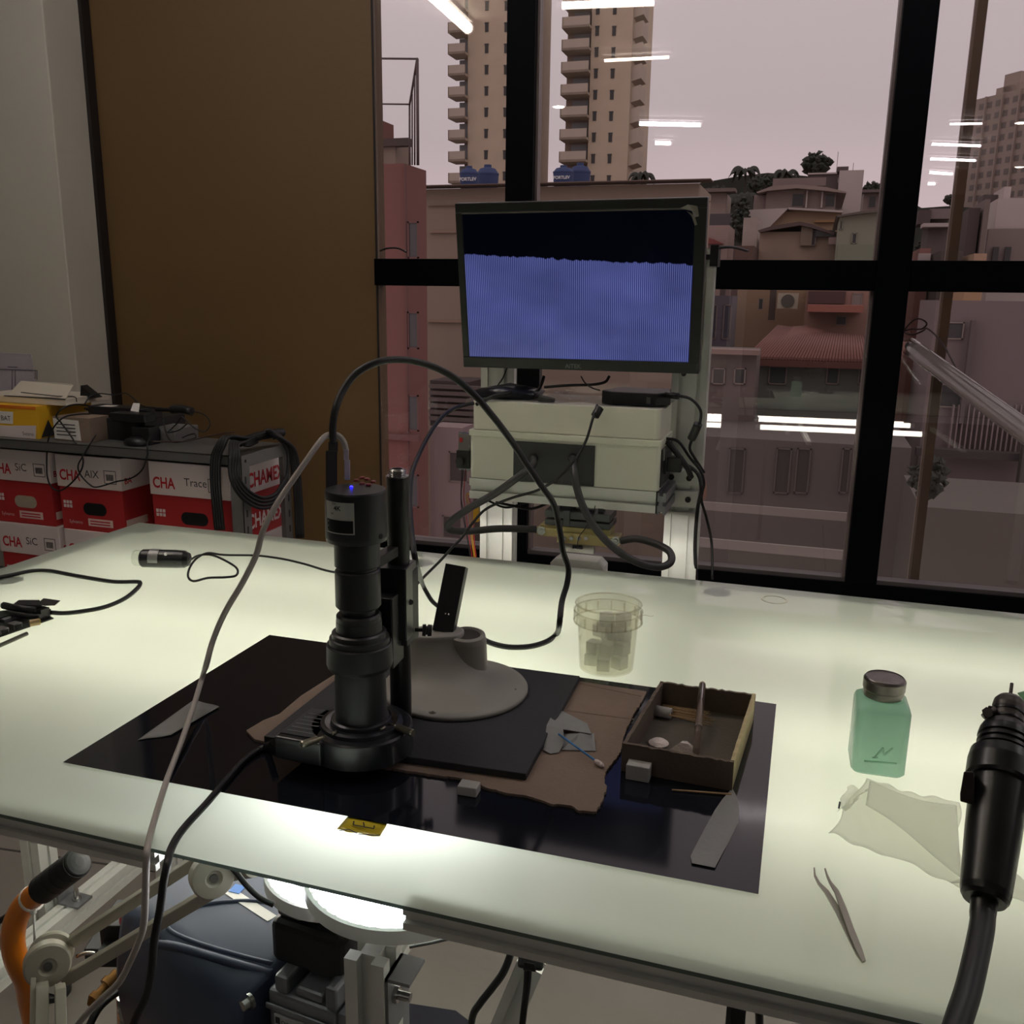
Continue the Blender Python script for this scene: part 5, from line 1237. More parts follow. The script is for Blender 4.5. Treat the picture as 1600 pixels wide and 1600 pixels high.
obj('torn_film', MB().loft([[mp(u, v, .0028 + h) for u, v, h in ((.90, .945, 0), (.93, .965, .004), (.965, .955, .002), (.972, .90, .001), (.955, .895, .003), (.945, .93, .002))], [mp(u, v, .0032 + h) for u, v, h in ((.90, .945, 0), (.93, .965, .004), (.965, .955, .002), (.972, .90, .001), (.955, .895, .003), (.945, .93, .002))]])
    .loft([[mp(u, v, .0036) for u, v in ((.925, .93), (.955, .905), (.967, .855), (.958, .85), (.945, .90))], [mp(u, v, .004) for u, v in ((.925, .93), (.955, .905), (.967, .855), (.958, .85), (.945, .90))]]), fm, mn)
# curved black strap ends at the left of the window bar and right of the upright
cable('bent_black_strip', 'bent black strip sticking out above the window bar by the brown board', [W(594, 392, -.06), W(606, 388, -.07), W(622, 388, -.08), W(635, 394, -.09)], .003, RUB, 'strip')
cable('bent_black_strip', 'black cable end sticking out right of the right upright above the window bar', [YP(1118, 388, RY), YP(1135, 386, RY + .02), YP(1150, 387, RY + .06), YP(1168, 392, RY + .12)], .003, RUB, 'cable')
# ------------------------------------------------------------------ clear tube leaning by the window, right
gt = thing('clear_lamp_tube', 'long frosted lamp tube leaning across the right window pane', 'lamp tube', D(1500, 590, 2.2))
a, b = D(1420, 540, 2.78), D(1640, 702, 2.0); d = b - a
CT = clear('frosted_tube', (.80, .76, .74), .06, .12, trl=.55, trc=(.56, .52, .50))
obj('tube', MB().cyl(a + d * .06, b, .026, .026, seg=24, caps=False), CT, gt)
obj('clear_end', MB().cyl(a + d * .015, a + d * .09, .0262, seg=24, caps=False), clear('tube_clear_end', (.90, .88, .86), .12, .02), gt)
obj('end_fitting', MB().cyl(a, a + d * .05, .012, seg=16), ALUD, gt)
obj('cord', MB().tube([W(1413, 517, -.1), W(1425, 514, -.12), W(1440, 514, -.14), W(1448, 506, -.15), W(1440, 499, -.15), W(1428, 500, -.13), W(1413, 517, -.1), W(1425, 523, -.12), W(1442, 517, -.15), W(1448, 513, -.2), D(1462, 524, 2.62), D(1476, 542, 2.58), D(1490, 568, 2.52), D(1505, 592, 2.45), D(1530, 612, 2.36), D(1560, 632, 2.25), D(1600, 664, 2.1), D(1640, 694, 1.98)], .0025, 8, 5), mat('brown_cord', (44, 26, 26), .5), gt)
# ================================================================== SHELF WITH CARTONS
SY = 2.30
def sx(px, py=720, y=SY): return YP(px, py, y).x
def sz(px, py, y=SY): return YP(px, py, y).z
bw = sx(187) - sx(86); bd = .30
zl0 = sz(292, 768); zt_ = sz(292, 716); zb_ = sz(292, 832)     # lid bottom, lid top, carton bottom
lidh = zt_ - zl0; zbot = sz(140, 829) ; 
zt2, zl2, zb2_ = sz(140, 712), sz(140, 753), sz(140, 829)
print('box', bw, 'lid', lidh, 'zt', zt_, zt2, 'zb', zb_, zb2_)
HB = zt2 - zb2_
shelf = thing('steel_shelf', 'grey slotted steel shelf unit holding red and white cartons by the brown board', 'shelf', V((sx(230), SY + .2, 0)))
stz = zt2 + .008
SHX1 = sx(377, 715, SY - .03) ; SHX0 = sx(-160)
SHM = mat('shelf_steel', (92, 92, 90), .5, .1, .08, 20)
yF = SY - .035; yB = XP(451, 692, SHX1).y; print('yB', yB)
obj('shelf_board', MB().box((SHX0, yF, stz), (SHX1, yB, stz + .004)).box((SHX0, yF, stz), (SHX1, yF + .002, stz + .032)).box((SHX0, yB - .002, stz), (SHX1, yB, stz + .032)).box((SHX0, yF, stz + .030), (SHX1, yB, stz + .032)), SHM, shelf)
obj('shelf_board', MB().box((SHX0, yF, zt2 - 2 * HB - .036), (SHX1, yB, zt2 - 2 * HB - .004)), SHM, shelf)
def angle_post(x, y, sxn, syn):
    mb = MB(); L = .04; th = .002; z1 = stz + .034
    mb.box((min(x, x - sxn * L), min(y, y - syn * th), 0), (max(x, x - sxn * L), max(y, y - syn * th), z1))
    mb.box((min(x, x - sxn * th), min(y, y + syn * L * 0 - syn * L), 0), (max(x, x - sxn * th), max(y, y - syn * L), z1))
    return obj('upright', mb, GREYSTEEL, shelf)
for y, sy_ in ((yF - .001, -1), (yB + .001, 1)):
    p_ = angle_post(SHX1 + .002, y, 1, sy_)
    sl = MB(); k_ = 0
    z_ = stz - .03
    while z_ > stz - .62:
        sl.box((SHX1 + .0021, y - sy_ * .018 - .0035, z_ - .022), (SHX1 + .0028, y - sy_ * .018 + .0035, z_)); z_ -= .05
    obj('slots', sl, DKP, shelf)
obj('end_rail', MB().box((SHX1 + .001, yF, stz - .002), (SHX1 + .003, yB, stz + .034)), GREYSTEEL, shelf)
for y in (yF + .02, yB - .02): obj('bolt_hole', MB().cyl((SHX1 + .003, y, stz + .016), (SHX1 + .0036, y, stz + .016), .005, seg=12), MC['pure_dark'], shelf)
def carton(x0, ztop, label, hand=None, hole='dark', side=True, brand='CHA', right_text=True, y0=SY, w_=None, handm=DKP):
    w2 = w_ or bw; h = HB; lh = lidh
    t = thing('carton', label, 'box', V((x0 + w2 / 2, y0 + bd / 2, ztop - h)), None)
    x1 = x0 + w2; g = .004
    bod = obj('body', MB().box((x0 + g, y0 + g, ztop - h), (x1 - g, y0 + bd - g, ztop - .004)), REDP, t)
    lid_ = obj('lid', MB().box((x0, y0, ztop - lh), (x1, y0 + bd, ztop)), WHP, t, .0015)
    F = y0 - .0003; X = V((1, 0, 0)); Z = V((0, 0, 1))
    lettering(brand, V((x0 + .012, F, ztop - lh * .78)), X, Z, lh * .46, REDT, lid_, 'brand_lettering', .0003, True, xs=.8)
    if hand: lettering(hand, V((x0 + w2 * .44, F, ztop - lh * .66)), X, Z + X * .1, lh * .34, handm, lid_, 'handwriting', .0003)
    # barcode panel
    bx_, bz_ = x0 + w2 * .74, ztop - lh * .80; fr = MB()
    for (a, b, c, d) in ((0, 0, .046, .002), (0, .040, .046, .042), (0, 0, .002, .042), (.044, 0, .046, .042)): fr.box((bx_ + a, F - .0004, bz_ + b), (bx_ + c, F, bz_ + d))
    rn_ = random.Random(3); xx = bx_ + .008
    while xx < bx_ + .036: ww = rn_.choice((.0009, .0016, .0022)); fr.box((xx, F - .0004, bz_ + .010), (xx + ww, F, bz_ + .030)); xx += ww + .0012
    obj('barcode', fr, DKP, lid_)
    # hand hole
    hz = ztop - h * .70; hm = MC['pure_dark'] if hole == 'dark' else mat('inner_paper', (170, 160, 140), .8)
    pts = []
    for cx_, a0 in ((w2 * .60, -90), (w2 * .40, 90)):
        for i in range(9): g_ = math.radians(a0 + 180 * i / 8); pts.append(V((x0 + .01 + cx_ + .020 * math.cos(g_), y0 + g - .0004, hz + .020 * math.sin(g_))))
    obj('hand_hole', MB().loft([pts, [p + V((0, .0008, 0)) for p in pts]]), hm, bod)
    # printed squares and strips
    sq = MB()
    for i in range(3):
        for j in range(2): sq.box((x0 + .014 + i * .012, y0 + g - .0006, hz + .012 - j * .013), (x0 + .023 + i * .012, y0 + g, hz + .022 - j * .013))
    obj('printed_icons', sq, WHP, bod)
    sb = obj('printed_strip', MB().box((x0 + w2 * .42, y0 + g - .0006, ztop - h + .018), (x0 + w2 * .80, y0 + g, ztop - h + .042)), mat('pale_red_print', (220, 196, 190), .6), bod)
    sk = MB()
    for i in range(2): sk.box((x0 + w2 * .45, y0 + g - .0009, ztop - h + .023 + .009 * i), (x0 + w2 * .76, y0 + g - .0004, ztop - h + .027 + .009 * i))
    obj('printed_line', sk, REDT, bod)
    lettering('Sylvamo', V((x0 + .03, y0 + g - .0004, ztop - h + .022)), X, Z, .016, MC['pale_red_print'], bod, 'small_print', .0003)
    # right side print
    S = x1 + .0003; Yv = V((0, 1, 0))
    lettering('BA', V((S, y0 + .012, ztop - lh * .80)), Yv, Z, lh * .26, REDT, lid_, 'side_print', .0003, True)
    obj('side_strip', MB().box((x1 - g, y0 + .012, ztop - h + .02), (x1 - g + .0006, y0 + .11, ztop - h + .045)), MC['pale_red_print'], bod)
    if side: lettering('CHAMEX', V((S, y0 + .092, ztop - lh * .80)), Yv, Z, lh * .62, REDT, lid_, 'brand_lettering', .0003, True, xs=.78); lettering('CHAMEX', V((S - g, y0 + .092, ztop - h + .03)), Yv, Z, lh * .62, WHP, bod, 'brand_lettering', .0003, True, xs=.78)
    return t
BX1 = sx(76, 720) - bw; BX2 = sx(86); BX3 = sx(231)
ztc = zt2
carton(BX1, ztc, 'red and white carton marked SiC on the lid, top left of the shelf', 'SiC', 'pale', False)
carton(BX2, ztc - .003, 'red and white carton marked AlX on the lid, top middle of the shelf', 'AlX', 'dark', False)
carton(BX3, ztc - .002, 'red and white carton marked Trace on the lid, nearest the coiled cables', 'Trace', 'dark', True, w_=sx(356) - BX3)
z2 = ztc - HB - .002
carton(BX1 + .012, z2, 'red and white carton marked SiC, below the top left carton', 'SiC', 'dark', False)
carton(BX2 + .008, z2, 'red and white carton below the one marked AlX', None, 'dark', False, brand='CHAR')
carton(BX3 + .004, z2, 'red and white carton below the one marked Trace', None, 'dark', True, w_=sx(356) - BX3)
z3 = z2 - HB - .001
if z3 - HB > .33: pass
for x_, lb_ in ((BX1 + .01, 'lowest carton of the left stack on the shelf'), (BX2 + .01, 'lowest carton of the middle stack on the shelf')):
    if False: carton(x_, z3, 'red and white ' + lb_, None, 'dark', False)
print('shelf z', stz, 'z2', z2, 'z3', z3, 'HB', HB)
# things on top of the shelf
zs = stz + .032
YB_ = mat('yellow_carton', (226, 176, 40), .5, 0, .06, 10); ORG = mat('orange_carton', (214, 116, 36), .5, 0, .06, 10)
ya = SY + .0
yx0, yx1 = sx(-90, 680, ya), sx(60, 680, ya); yh = sz(30, 634, ya) - zs
yc = thing('yellow_carton', 'yellow, orange and white carton with a white sticker at the far left of the shelf', 'box', V(((yx0 + yx1) / 2, ya + .12, zs)))
obj('body', MB().box((yx0, ya, zs), (yx1, ya + .24, zs + yh)), YB_, yc, .001)
pw_ = [V((yx0, ya, zs + .001)), V((yx1 - .012, ya, zs + .001)), V((yx1 - .005, ya, zs + yh * .42)), V((yx1 - .12, ya, zs + yh * .36)), V((yx0, ya, zs + yh * .33))]
decal('white_print', pw_, WHP, yc); 
decal('orange_print', [V((yx0, ya, zs + yh * .88)), V((yx1, ya, zs + yh * .90)), V((yx1, ya, zs + yh)), V((yx0, ya, zs + yh))], ORG, yc)
sa, sb_ = sx(-40, 655, ya), sx(22, 655, ya)
decal('white_sticker', [V((sa, ya - .0006, zs + yh * .42)), V((sb_ - .006, ya - .0006, zs + yh * .42)), V((sb_, ya - .0006, zs + yh * .80)), V((sa, ya - .0006, zs + yh * .80))], PAPER, yc)
lettering('BAT', V((sb_ - .052, ya - .0014, zs + yh * .52)), V((1, 0, 0)), V((0, 0, 1)), .022, DKP, yc, 'sticker_lettering')
lettering('Suzano', V((yx1 - .062, ya - .0012, zs + yh * .10)), V((1, 0, 0)), V((0, 0, 1)), .016, DKP, yc, 'small_print')
tri = [V((yx1 + .0004, ya + .01, zs + .004)), V((yx1 + .0004, ya + .07, zs + .004)), V((yx1 + .0004, ya + .045, zs + yh * .55))]
decal('side_flap_mark', tri, DKP, yc)
wx0, wx1 = sx(28, 620, SY + .10), sx(122, 620, SY + .10)
wc = thing('white_carton', 'off-white carton with a raised lid behind the yellow carton', 'box', V(((wx0 + wx1) / 2, SY + .3, zs)))
wz0 = zs + yh + .001; 
OFW = mat('off_white_carton', (214, 206, 190), .7, 0, .04, 10)
wzt = YP(70, 618, SY + .10).z
obj('body', MB().box((wx0 - .12, SY + .045, wz0), (wx1, SY + .238, wzt)), OFW, wc, .001)
lz = YP(60, 596, SY + .10).z
obj('raised_lid', MB().loft([[V((wx0 + .00, y, wzt + .001)), V((wx1 - .012, y, wzt + .001)), V((wx1 - .006, y + .03, lz - .006)), V((wx1 - .02, y + .03, lz - .002)), V((wx0 + .03, y + .03, lz)), V((wx0 + .014, y + .03, lz - .012))] for y in (SY + .06, SY + .064)]), OFW, wc)
obj('lid_gap', MB().box((wx0, SY + .044, wzt - .002), (wx1, SY + .05, wzt + .0008)), DKP, wc)
bkx = sx(118, 610, SY + .12); tag(obj('black_wedge', MB().loft([[V((bkx - .004, y, wzt - .012)), V((bkx + .062, y, wzt - .004)), V((bkx + .004, y, wzt + .034))] for y in (SY + .14, SY + .17)]), BLK), 'black wedge-shaped piece leaning right of the off-white carton lid', 'scrap')
cx0, cx1 = sx(84, 690, SY + .005), sx(128, 690, SY + .005)
bb_ = thing('brown_carton', 'small brown carton with a white label beside the yellow carton', 'box', V(((cx0 + cx1) / 2 + .02, SY + .1, zs)))
bh = sz(105, 652) - zs
obj('body', MB().box((cx0 + .005, SY + .005, zs), (cx1 + .035, SY + .20, zs + bh)), CARD, bb_, .001)
decal('white_label', [V((cx0 + .006, SY + .005, zs + .006)), V((cx1 - .002, SY + .005, zs + .004)), V((cx1 - .006, SY + .005, zs + bh * .88)), V((cx0 + .006, SY + .005, zs + bh * .92))], PAPER, bb_)
lb_ = MB()
for i in range(4): lb_.box((cx0 + .016, SY + .0036, zs + .018 + i * .011), (cx1 - .02, SY + .0042, zs + .021 + i * .011))
obj('label_lines', lb_, DKP, bb_)
# dark boxes and the black power adapters
DKB = mat('dark_case', (34, 36, 36), .45, 0, .1, 20)
def SB(px0, px1, py0, py1, y0, dy, nm, m, label, cat='electronics', bev=.002, par=None):
    a, b = YP(px0, py1, y0), YP(px1, py1, y0); z1 = YP((px0 + px1) / 2, py0, y0).z
    o = obj(nm, MB().box((a.x, y0, a.z), (b.x, y0 + dy, z1)), m, par, bev)
    if not par: tag(o, label, cat)
    return o
y1_ = SY + .06
def zfoot(y): return None
def on_shelf(px0, px1, py0, y0, dy, h, nm, m, label, zb=None, cat='electronics', bev=.002):
    z0 = zb if zb is not None else zs
    a, b = YP(px0, py0, y0), YP(px1, py0, y0)
    return tag(obj(nm, MB().box((a.x, y0, z0), (b.x, y0 + dy, z0 + h)), m, None, bev), label, cat)
h1 = sz(190, 655, SY + .08) - zs
on_shelf(133, 226, 660, SY + .08, .20, h1, 'black_device', DKB, 'large black electronic case standing behind the brown carton')
on_shelf(205, 232, 670, SY + .03, .05, h1 * .8, 'black_module', BLK, 'small black module in front of the large black case')
on_shelf(229, 272, 670, SY + .10, .12, h1 * .62, 'grey_bracket', GREYSTEEL, 'grey metal box right of the black case under tangled cables', cat='bracket')
za_ = zs + h1 + .0005
pa_ = thing('power_adapter', 'long black power adapter on top of the black case', 'adapter', V((sx(185), SY + .12, za_)))
a, b = YP(140, 650, SY + .10), YP(236, 650, SY + .10)
obj('case', MB().rbox((a.x, SY + .09, za_), (b.x, SY + .16, za_ + .034), .01), BLK, pa_, .004)
obj('cable_relief', MB().cyl((a.x, SY + .12, za_ + .017), (a.x - .035, SY + .12, za_ + .020), .009, .004, seg=12), BLK, pa_)
obj('white_sticker', MB().box((a.x + .045, SY + .095, za_ + .0342), (a.x + .09, SY + .13, za_ + .0346)), PAPER, pa_)
obj('white_tag', MB().hexa([V((b.x - .06, SY + .08, za_ + .028)), V((b.x - .03, SY + .08, za_ + .026)), V((b.x - .03, SY + .082, za_ + .026)), V((b.x - .06, SY + .082, za_ + .028))], [V((b.x - .064, SY + .10, za_ + .05)), V((b.x - .040, SY + .10, za_ + .05)), V((b.x - .04, SY + .102, za_ + .05)), V((b.x - .064, SY + .102, za_ + .05))]), PAPER, pa_)
pa2 = tag(obj('power_adapter', MB().rbox((b.x - .10, SY + .03, za_ - .001), (b.x + .035, SY + .085, za_ + .026), .008), BLK, None, .003), 'second black power adapter lying in front of the long one', 'adapter')
pg = thing('power_plug', 'black mains plug sticking out right of the power adapters', 'plug', YP(285, 640, SY + .1))
obj('body', MB().tube([YP(244, 640, SY + .1), YP(262, 640, SY + .1), YP(270, 640, SY + .1)], .006, 8, 3).tube([YP(268, 640, SY + .1), YP(282, 639, SY + .1), YP(300, 643, SY + .1)], .013, 8, 3), BLK, pg)
tag(obj('black_mouse_shape', MB().loft([[V((sx(196) + .04 * math.cos(g) * r_ + .03, SY + .015 + .025 * math.sin(g) * r_, zs + z_)) for g in [i * math.pi / 8 for i in range(16)]] for r_, z_ in ((.9, .0), (1, .008), (.9, .018), (.5, .026), (.1, .028))], smooth=True), BLK), 'rounded black plastic part at the shelf edge above the middle carton', 'part')
SC.collection.objects['black_mouse_shape'].name = 'rounded_plastic_part'
def sc_(pts, label, r=.0022, g=None, m=RUB): cable('shelf_cable', label, [YP(px, py, y) for px, py, y in pts], r, m, group=g)
Yc = SY - .03
sc_([(140, 634, SY + .1), (118, 632, SY + .03), (98, 638, Yc), (88, 650, Yc), (95, 660, Yc), (110, 680, Yc), (125, 704, Yc), (130, 722, Yc - .01), (124, 740, Yc - .01), (108, 758, Yc - .01), (92, 767, Yc - .01), (80, 760, Yc - .01), (74, 745, Yc - .01), (73, 725, Yc), (75, 690, Yc), (84, 668, Yc), (100, 652, Yc), (125, 647, SY + .03), (145, 647, SY + .1)], 'black cable hanging in a big loop over the left and middle cartons', .0026)
sc_([(150, 680, SY + .02), (142, 692, Yc), (130, 712, Yc - .01), (122, 728, Yc - .01), (126, 742, Yc - .01), (140, 757, Yc - .01), (152, 761, Yc - .01), (180, 753, Yc - .01), (205, 747, Yc - .01), (222, 734, Yc - .01), (230, 712, Yc - .01), (230, 695, Yc), (235, 680, SY + .02)], 'black cable swagging across the lid of the middle carton', .0024)
sc_([(33, 613, SY + .05), (60, 616, SY + .05), (90, 619, SY + .06), (116, 620, SY + .08), (120, 628, SY + .09)], 'thin cable lying along the front of the off-white carton', .0015)
sc_([(132, 632, SY + .1), (140, 620, SY + .12), (155, 615, SY + .14), (180, 617, SY + .14), (196, 614, SY + .14), (208, 622, SY + .13), (222, 634, SY + .12), (250, 638, SY + .1)], 'thin cable arching above the long power adapter', .0020)
sc_([(298, 643, SY + .1), (312, 645, SY + .1), (324, 652, SY + .1), (328, 664, SY + .1), (320, 674, SY + .09), (306, 670, SY + .08), (294, 660, SY + .08), (284, 652, SY + .08), (276, 662, SY + .08), (268, 670, SY + .08), (262, 676, SY + .07), (280, 672, SY + .07), (292, 662, SY + .07)], 'thin cable looping right of the mains plug', .0020)
sc_([(255, 655, SY + .1), (258, 672, SY + .09), (264, 686, SY + .08), (275, 691, SY + .07), (290, 688, SY + .07), (305, 684, SY + .08), (304, 678, SY + .1), (294, 680, SY + .1), (285, 684, SY + .1)], 'thin cable tangled on the shelf under the mains plug', .0020)
sc_([(236, 690, SY + .02), (260, 690, SY + .04), (290, 689, SY + .06), (320, 683, SY + .10), (350, 677, SY + .16), (366, 675, SY + .2)], 'dark red-brown cable lying across the top of the right carton', .0022, None, mat('brown_cable', (60, 36, 32), .5))
# coil of thick black cable hung over the shelf corner
cl_ = thing('cable_coil', 'coil of thick black cable hung over the right end of the shelf', 'cable coil', YP(400, 740, SY))
def coil(pts, r=.006, nm='strand'): obj(nm, MB().tube([YP(px, py, y) for px, py, y in pts], r, 8, 5), RUB, cl_)
f0 = SY - .055; xo = SHX1 + .012
def F(px, py, d=0): return YP(px, py, f0 - d)
def S_(px, py, d=0): return XP(px, py, xo + d)
def strand(P, r=.006, nm='strand'): obj(nm, MB().tube(P, r, 8, 5), RUB, cl_)
zt_top = stz + .034
for k_ in range(4):
    o_ = k_ * 3.6
    strand([F(338 + o_, 828), F(334 + o_, 790), F(331 + o_, 750), F(332 + o_, 716), F(339 + o_, 697, -.004), F(352 + o_ * .7, 682, -.03),
            V((SHX1 - .06 + k_ * .01, SY + .06, zt_top + .030 + .006 * (k_ % 2))), V((SHX1 - .03 + k_ * .008, SY + .16, zt_top + .034)), S_(418 + k_ * 2, 672 + k_ * 2), S_(438 + k_ * 2, 682 + k_ * 2, .004 * k_), S_(452 + k_ * 3, 705, .006 * k_), S_(459 + k_ * 3, 745, .006 * k_), S_(462 + k_ * 3, 790, .006 * k_), S_(464 + k_ * 3, 840, .006 * k_)], .0060)
for k_ in range(4):
    o_ = k_ * 4.2
    strand([V((SHX1 - .03, SY + .10, zt_top + .020 + .006 * k_)), V((SHX1 - .012, SY + .02, zt_top + .022 + .004 * k_)), F(362 + o_ * .8, 690 + o_ * .4, -.02), S_(360 + o_, 712, .004), S_(359 + o_, 735, .006), S_(363 + o_, 755 - o_ * .3, .008), S_(373 + o_, 772 - o_ * .6, .010), S_(390 + o_ * .6, 787 - o_ * 1.1, .010), S_(410 + o_ * .2, 794 - o_ * 1.3, .010),
            S_(430, 788 - o_ * 1.3, .010), S_(442 - o_ * .1, 768 - o_, .010), S_(449, 740, .008), S_(450, 712, .006), S_(444, 690 + o_ * .4, .004), S_(432, 678 + o_ * .4, .002), V((SHX1 - .02, yB - .05, zt_top + .02 + .005 * k_))], .0052)
strand([V((SHX1 - .05, SY + .04, zt_top + .026)), V((SHX1 - .03, SY + .12, zt_top + .036)), V((SHX1 - .015, SY + .22, zt_top + .034))], .014, 'tie_wrap')
# ================================================================== UNDER THE TABLE
# compressor
SHR = mat('dark_blue_shroud', (58, 68, 90), .5, 0, .06, 8); OR = mat('orange_paint', (226, 128, 30), .3, 0, .06, 8, coat=.4)
CAST = mat('cast_aluminium', (142, 144, 150), .4, .6, .1, 40)
cp = thing('air_compressor', 'orange air compressor with a dark blue shroud standing under the table', 'compressor', V((-.55, 1.15, 0)))
dC = 1.22
def shp(px, py, dep): return D(px, py, dep)
# shroud: rounded drum lying crosswise with a flat lower front
s0, s1 = D(258, 1502, 1.29), D(436, 1552, 1.12)
cen_s = (s0 + s1) / 2; axs = (s1 - s0); axs.z = 0; Ls = axs.length; axn = axs.normalized(); prp = V((-axn.y, axn.x, 0))
if prp.y < 0: prp = -prp
zc_s = D(320, 1560, 1.2).z
print('compressor', s0, s1, zc_s)
def shroud_ring(t, k=1.0, n=28):
    c = s0 + axs * t; out = []
    for i in range(n):
        g = 2 * math.pi * i / n; cx, cz = math.cos(g), math.sin(g)
        e = 1.0 / max(abs(cx), abs(cz)) ** .55
        out.append(V((c.x, c.y, zc_s)) + prp * (cx * .135 * e * k + .05) + V((0, 0, cz * .135 * e * k)))
    return out
R = []
for t_, k_ in ((-.0, .60), (.015, .82), (.05, .94), (.12, 1.0), (1.0, 1.0), (1.06, .99), (1.08, .95)): R.append(shroud_ring(t_, k_, 40))
shm = MB().loft(R, smooth=True); obj('shroud', shm, SHR, cp)
from mathutils.bvhtree import BVHTree
bvh = BVHTree.FromPolygons([tuple(v) for v in shm.v], [tuple(f) for f in shm.f])
def onshroud(px, py, lift=0.0):
    d = ray(px, py).normalized(); h, n, i, dist = bvh.ray_cast(CAM, d)
    return None if h is None else h - d * lift
def shroud_line(pts, r, nm):
    P = [onshroud(*p) for p in pts]; P = [p for p in P if p]
    if len(P) > 2: obj(nm, MB().tube(P, r, 8, 4), SHR, cp)
shroud_line(((236, 1474), (270, 1478), (320, 1492), (370, 1507), (425, 1522)), .0055, 'shroud_rib')
shroud_line(((425, 1506), (370, 1492), (310, 1474), (272, 1458), (262, 1446), (272, 1430), (300, 1417), (345, 1410), (395, 1408), (430, 1412)), .0030, 'recess_edge')
q = onshroud(392, 1563)
obj('shroud_bolt', MB().lathe(q, [(0, .010), (.004, .010), (.004, .0065), (.012, .006)], 12, -prp), STEEL, cp)
# white sticker on the shroud top
t0 = onshroud(350, 1396) or D(352, 1390, 1.36); obj('sticker', MB().hexa([V((t0.x, t0.y, t0.z)) + axn * a_ + prp * b_ for a_, b_ in ((0, 0), (.09, 0), (.09, .03), (0, .03))], [V((t0.x, t0.y, t0.z + .001)) + axn * a_ + prp * b_ for a_, b_ in ((0, 0), (.09, 0), (.09, .03), (0, .03))]), PAPER, cp)
obj('sticker_print', MB().box((t0.x + .004, t0.y + .004, t0.z + .001), (t0.x + .02, t0.y + .02, t0.z + .0018)), mat('blue_print', (60, 120, 200), .5), cp)
# motor head block
def dbox(px0, px1, py0, py1, dep, th, nm, m, parent, bev=.003, skew=0.0):
    q = [D(px0, py1, dep), D(px1, py1, dep), D(px1, py0, dep + skew), D(px0, py0, dep + skew)]
    up = V((0, 0, 1)); z0, z1 = q[0].z, q[3].z; dir_ = (q[1] - q[0]); dir_.z = 0
    a = V((q[0].x, q[0].y, 0)); b = a + dir_; n = V((-dir_.y, dir_.x, 0)).normalized() * th
    zmid0 = min(z0, q[1].z); 
    return obj(nm, MB().hexa([V((p.x, p.y, zmid0)) for p in (a, b, b + n, a + n)], [V((p.x, p.y, z1)) for p in (a, b, b + n, a + n)]), m, parent, bev)
hd0 = D(420, 1590, 1.02); 
hx = axn; hz0 = D(480, 1680, 1.04).z; P0 = D(418, 1545, 1.06); P1 = D(524, 1562, 1.02)
ddx = P1 - P0; ddx.z = 0; hn = V((-ddx.y, ddx.x, 0)).normalized()
zT = P0.z
def hblock(t0, t1, o0, o1, z0, z1, nm, m, bev=.004):
    b = [V((P0.x, P0.y, 0)) + ddx * t + hn * o for t, o in ((t0, o0), (t1, o0), (t1, o1), (t0, o1))]
    return obj(nm, MB().hexa([p + V((0, 0, z0)) for p in b], [p + V((0, 0, z1)) for p in b]), m, cp, bev)
hblock(0, 1.0, 0, .13, zT - .22, zT, 'motor_housing', CAST)
hblock(1.01, 1.28, .0, .12, zT - .22, zT + .002, 'end_cover', CAST)
hblock(.10, .30, .0, .12, zT, zT + .022, 'cooling_rib', CAST); hblock(.38, .78, .004, .12, zT, zT + .012, 'cooling_rib', CAST); hblock(.84, 1.0, .0, .12, zT, zT + .030, 'cooling_rib', CAST)
hblock(-.02, 1.0, -.004, .0, zT - .024, zT - .016, 'cooling_rib', CAST)
# name plate with print
lp0 = V((P0.x, P0.y, 0)) + ddx * .12 - hn * .0045; lp1 = V((P0.x, P0.y, 0)) + ddx * .88 - hn * .0045
npz = zT - .026
pl = obj('name_plate', MB().hexa([lp0 + V((0, 0, npz - .10)), lp1 + V((0, 0, npz - .10)), lp1 + hn * .004 + V((0, 0, npz - .10)), lp0 + hn * .004 + V((0, 0, npz - .10))],
    [lp0 + V((0, 0, npz)), lp1 + V((0, 0, npz)), lp1 + hn * .004 + V((0, 0, npz)), lp0 + hn * .004 + V((0, 0, npz))]), mat('plate_paper', (190, 190, 192), .5), cp)
def nt_(s, t, dz, size, bold=False): lettering(s, lp0.lerp(lp1, t) + V((0, 0, npz - dz)) - hn * .0004, lp1 - lp0, V((0, 0, 1)), size, DKP, pl, 'plate_lettering', .0003, bold)
nt_('CHIAPERINI', .14, .0095, .0062, True); nt_('COMPRESSOR DE AR', .54, .0090, .0040, True)
for i, (a_, b_) in enumerate((('MOD', 'CSA 7.8/25'), ('HP', '1.5 HP'), ('PSI', '116 PSI'), ('RPM', '3450'), ('V', '127/220'))):
    nt_(a_, .05, .020 + .009 * i, .0045); nt_(b_, .20, .020 + .009 * i, .0048); 
    if i < 4: nt_(('PRESSAO MAXIMA', 'DESLOCAMENTO', '8.3 bar', '60 Hz')[i], .55, .020 + .009 * i, .0042)
obj('logo_block', MB().hexa([lp0.lerp(lp1, .03) + V((0, 0, npz - .011)) - hn * .0008, lp0.lerp(lp1, .11) + V((0, 0, npz - .011)) - hn * .0008, lp0.lerp(lp1, .11) + V((0, 0, npz - .011)), lp0.lerp(lp1, .03) + V((0, 0, npz - .011))],
    [lp0.lerp(lp1, .03) + V((0, 0, npz - .003)) - hn * .0008, lp0.lerp(lp1, .11) + V((0, 0, npz - .003)) - hn * .0008, lp0.lerp(lp1, .11) + V((0, 0, npz - .003)), lp0.lerp(lp1, .03) + V((0, 0, npz - .003))]), DKP, pl)
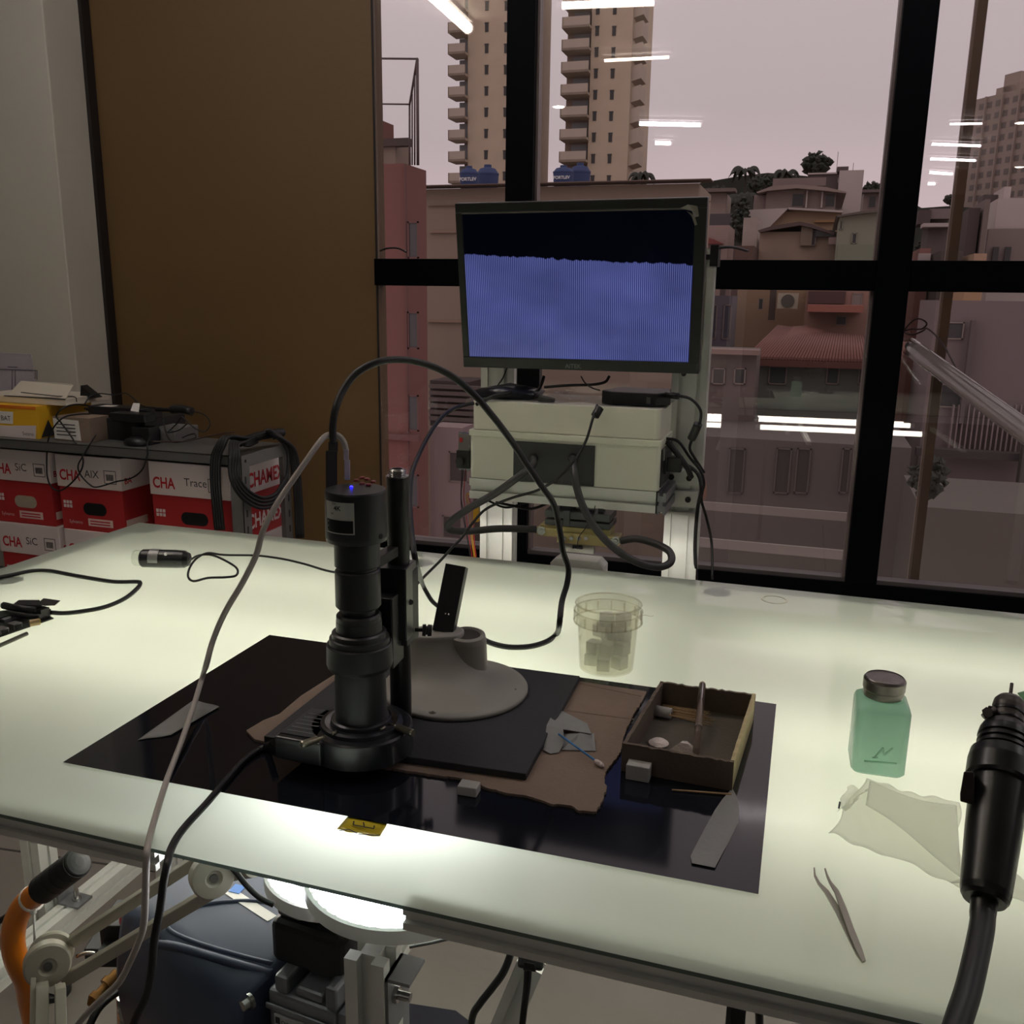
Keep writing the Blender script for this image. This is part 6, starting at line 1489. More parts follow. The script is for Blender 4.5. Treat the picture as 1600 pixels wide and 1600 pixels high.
q = V((P0.x, P0.y, 0)) + ddx * 1.14 + V((0, 0, zT - .028)); obj('cover_bolt', MB().lathe(q, [(0, .007), (.010, .006)], 12, -hn), STEEL, cp)
# pump head above and behind: black cap with hose
hblock(-.10, .95, .02, .13, zT + .02, zT + .075, 'pump_head', BLK, .008); hblock(.10, .52, .03, .12, zT + .075, zT + .135, 'air_filter', BLK, .010)
hblock(-.06, .30, .03, .10, zT + .075, zT + .10, 'cylinder_head', CAST)
hz = V((P0.x, P0.y, 0)) + ddx * 1.16 + hn * .05
obj('ribbed_hose', MB().lathe(hz + V((0, 0, zT)), [x for i in range(9) for x in ((.008 * i, .010), (.008 * i + .004, .012), (.008 * i + .004, .009))], 16), BLK, cp)
# orange tank
ta, tb_ = D(150, 1660, 1.32), D(430, 1700, 1.18); tdir = axn; tr = .105
tc = V((s0.x, s0.y, 0)) + prp * .05; tz = zc_s - .215
t_a = V((tc.x, tc.y, tz)) - axn * .13
print('tank z', tz, 'shroud zc', zc_s)
obj('tank', MB().lathe(t_a, [(0, .02), (.012, .06), (.035, .09), (.07, tr), (Ls + .26, tr), (Ls + .31, .09), (Ls + .33, .02)], 36, axn), OR, cp)
for t_ in (.08, Ls + .1):
    obj('tank_foot', MB().cyl(t_a + axn * t_ + V((0, 0, -tr * .8)), t_a + axn * t_ + V((0, 0, -tz + .0)), .02, .025), BLK, cp)
obj('tank_fitting', MB().cyl(D(195, 1555, 1.27), D(196, 1600, 1.29), .011, seg=14), STEEL, cp)
# handle with black grip
hp = [D(46, 1560, 1.30), D(40, 1530, 1.28), D(26, 1500, 1.26), D(20, 1470, 1.25), D(24, 1440, 1.24), D(38, 1414, 1.23), D(56, 1398, 1.22), D(72, 1386, 1.21)]
low = [V((t_a.x + .03, t_a.y, tz - .02)), D(62, 1680, 1.33), D(56, 1610, 1.32)]
obj('handle', MB().tube(low + hp, .0155, 14, 6), OR, cp)
g0, g1 = D(66, 1390, 1.21), D(124, 1346, 1.18); gd = g1 - g0; Lg = gd.length
obj('grip', MB().lathe(g0, [(0, .018), (Lg * .95, .0185), (Lg, .014)] if False else [x for i in range(5) for x in ((Lg * .19 * i, .0190), (Lg * .19 * i + Lg * .17, .0190), (Lg * .19 * i + Lg * .175, .0180))] + [(Lg * .97, .018), (Lg * .985, .0165), (Lg, .012), (Lg * 1.01, .006), (Lg * 1.012, .0002)], 20, gd), RUB, cp)
tie = D(50, 1404, 1.225); obj('cable_tie', MB().lathe(tie, [(-.002, .0175), (.002, .0175)], 20, (hp[-1] - hp[-2])).cyl(D(53, 1424, 1.215), D(54, 1470, 1.215), .0015, seg=6).lathe(D(52, 1424, 1.215), [(-.003, .004), (.003, .004)], 8), WHT, cp)
# pressure switch with red knob, brass valve
def ub_(px0, px1, py0, py1, dep, th, nm, m, bev=.002): return dbox(px0, px1, py0, py1, dep, th, nm, m, cp, bev)
ub_(160, 215, 1436, 1505, 1.33, .06, 'pressure_switch', BLK); ub_(132, 170, 1480, 1500, 1.33, .05, 'switch_base', BLK)
ub_(150, 200, 1488, 1512, 1.30, .06, 'manifold', BLK)
q = D(205, 1438, 1.33); obj('red_knob', MB().lathe(q, [(0, .016), (.016, .015), (.02, .010)], 16, V((0, 0, 1))), mat('red_plastic', (200, 30, 30), .4), cp)
q = D(172, 1465, 1.322); lettering('220', q, ray(300, 1460) - ray(200, 1452), V((0, 0, 1)), .018, mat('gold_print', (200, 150, 50), .5), cp, 'voltage_lettering', .0008, True)
obj('brass_valve', MB().lathe(D(184, 1520, 1.26), [(0, .008), (.012, .008), (.012, .011), (.020, .011), (.020, .007), (.034, .007), (.034, .010), (.042, .010), (.05, .004)], 12, D(160, 1548, 1.24) - D(184, 1520, 1.26)), mat('old_brass', (150, 110, 60), .4, .7), cp)
obj('pipe', MB().tube([D(120, 1494, 1.31), D(135, 1489, 1.31), D(150, 1490, 1.31)], .003, 8, 3), STEEL, cp)
cable('compressor_cord', 'black cord curving in front of the orange compressor tank', [D(130, 1625, 1.18), D(150, 1582, 1.20), D(168, 1562, 1.22), D(188, 1548, 1.24), D(205, 1538, 1.25)], .005, RUB)
# ------------------------------------------------------------------ folding lamp arm (pale plastic)
ARM = mat('pale_arm_plastic', (176, 170, 156), .45, 0, .05, 20)
la = thing('folding_lamp_arm', 'pale folding lamp arm with round joints leaning under the table', 'lamp arm', V((D(75, 1600, 1.1).x, D(75, 1600, 1.1).y, 0)))
J1, J2 = D(74, 1505, 1.10), D(331, 1368, 1.02)
vw = (CAM - J1).normalized(); vw.z *= .3; vw.normalize()
def disc(c, r, nm='joint_disc', th=.020, v=None):
    v = v or vw
    obj(nm, MB().lathe(c - v * th / 2, [(0, r * .9), (.003, r), (th - .003, r), (th, r * .92), (th + .002, r * .40), (th - .001, r * .30), (th - .001, .0003)], 40, v), ARM, la)
    obj('joint_hub', MB().lathe(c + v * (th / 2 - .0005), [(0, r * .20), (.0022, r * .2)], 16, v), mat('hub_grey', (96, 94, 90), .5), la)
disc(J1, .0262); disc(J2, .0240)
disc(J1 - vw * .022 + V((.008, 0, .006)), .026, 'joint_disc', .008)
def bar2(a, b, w_, th, nm='arm_bar'):
    d = (b - a).normalized(); s_ = d.cross(vw).normalized() * w_ / 2; t_ = vw * th / 2
    obj(nm, MB().hexa([a - s_ - t_, a + s_ - t_, a + s_ + t_, a - s_ + t_], [b - s_ - t_, b + s_ - t_, b + s_ + t_, b - s_ + t_]), ARM, la, .001)
bar2(D(88, 1487, 1.135), D(318, 1337, 1.05), .014, .012); bar2(D(98, 1533, 1.12), D(334, 1392, 1.04), .015, .012)
bar2(D(66, 1538, 1.08), D(63, 1680, 1.02), .014, .016); bar2(D(94, 1540, 1.08), D(97, 1680, 1.02), .012, .014); bar2(D(52, 1520, 1.09), D(50, 1680, 1.02), .006, .012)
low_ = D(75, 1680, 1.02); obj('arm_foot', MB().cyl((low_.x, low_.y, 0), (low_.x, low_.y, low_.z + .01), .02, .015).lathe((low_.x, low_.y, 0), [(0, .09), (.02, .085), (.03, .03)], 32), ARM, la)
obj('head_link', MB().tube([D(352, 1366, 1.045), D(378, 1360, 1.03), D(396, 1357, 1.01)], .010, 10, 4).lathe(D(376, 1362, 1.015), [(-.006, .006), (.004, .006)], 14, vw), ARM, la)
cable('under_table_cable', 'black cable running from the pale arm joint down behind the round lamp', [D(352, 1345, .97), D(368, 1362, .96), D(384, 1382, .955), (D(405, 1402, .95)), D(428, 1414, .95)], .003, RUB)
cable('lamp_wire', 'thin grey wire drooping under the rim of the large round lamp', [D(640, 1480, .86), D(680, 1472, .86), D(710, 1464, .86), D(732, 1455, .86), D(748, 1457, .86)], .0014, mat('grey_wire', (90, 90, 88), .5), 'wire')
# black cable on the floor from the left
cable('floor_cable', 'black cable crossing behind the orange handle at the far left', [D(-20, 1452, 1.9), D(20, 1425, 1.88), D(60, 1392, 1.85), D(100, 1345, 1.8), D(130, 1330, 1.78), D(160, 1318, 1.75)], .006, RUB)
# ------------------------------------------------------------------ slanted profile with power brick
sp = thing('leaning_profile', 'aluminium profile leaning under the table with a cable along it', 'profile', D(775, 1620, 1.2))
sa_, sb2 = D(832, 1500, 1.02), D(756, 1680, 1.05)
lowp = D(800, 1572, 1.05)
obj('bar', profile(MB(), sa_, sa_ + (sb2 - sa_) * 1.0, .030, .030, V((0, -1, 0))), ALU, sp)
pb_ = thing('power_brick', 'small silver and black power brick clipped under the table edge', 'adapter', D(828, 1500, .92))
dq = .925
q = [D(808, 1512, dq), D(848, 1518, dq), D(853, 1478, dq + .01), D(812, 1471, dq + .01)]; n = ray(830, 1490).normalized() * .022
obj('case', MB().hexa(q, [p + n for p in q]), BLK, pb_, .003)
q = [D(811, 1489, dq - .002), D(850, 1496, dq - .002), D(852, 1480, dq + .003), D(813, 1473, dq + .003)]; obj('silver_cover', MB().hexa(q, [p + n * .2 for p in q]), mat('satin_cover', (150, 150, 150), .35, .5), pb_, .001)
lettering('4007', D(822, 1484, dq - .006), ray(850, 1488) - ray(812, 1482), V((0, 0, 1)), .006, DKP, pb_, 'lettering', .0005)
obj('plug', MB().hexa([D(817, 1516, dq - .004), D(838, 1519, dq - .004), D(836, 1506, dq - .004), D(819, 1503, dq - .004)], [p + n * .6 for p in (D(817, 1516, dq - .004), D(838, 1519, dq - .004), D(836, 1506, dq - .004), D(819, 1503, dq - .004))]), BLK, pb_, .001)
for k_ in (0, 1):
    obj('cord', MB().tube([D(822 + 6 * k_, 1514, dq - .002), D(821 + 5 * k_, 1540, dq), D(817 + 4 * k_, 1575, dq + .01), D(810 + 4 * k_, 1640, dq + .02)], .0022, 8, 4), RUB, pb_)
cable('drooping_cable', 'black cable drooping from under the table left of the leaning profile', [D(802, 1468, 1.0), D(798, 1490, 1.0), D(786, 1520, 1.0), D(768, 1545, 1.01), D(750, 1568, 1.02), D(738, 1590, 1.03), D(734, 1640, 1.05)], .0042, RUB)
# right side leg and cable
rx = D(1149, 1600, .90)
obj('leg', profile(MB(), (rx.x, rx.y, .02), (rx.x, rx.y, .83), .018, .03, V((0, 1, 0))), BLK, tab)
cable('hanging_cable', 'black cable hanging from the table front right of the black leg', [D(1180, 1530, .93), D(1183, 1556, .93), D(1186, 1580, .93), D(1187, 1640, .95)], .0042, RUB)
# dark mat on the floor
q = [G(560, 1640, .012), G(800, 1640, .012), G(706, 1590, .012), G(620, 1576, .012)]
q = [G(600, 1660, 0), G(800, 1660, 0), G(712, 1592, 0), G(622, 1578, 0)]
tag(obj('dark_floor_mat', MB().loft([[V((p.x, p.y, z)) for p in q] for z in (.001, .02)]), mat('dark_blue_rubber', (30, 32, 44), .6)), 'dark mat on the floor beyond the centre leg', 'mat')
# ================================================================== OUTSIDE
GZ = -8.0
def om(n, c, **k): return mat(n, c, .85, 0, k.pop('var', .10), k.pop('scale', .6), **k)
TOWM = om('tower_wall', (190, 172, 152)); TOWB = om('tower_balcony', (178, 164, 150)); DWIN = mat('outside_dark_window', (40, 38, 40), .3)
BRK = om('dull_red_wall', (122, 82, 76)); PALE = om('pale_roof_wall', (142, 126, 112), scale=.35); ROOFR = om('red_tile_roof', (118, 78, 70), var=.2, scale=2.0)
HG = om('house_grey', (140, 126, 120)); HW = om('house_white', (180, 168, 164)); HY_ = om('house_ochre', (166, 142, 116)); HGN = om('house_green', (132, 134, 118)); HBE = om('house_beige', (156, 136, 120), scale=1.2, var=.25)
LEAF = om('dark_foliage', (46, 50, 42), var=.4, scale=1.5); TRK = om('tree_trunk', (60, 52, 46))
ROAD = om('courtyard_ground', (104, 96, 90), var=.2, scale=.2)
structure('ground', MB().box((-160, 3.45, GZ - .2), (260, 260, GZ)), ROAD)
structure('ledge', MB().box((-5, 3.4, .2), (6, 3.9, .3)), om('outside_ledge', (120, 114, 110)))
def X_(px, py, y): return YP(px, py, y)
def bbox_(px0, px1, py0, y, dy, zb=GZ, pref=None):
    pr_ = pref if pref is not None else py0 + 20
    a, b = X_(px0, pr_, y), X_(px1, pr_, y); z1 = X_((px0 + px1) / 2, py0, y).z
    return a.x, b.x, z1
def house(nm, label, px0, px1, py0, y, dy, m, zb=GZ, cat='house', pref=None, rise=0.0):
    dy = min(dy, 2.4)
    x0, x1, z1 = bbox_(px0, px1, py0, y, dy, zb, pref); pr_ = pref if pref is not None else py0 + 20
    if x1 < 0: x1 = max(x0 + .3, X_(px1, pr_, y + dy).x)
    if x0 > 0: x0 = min(x1 - .3, X_(px0, pr_, y + dy).x)
    t = thing(nm, label, cat, V(((x0 + x1) / 2, y + dy / 2, zb)))
    obj('wall', MB().hexa([V((x0, y, zb)), V((x1, y, zb)), V((x1, y + dy, zb)), V((x0, y + dy, zb))], [V((x0, y, z1)), V((x1, y, z1 + rise)), V((x1, y + dy, z1 + rise)), V((x0, y + dy, z1))]), m, t)
    t['_y'] = y; return t, x0, x1, z1
def window(t, y, px0, px1, py0, py1, m=DWIN, fr=None, nm='window'):
    a, b = X_(px0, py1, y), X_(px1, py1, y); z1 = X_((px0 + px1) / 2, py0, y).z
    w_ = b.x - a.x; d_ = max(.02, w_ * .06)
    f = MB()
    for lo, hi in (((a.x, y - d_, a.z), (b.x, y, a.z + d_)), ((a.x, y - d_, z1 - d_), (b.x, y, z1)), ((a.x, y - d_, a.z), (a.x + d_, y, z1)), ((b.x - d_, y - d_, a.z), (b.x, y, z1))): f.box(lo, hi)
    wo_ = obj(nm, f, fr or HG, t)
    obj('pane', MB().box((a.x + d_, y - d_ * .3, a.z + d_), (b.x - d_, y, z1 - d_)), m, wo_)
def part(t, y, px0, px1, py0, py1, d0, d1, m, nm, pref=None):
    a, b = X_(px0, py1, y), X_(px1, py1, y); z1 = X_((px0 + px1) / 2, py0, y).z
    return obj(nm, MB().box((a.x, y + d0, a.z), (b.x, y + d1, z1)), m, t)
def roofpoly(t, pts, y, dy, m, nm='roof'):
    q = [X_(px, py, y) for px, py in pts]
    return obj(nm, MB().loft([q, [p + V((0, dy, 0)) for p in q]]), m, t)
# --- towers
TY = 120.0
def tower(label, pxw0, pxw1, pxb0, pxb1, cols, off, jag):
    a, b = X_(pxw0, 150, TY), X_(pxw1, 150, TY); zt_ = X_(800, -160, TY).z
    t = thing('apartment_tower', label, 'building', V(((a.x + b.x) / 2, TY + 8, GZ)))
    obj('wall', MB().box((a.x, TY, GZ), (b.x, TY + 14, zt_)), TOWM, t)
    bl, br_ = X_(pxb0, 150, TY), X_(pxb1, 150, TY)
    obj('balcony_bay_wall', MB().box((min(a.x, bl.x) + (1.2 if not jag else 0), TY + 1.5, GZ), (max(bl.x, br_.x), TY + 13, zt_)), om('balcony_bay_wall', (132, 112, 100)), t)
    first = None; firstg = None
    for i in range(14):
        py = 22 + off + 33.2 * (i - 5)
        z = X_(720, py, TY).z
        if z < GZ + 8: continue
        if first is None:
            mb = MB()
            x0, x1 = bl.x, br_.x
            mb.box((x0, TY - 1.4, z), (x1, TY + 1.6, z + .28))
            mb.box((x0, TY - 1.4, z), (x1, TY - 1.25, z + 1.25)); mb.box((x0, TY - 1.4, z), (x0 + .15, TY + 1.6, z + 1.25))
            first = obj('balcony', mb, TOWB, t); zf = z
            firstg = obj('balcony_door', MB().box((x0 + (x1 - x0) * .25, TY + 1.3, z + .3), (x0 + (x1 - x0) * .85, TY + 1.52, z + 2.4)), mat('far_glass', (120, 122, 124), .4), t)
        else:
            for o in (first, firstg):
                c = o.copy(); SC.collection.objects.link(c); c.location = o.location + V((0, 0, z - zf))
    fw = None
    for ci, px in enumerate(cols):
        for i in range(14):
            py = 10 + off + 33.2 * (i - 4) ; z = X_(px, py, TY).z; x = X_(px, 150, TY).x
            if z < GZ + 8 or py > 290: continue
            if fw is None:
                fw = obj('window', MB().box((x - .22, TY - .08, z - .5), (x + .22, TY + .01, z + .5)).box((x - .27, TY - .1, z + .45), (x + .27, TY, z + .6)), DWIN, t); x0f, z0f = x, z
            else: c = fw.copy(); SC.collection.objects.link(c); c.location = fw.location + V((x - x0f, 0, z - z0f))
    if jag:
        f2 = None
        for i in range(14):
            py = 20 + off + 33.2 * (i - 5); z = X_(985, py, TY).z
            if z < GZ + 8: continue
            if f2 is None:
                f2 = obj('side_balcony', MB().loft([[V((b.x, TY + .5, z + zz)), V((b.x + 1.2, TY + .5, z + .3 + zz)), V((b.x + 1.2, TY + 4, z + .3 + zz)), V((b.x, TY + 4, z + zz))] for zz in (0, 1.7)]), TOWB, t); zz0 = z
            else: c = f2.copy(); SC.collection.objects.link(c); c.location = f2.location + V((0, 0, z - zz0))
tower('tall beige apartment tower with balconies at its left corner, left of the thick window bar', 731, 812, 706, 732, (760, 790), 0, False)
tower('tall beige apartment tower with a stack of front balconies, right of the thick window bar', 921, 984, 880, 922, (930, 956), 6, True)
obj_ = None
# --- grey apartment block at the right, seen at an angle
a, b = X_(1516, 158, 150), X_(1660, 128, 138); zt_ = a.z; bdir = (V((b.x, b.y, 0)) - V((a.x, a.y, 0))); Lb = bdir.length; bu = bdir / Lb; bn = V((-bu.y, bu.x, 0))
gb = thing('grey_apartment_block', 'grey apartment block covered with rows of windows at the upper right', 'building', V((a.x, a.y, GZ)))
GBM = om('block_wall', (158, 142, 134)); 
p4 = [V((a.x, a.y, 0)), V((b.x, b.y, 0)), V((b.x, b.y, 0)) + bn * 14, V((a.x, a.y, 0)) + bn * 14]
obj('wall', MB().hexa([p + V((0, 0, GZ)) for p in p4], [p + V((0, 0, zt_)) for p in p4]), GBM, gb)
def onb(s_, z0, z1, d0, d1, w_): 
    q = [p4[0] + bu * s_ - bn * d1, p4[0] + bu * (s_ + w_) - bn * d1, p4[0] + bu * (s_ + w_) - bn * d0, p4[0] + bu * s_ - bn * d0]
    return [p + V((0, 0, z0)) for p in q], [p + V((0, 0, z1)) for p in q]
for s0_, w_, h_ in ((.16, .30, 1.3), (.24, .18, 2.8)):
    q0, q1 = onb(Lb * s0_, zt_, zt_ + h_, -8, -2, Lb * w_); obj('roof_hut', MB().hexa(q0, q1), GBM, gb)
q0, q1 = onb(Lb * .36, zt_ + 2.8, zt_ + 5, -5, -4.8, .12); obj('antenna', MB().hexa(q0, q1), DWIN, gb)
wf = None; pitch = 1.42; rows = int((zt_ - 4) / 1.5)
for i in range(int(Lb / pitch)):
    for j in range(rows):
        s_ = .35 + i * pitch; z = zt_ - 1.5 - j * 1.5
        if z < -2: continue
        if wf is None:
            q0, q1 = onb(s_, z, z + .75, -.05, .02, .8); wf = obj('window', MB().hexa(q0, q1), mat('block_window', (112, 102, 98), .5), gb); s0f, z0f = s_, z
        else: c = wf.copy(); SC.collection.objects.link(c); c.location = wf.location + bu * (s_ - s0f) + V((0, 0, z - z0f))
pil = None
for i in range(int(Lb / (pitch * 2)) + 1):
    q0, q1 = onb(i * pitch * 2 + .1, GZ, zt_, 0, .35, .22); obj('pilaster', MB().hexa(q0, q1), GBM, gb)
# --- hill behind
hp_ = [(965, 300), (1010, 297), (1060, 292), (1100, 285), (1150, 276), (1200, 270), (1260, 275), (1320, 288), (1350, 295), (1378, 290), (1440, 325), (1480, 322), (1600, 330), (1800, 340), (1800, 700), (965, 700)]
q = [X_(px, py, 135) for px, py in hp_]
structure('hill', MB().loft([q, [p + V((0, 30, 0)) for p in q]]), LEAF)
# --- trees
def crown(t, c, r, n, seed, m=LEAF, squash=.8, nm='crown'):
    rn = random.Random(seed); mb = MB()
    for i in range(n):
        d = V((rn.gauss(0, 1), rn.gauss(0, 1), rn.gauss(0, 1))).normalized() * r * rn.uniform(.2, 1) ** .6; d.z *= squash
        s_ = r * rn.uniform(.16, .34); q = c + d; 
        o = len(mb.v); vs = [q + V(v_) * s_ for v_ in ((1, 0, 0), (-1, 0, 0), (0, 1, 0), (0, -1, 0), (0, 0, 1), (0, 0, -1))]
        vs = [v_ + V((rn.uniform(-.4, .4), rn.uniform(-.4, .4), rn.uniform(-.4, .4))) * s_ for v_ in vs]
        mb.add(vs, [(0, 2, 4), (2, 1, 4), (1, 3, 4), (3, 0, 4), (2, 0, 5), (1, 2, 5), (3, 1, 5), (0, 3, 5)])
    return obj(nm, mb, m, t)
def tree(px, py, rpx, y, label, seed, nm='tree', zb=None, sq=.8):
    c = X_(px, py, y); r = rpx / FPX * depth(c); t = thing(nm, label, 'tree', V((c.x, y, GZ if zb is None else zb)))
    crown(t, c, r, 160, seed, squash=sq); obj('trunk', MB().cyl((c.x, y, GZ if zb is None else zb), (c.x, y, c.z), r * .12, r * .08, seg=8), TRK, t)
tree(1275, 256, 20, 70, 'round dark tree standing highest on the skyline, left of the white roof tower', 1)
tree(1188, 290, 18, 62, 'dark bushy tree between the tall palm and the oval-roofed house', 2)
tree(1205, 283, 14, 66, 'small dark tree behind the oval-roofed house beside the short palm', 3)
tree(1362, 296, 13, 80, 'low dark tree right of the white roof tower on the skyline', 4)
tree(1485, 312, 9, 80, 'small round tree just left of the outside pole on the skyline', 5)
tree(1120, 300, 16, 90, 'dark hedge of trees on the skyline right of the monitor', 6, sq=.4)
tree(1445, 385, 14, 45, 'dark bushes low in the right window pane above the window bar', 7, sq=.6)
tree(1450, 745, 26, 9.6, 'dim dark shrub in the courtyard behind the left side of the right pane', 8, sq=1.3)
def palm(px, py, rpx, y, label, seed, pxt=None, fr=11, hang=.9):
    rn = random.Random(seed); c = X_(px, py, y); r = rpx / FPX * depth(c); b = X_(pxt or px, 400, y)
    t = thing('palm_tree', label, 'tree', V((b.x, y, GZ)))
    obj('trunk', MB().tube([V((b.x, y, GZ)), V((b.x, y, c.z * .5)), c], r * .10, 8, 4, r_end=r * .07), TRK, t)
    for i in range(fr):
        a = 2 * math.pi * i / fr + rn.uniform(-.2, .2); d = V((math.cos(a), math.sin(a), 0)); up = rn.uniform(.15, .6)
        pts = [c, c + d * r * .4 + V((0, 0, r * up * .6)), c + d * r * .8 + V((0, 0, r * up * .35)), c + d * r * 1.08 + V((0, 0, -r * hang * rn.uniform(.3, .7)))]
        P = spline(pts, 4); mb = MB(); s_ = V((-d.y, d.x, 0)); L1 = []; L2 = []; mid = []
        for k, p in enumerate(P):
            w_ = r * .20 * math.sin(math.pi * min(1, (k + 1) / (len(P)))) + .01
            L1.append(p + s_ * w_ - V((0, 0, w_ * .8))); L2.append(p - s_ * w_ - V((0, 0, w_ * .8))); mid.append(p)
        mb.loft([L1, mid, L2, [m_ - V((0, 0, .04)) for m_ in mid]], caps=False, closed=False); obj('frond', mb, LEAF, t)
palm(1165, 268, 24, 52, 'tall palm with a dark crown rising left of the oval-roofed house', 1, 1160, 13)
palm(1228, 272, 21, 60, 'shorter palm crown behind the oval-roofed house', 2)
palm(1003, 276, 22, 30, 'palm beside the foot of the right tower above the long pale wall', 3, 1000, 12)
palm(1160, 312, 30, 50, 'dark lower palm mass along the trunk of the tall palm', 5, 1156, 14)
tree(1158, 345, 16, 35.9, 'dark climbing foliage on the trunk of the tall palm', 11, sq=2.2)
# --- red building, left
t, x0, x1, z1 = house('red_building', 'narrow dull red building with a column of windows beside the brown board', 540, 667, 256, 11, .7, BRK, cat='building', pref=420)
RB2 = om('dull_red_side', (108, 76, 74)); part(t, 11.0, 640, 642, 256, 900, -.03, .02, RB2, 'corner_strip')
for py0, py1 in ((346, 404), (487, 545), (617, 673), (741, 792)): window(t, 11.0, 638, 655, py0, py1, mat('stair_window', (76, 74, 76), .5), RB2)
part(t, 10.95, 540, 655, 677, 682, -.02, .06, RB2, 'ledge_band')
cg = thing('rooftop_cage', 'thin metal rod cage standing on top of the red building', 'frame', X_(650, 255, 11.4))
def rod(a, b, r=.012, nm='rod'): obj(nm, MB().cyl(a, b, r, seg=6), mat('dark_rod', (84, 70, 70), .6), cg)
yA, yB_ = 11.3, 13.6
rod(X_(653, 258, yA), X_(652, 92, yA), .02); rod(X_(648, 258, yA + .6), X_(648, 118, yA + .6)); rod(X_(644, 258, yB_ - .6), X_(644, 140, yB_ - .6)); rod(X_(640, 258, yB_), X_(640, 163, yB_), .016)
rod(X_(652, 92, yA), X_(560, 91, yA)); rod(X_(640, 163, yB_), X_(560, 162, yB_)); rod(X_(652, 92, yA), X_(640, 163, yB_), .016)
t, *_ = house('rooftop_block', 'small brick-red rooftop block behind the metal rod cage', 560, 615, 184, 17, .8, om('brick_block', (112, 72, 64)), cat='building', pref=200)
t, *_ = house('stained_parapet_wall', 'grey stained parapet wall just above the red building', 540, 642, 218, 14, .6, om('stained_wall', (128, 112, 102), var=.35, scale=1.5), cat='wall', pref=240)
part(t, 13.98, 540, 640, 218, 232, -.06, .1, om('dark_coping', (78, 66, 62)), 'coping')
# --- long pale wall with flat roof behind both panes
t, *_ = house('long_pale_building', 'long pale brown building with a flat roof line below the towers', 640, 1112, 291, 20, 6, PALE, cat='building', pref=292)
part(t, 19.9, 640, 1112, 288, 292, -.25, .3, om('roof_edge', (110, 94, 86)), 'roof_edge')
part(t, 19.95, 668, 1112, 318, 322, -.02, .1, om('wall_band', (146, 122, 106)), 'wall_band')
for px0, px1, py0, py1 in ((672, 715, 360, 364), (672, 722, 404, 408), (668, 722, 500, 503)): part(t, 19.95, px0, px1, py0, py1, -.03, .05, MC['wall_band'], 'wall_band')
# blue tanks
BT = om('blue_tank', (58, 72, 112)); 
def tank(px, pyb, wpx, hpx, y, label, txt=False):
    c = X_(px, pyb, y); c.z = X_(876, 288, 19.9).z + .01; r = wpx / 2 / FPX * depth(c); h = hpx / FPX * depth(c)
    t = thing('water_tank', label, 'tank', c)
    obj('body', MB().lathe(c, [(0, r * .9), (h * .08, r * .94), (h * .62, r), (h * .64, r * 1.03), (h * .70, r * 1.03), (h * .71, r * .97), (h * .86, r * .72), (h * .90, r * .35), (h, r * .33)], 28), BT, t)
    if txt:
        lettering('FORTLEV', c + V((-r * .72, -r * 1.02, h * .32)), V((1, 0, 0)), V((0, 0, 1)), h * .20, WHT, t, 'lettering', .01, True)
tank(733, 285, 29, 34, 20.5, 'blue water tank with white lettering, leftmost on the roof edge in the left pane', True)
tank(762, 286, 34, 42, 21.4, 'blue water tank right of the lettered one in the left pane')
tank(880, 287, 32, 32, 20.5, 'blue water tank with white lettering on the roof edge in the middle pane', True)
tank(906, 289, 32, 42, 21.4, 'blue water tank right of the lettered one in the middle pane')
# low structures between rig and red building
t, *_ = house('slatted_shed', 'dark slatted shed roof left of the grey box, behind the glass', 672, 760, 596, 17, 1, om('dark_slats', (72, 62, 60)), cat='shed', pref=640)
for i in range(6): part(t, 16.95, 672, 760, 602 + 10 * i, 606 + 10 * i, -.06, .02, om('slat', (104, 92, 88)), 'slat')
t, *_ = house('pale_low_block', 'pale low block seen between the red building and the relay', 672, 740, 668, 15, .6, om('pale_low', (150, 130, 130)), cat='building', pref=720)
window(t, 15.0, 702, 732, 706, 752, om('low_window_dark', (84, 72, 74))); window(t, 15.0, 692, 722, 806, 840, MC['low_window_dark'])
# --- houses in the middle pane
t, *_ = house('white_roof_tower', 'white boxy roof tower, tallest house part in the middle pane', 1308, 1347, 266, 48, 5, HW, pref=300)
part(t, 47.95, 1308, 1326, 258, 266, .5, 3, om('tank_dark', (86, 74, 72)), 'roof_tank'); part(t, 47.9, 1262, 1308, 271, 300, .5, 4, om('dark_volume', (86, 76, 74)), 'dark_volume'); part(t, 47.9, 1262, 1308, 268, 271, .4, 4.2, HW, 'roof_edge')
for px, a_ in ((1307, 232), (1333, 250)): part(t, 47.9, px, px + .7, a_, 268, 1, 1.1, DWIN, 'antenna')
t, *_ = house('oval_roof_house', 'grey house with a broad oval flat roof in the middle pane', 1197, 1306, 297, 42, 6, HG, pref=312)
q = [X_(px, py, 41.4) for px, py in ((1182, 300), (1205, 291), (1245, 288), (1290, 292), (1323, 300), (1322, 302), (1290, 298), (1245, 294), (1200, 298), (1183, 302))]
obj('roof', MB().loft([q, [p + V((0, 7, 0)) for p in q]]), om('oval_roof', (140, 124, 118)), t)
part(t, 42.2, 1207, 1290, 278, 292, 0, 4, om('upper_band', (124, 110, 106)), 'upper_storey')
for px0, px1 in ((1236, 1256), (1288, 1304)): window(t, 42.0, px0, px1, 302, 324, DWIN)
for px in (1258, 1282): part(t, 41.9, px, px + 2.5, 298, 325, -.1, .1, HW, 'pillar')
part(t, 42.0, 1176, 1197, 304, 330, .2, 4, om('side_wing', (132, 116, 112)), 'side_wing')
t, *_ = house('ochre_house', 'ochre house with a wide sloping gable behind the hipped roof', 1205, 1312, 330, 37, 4, HY_, pref=350)
roofpoly(t, ((1165, 328), (1232, 325), (1205, 352), (1190, 372), (1165, 372)), 36.6, 1.5, HW, 'white_gable')
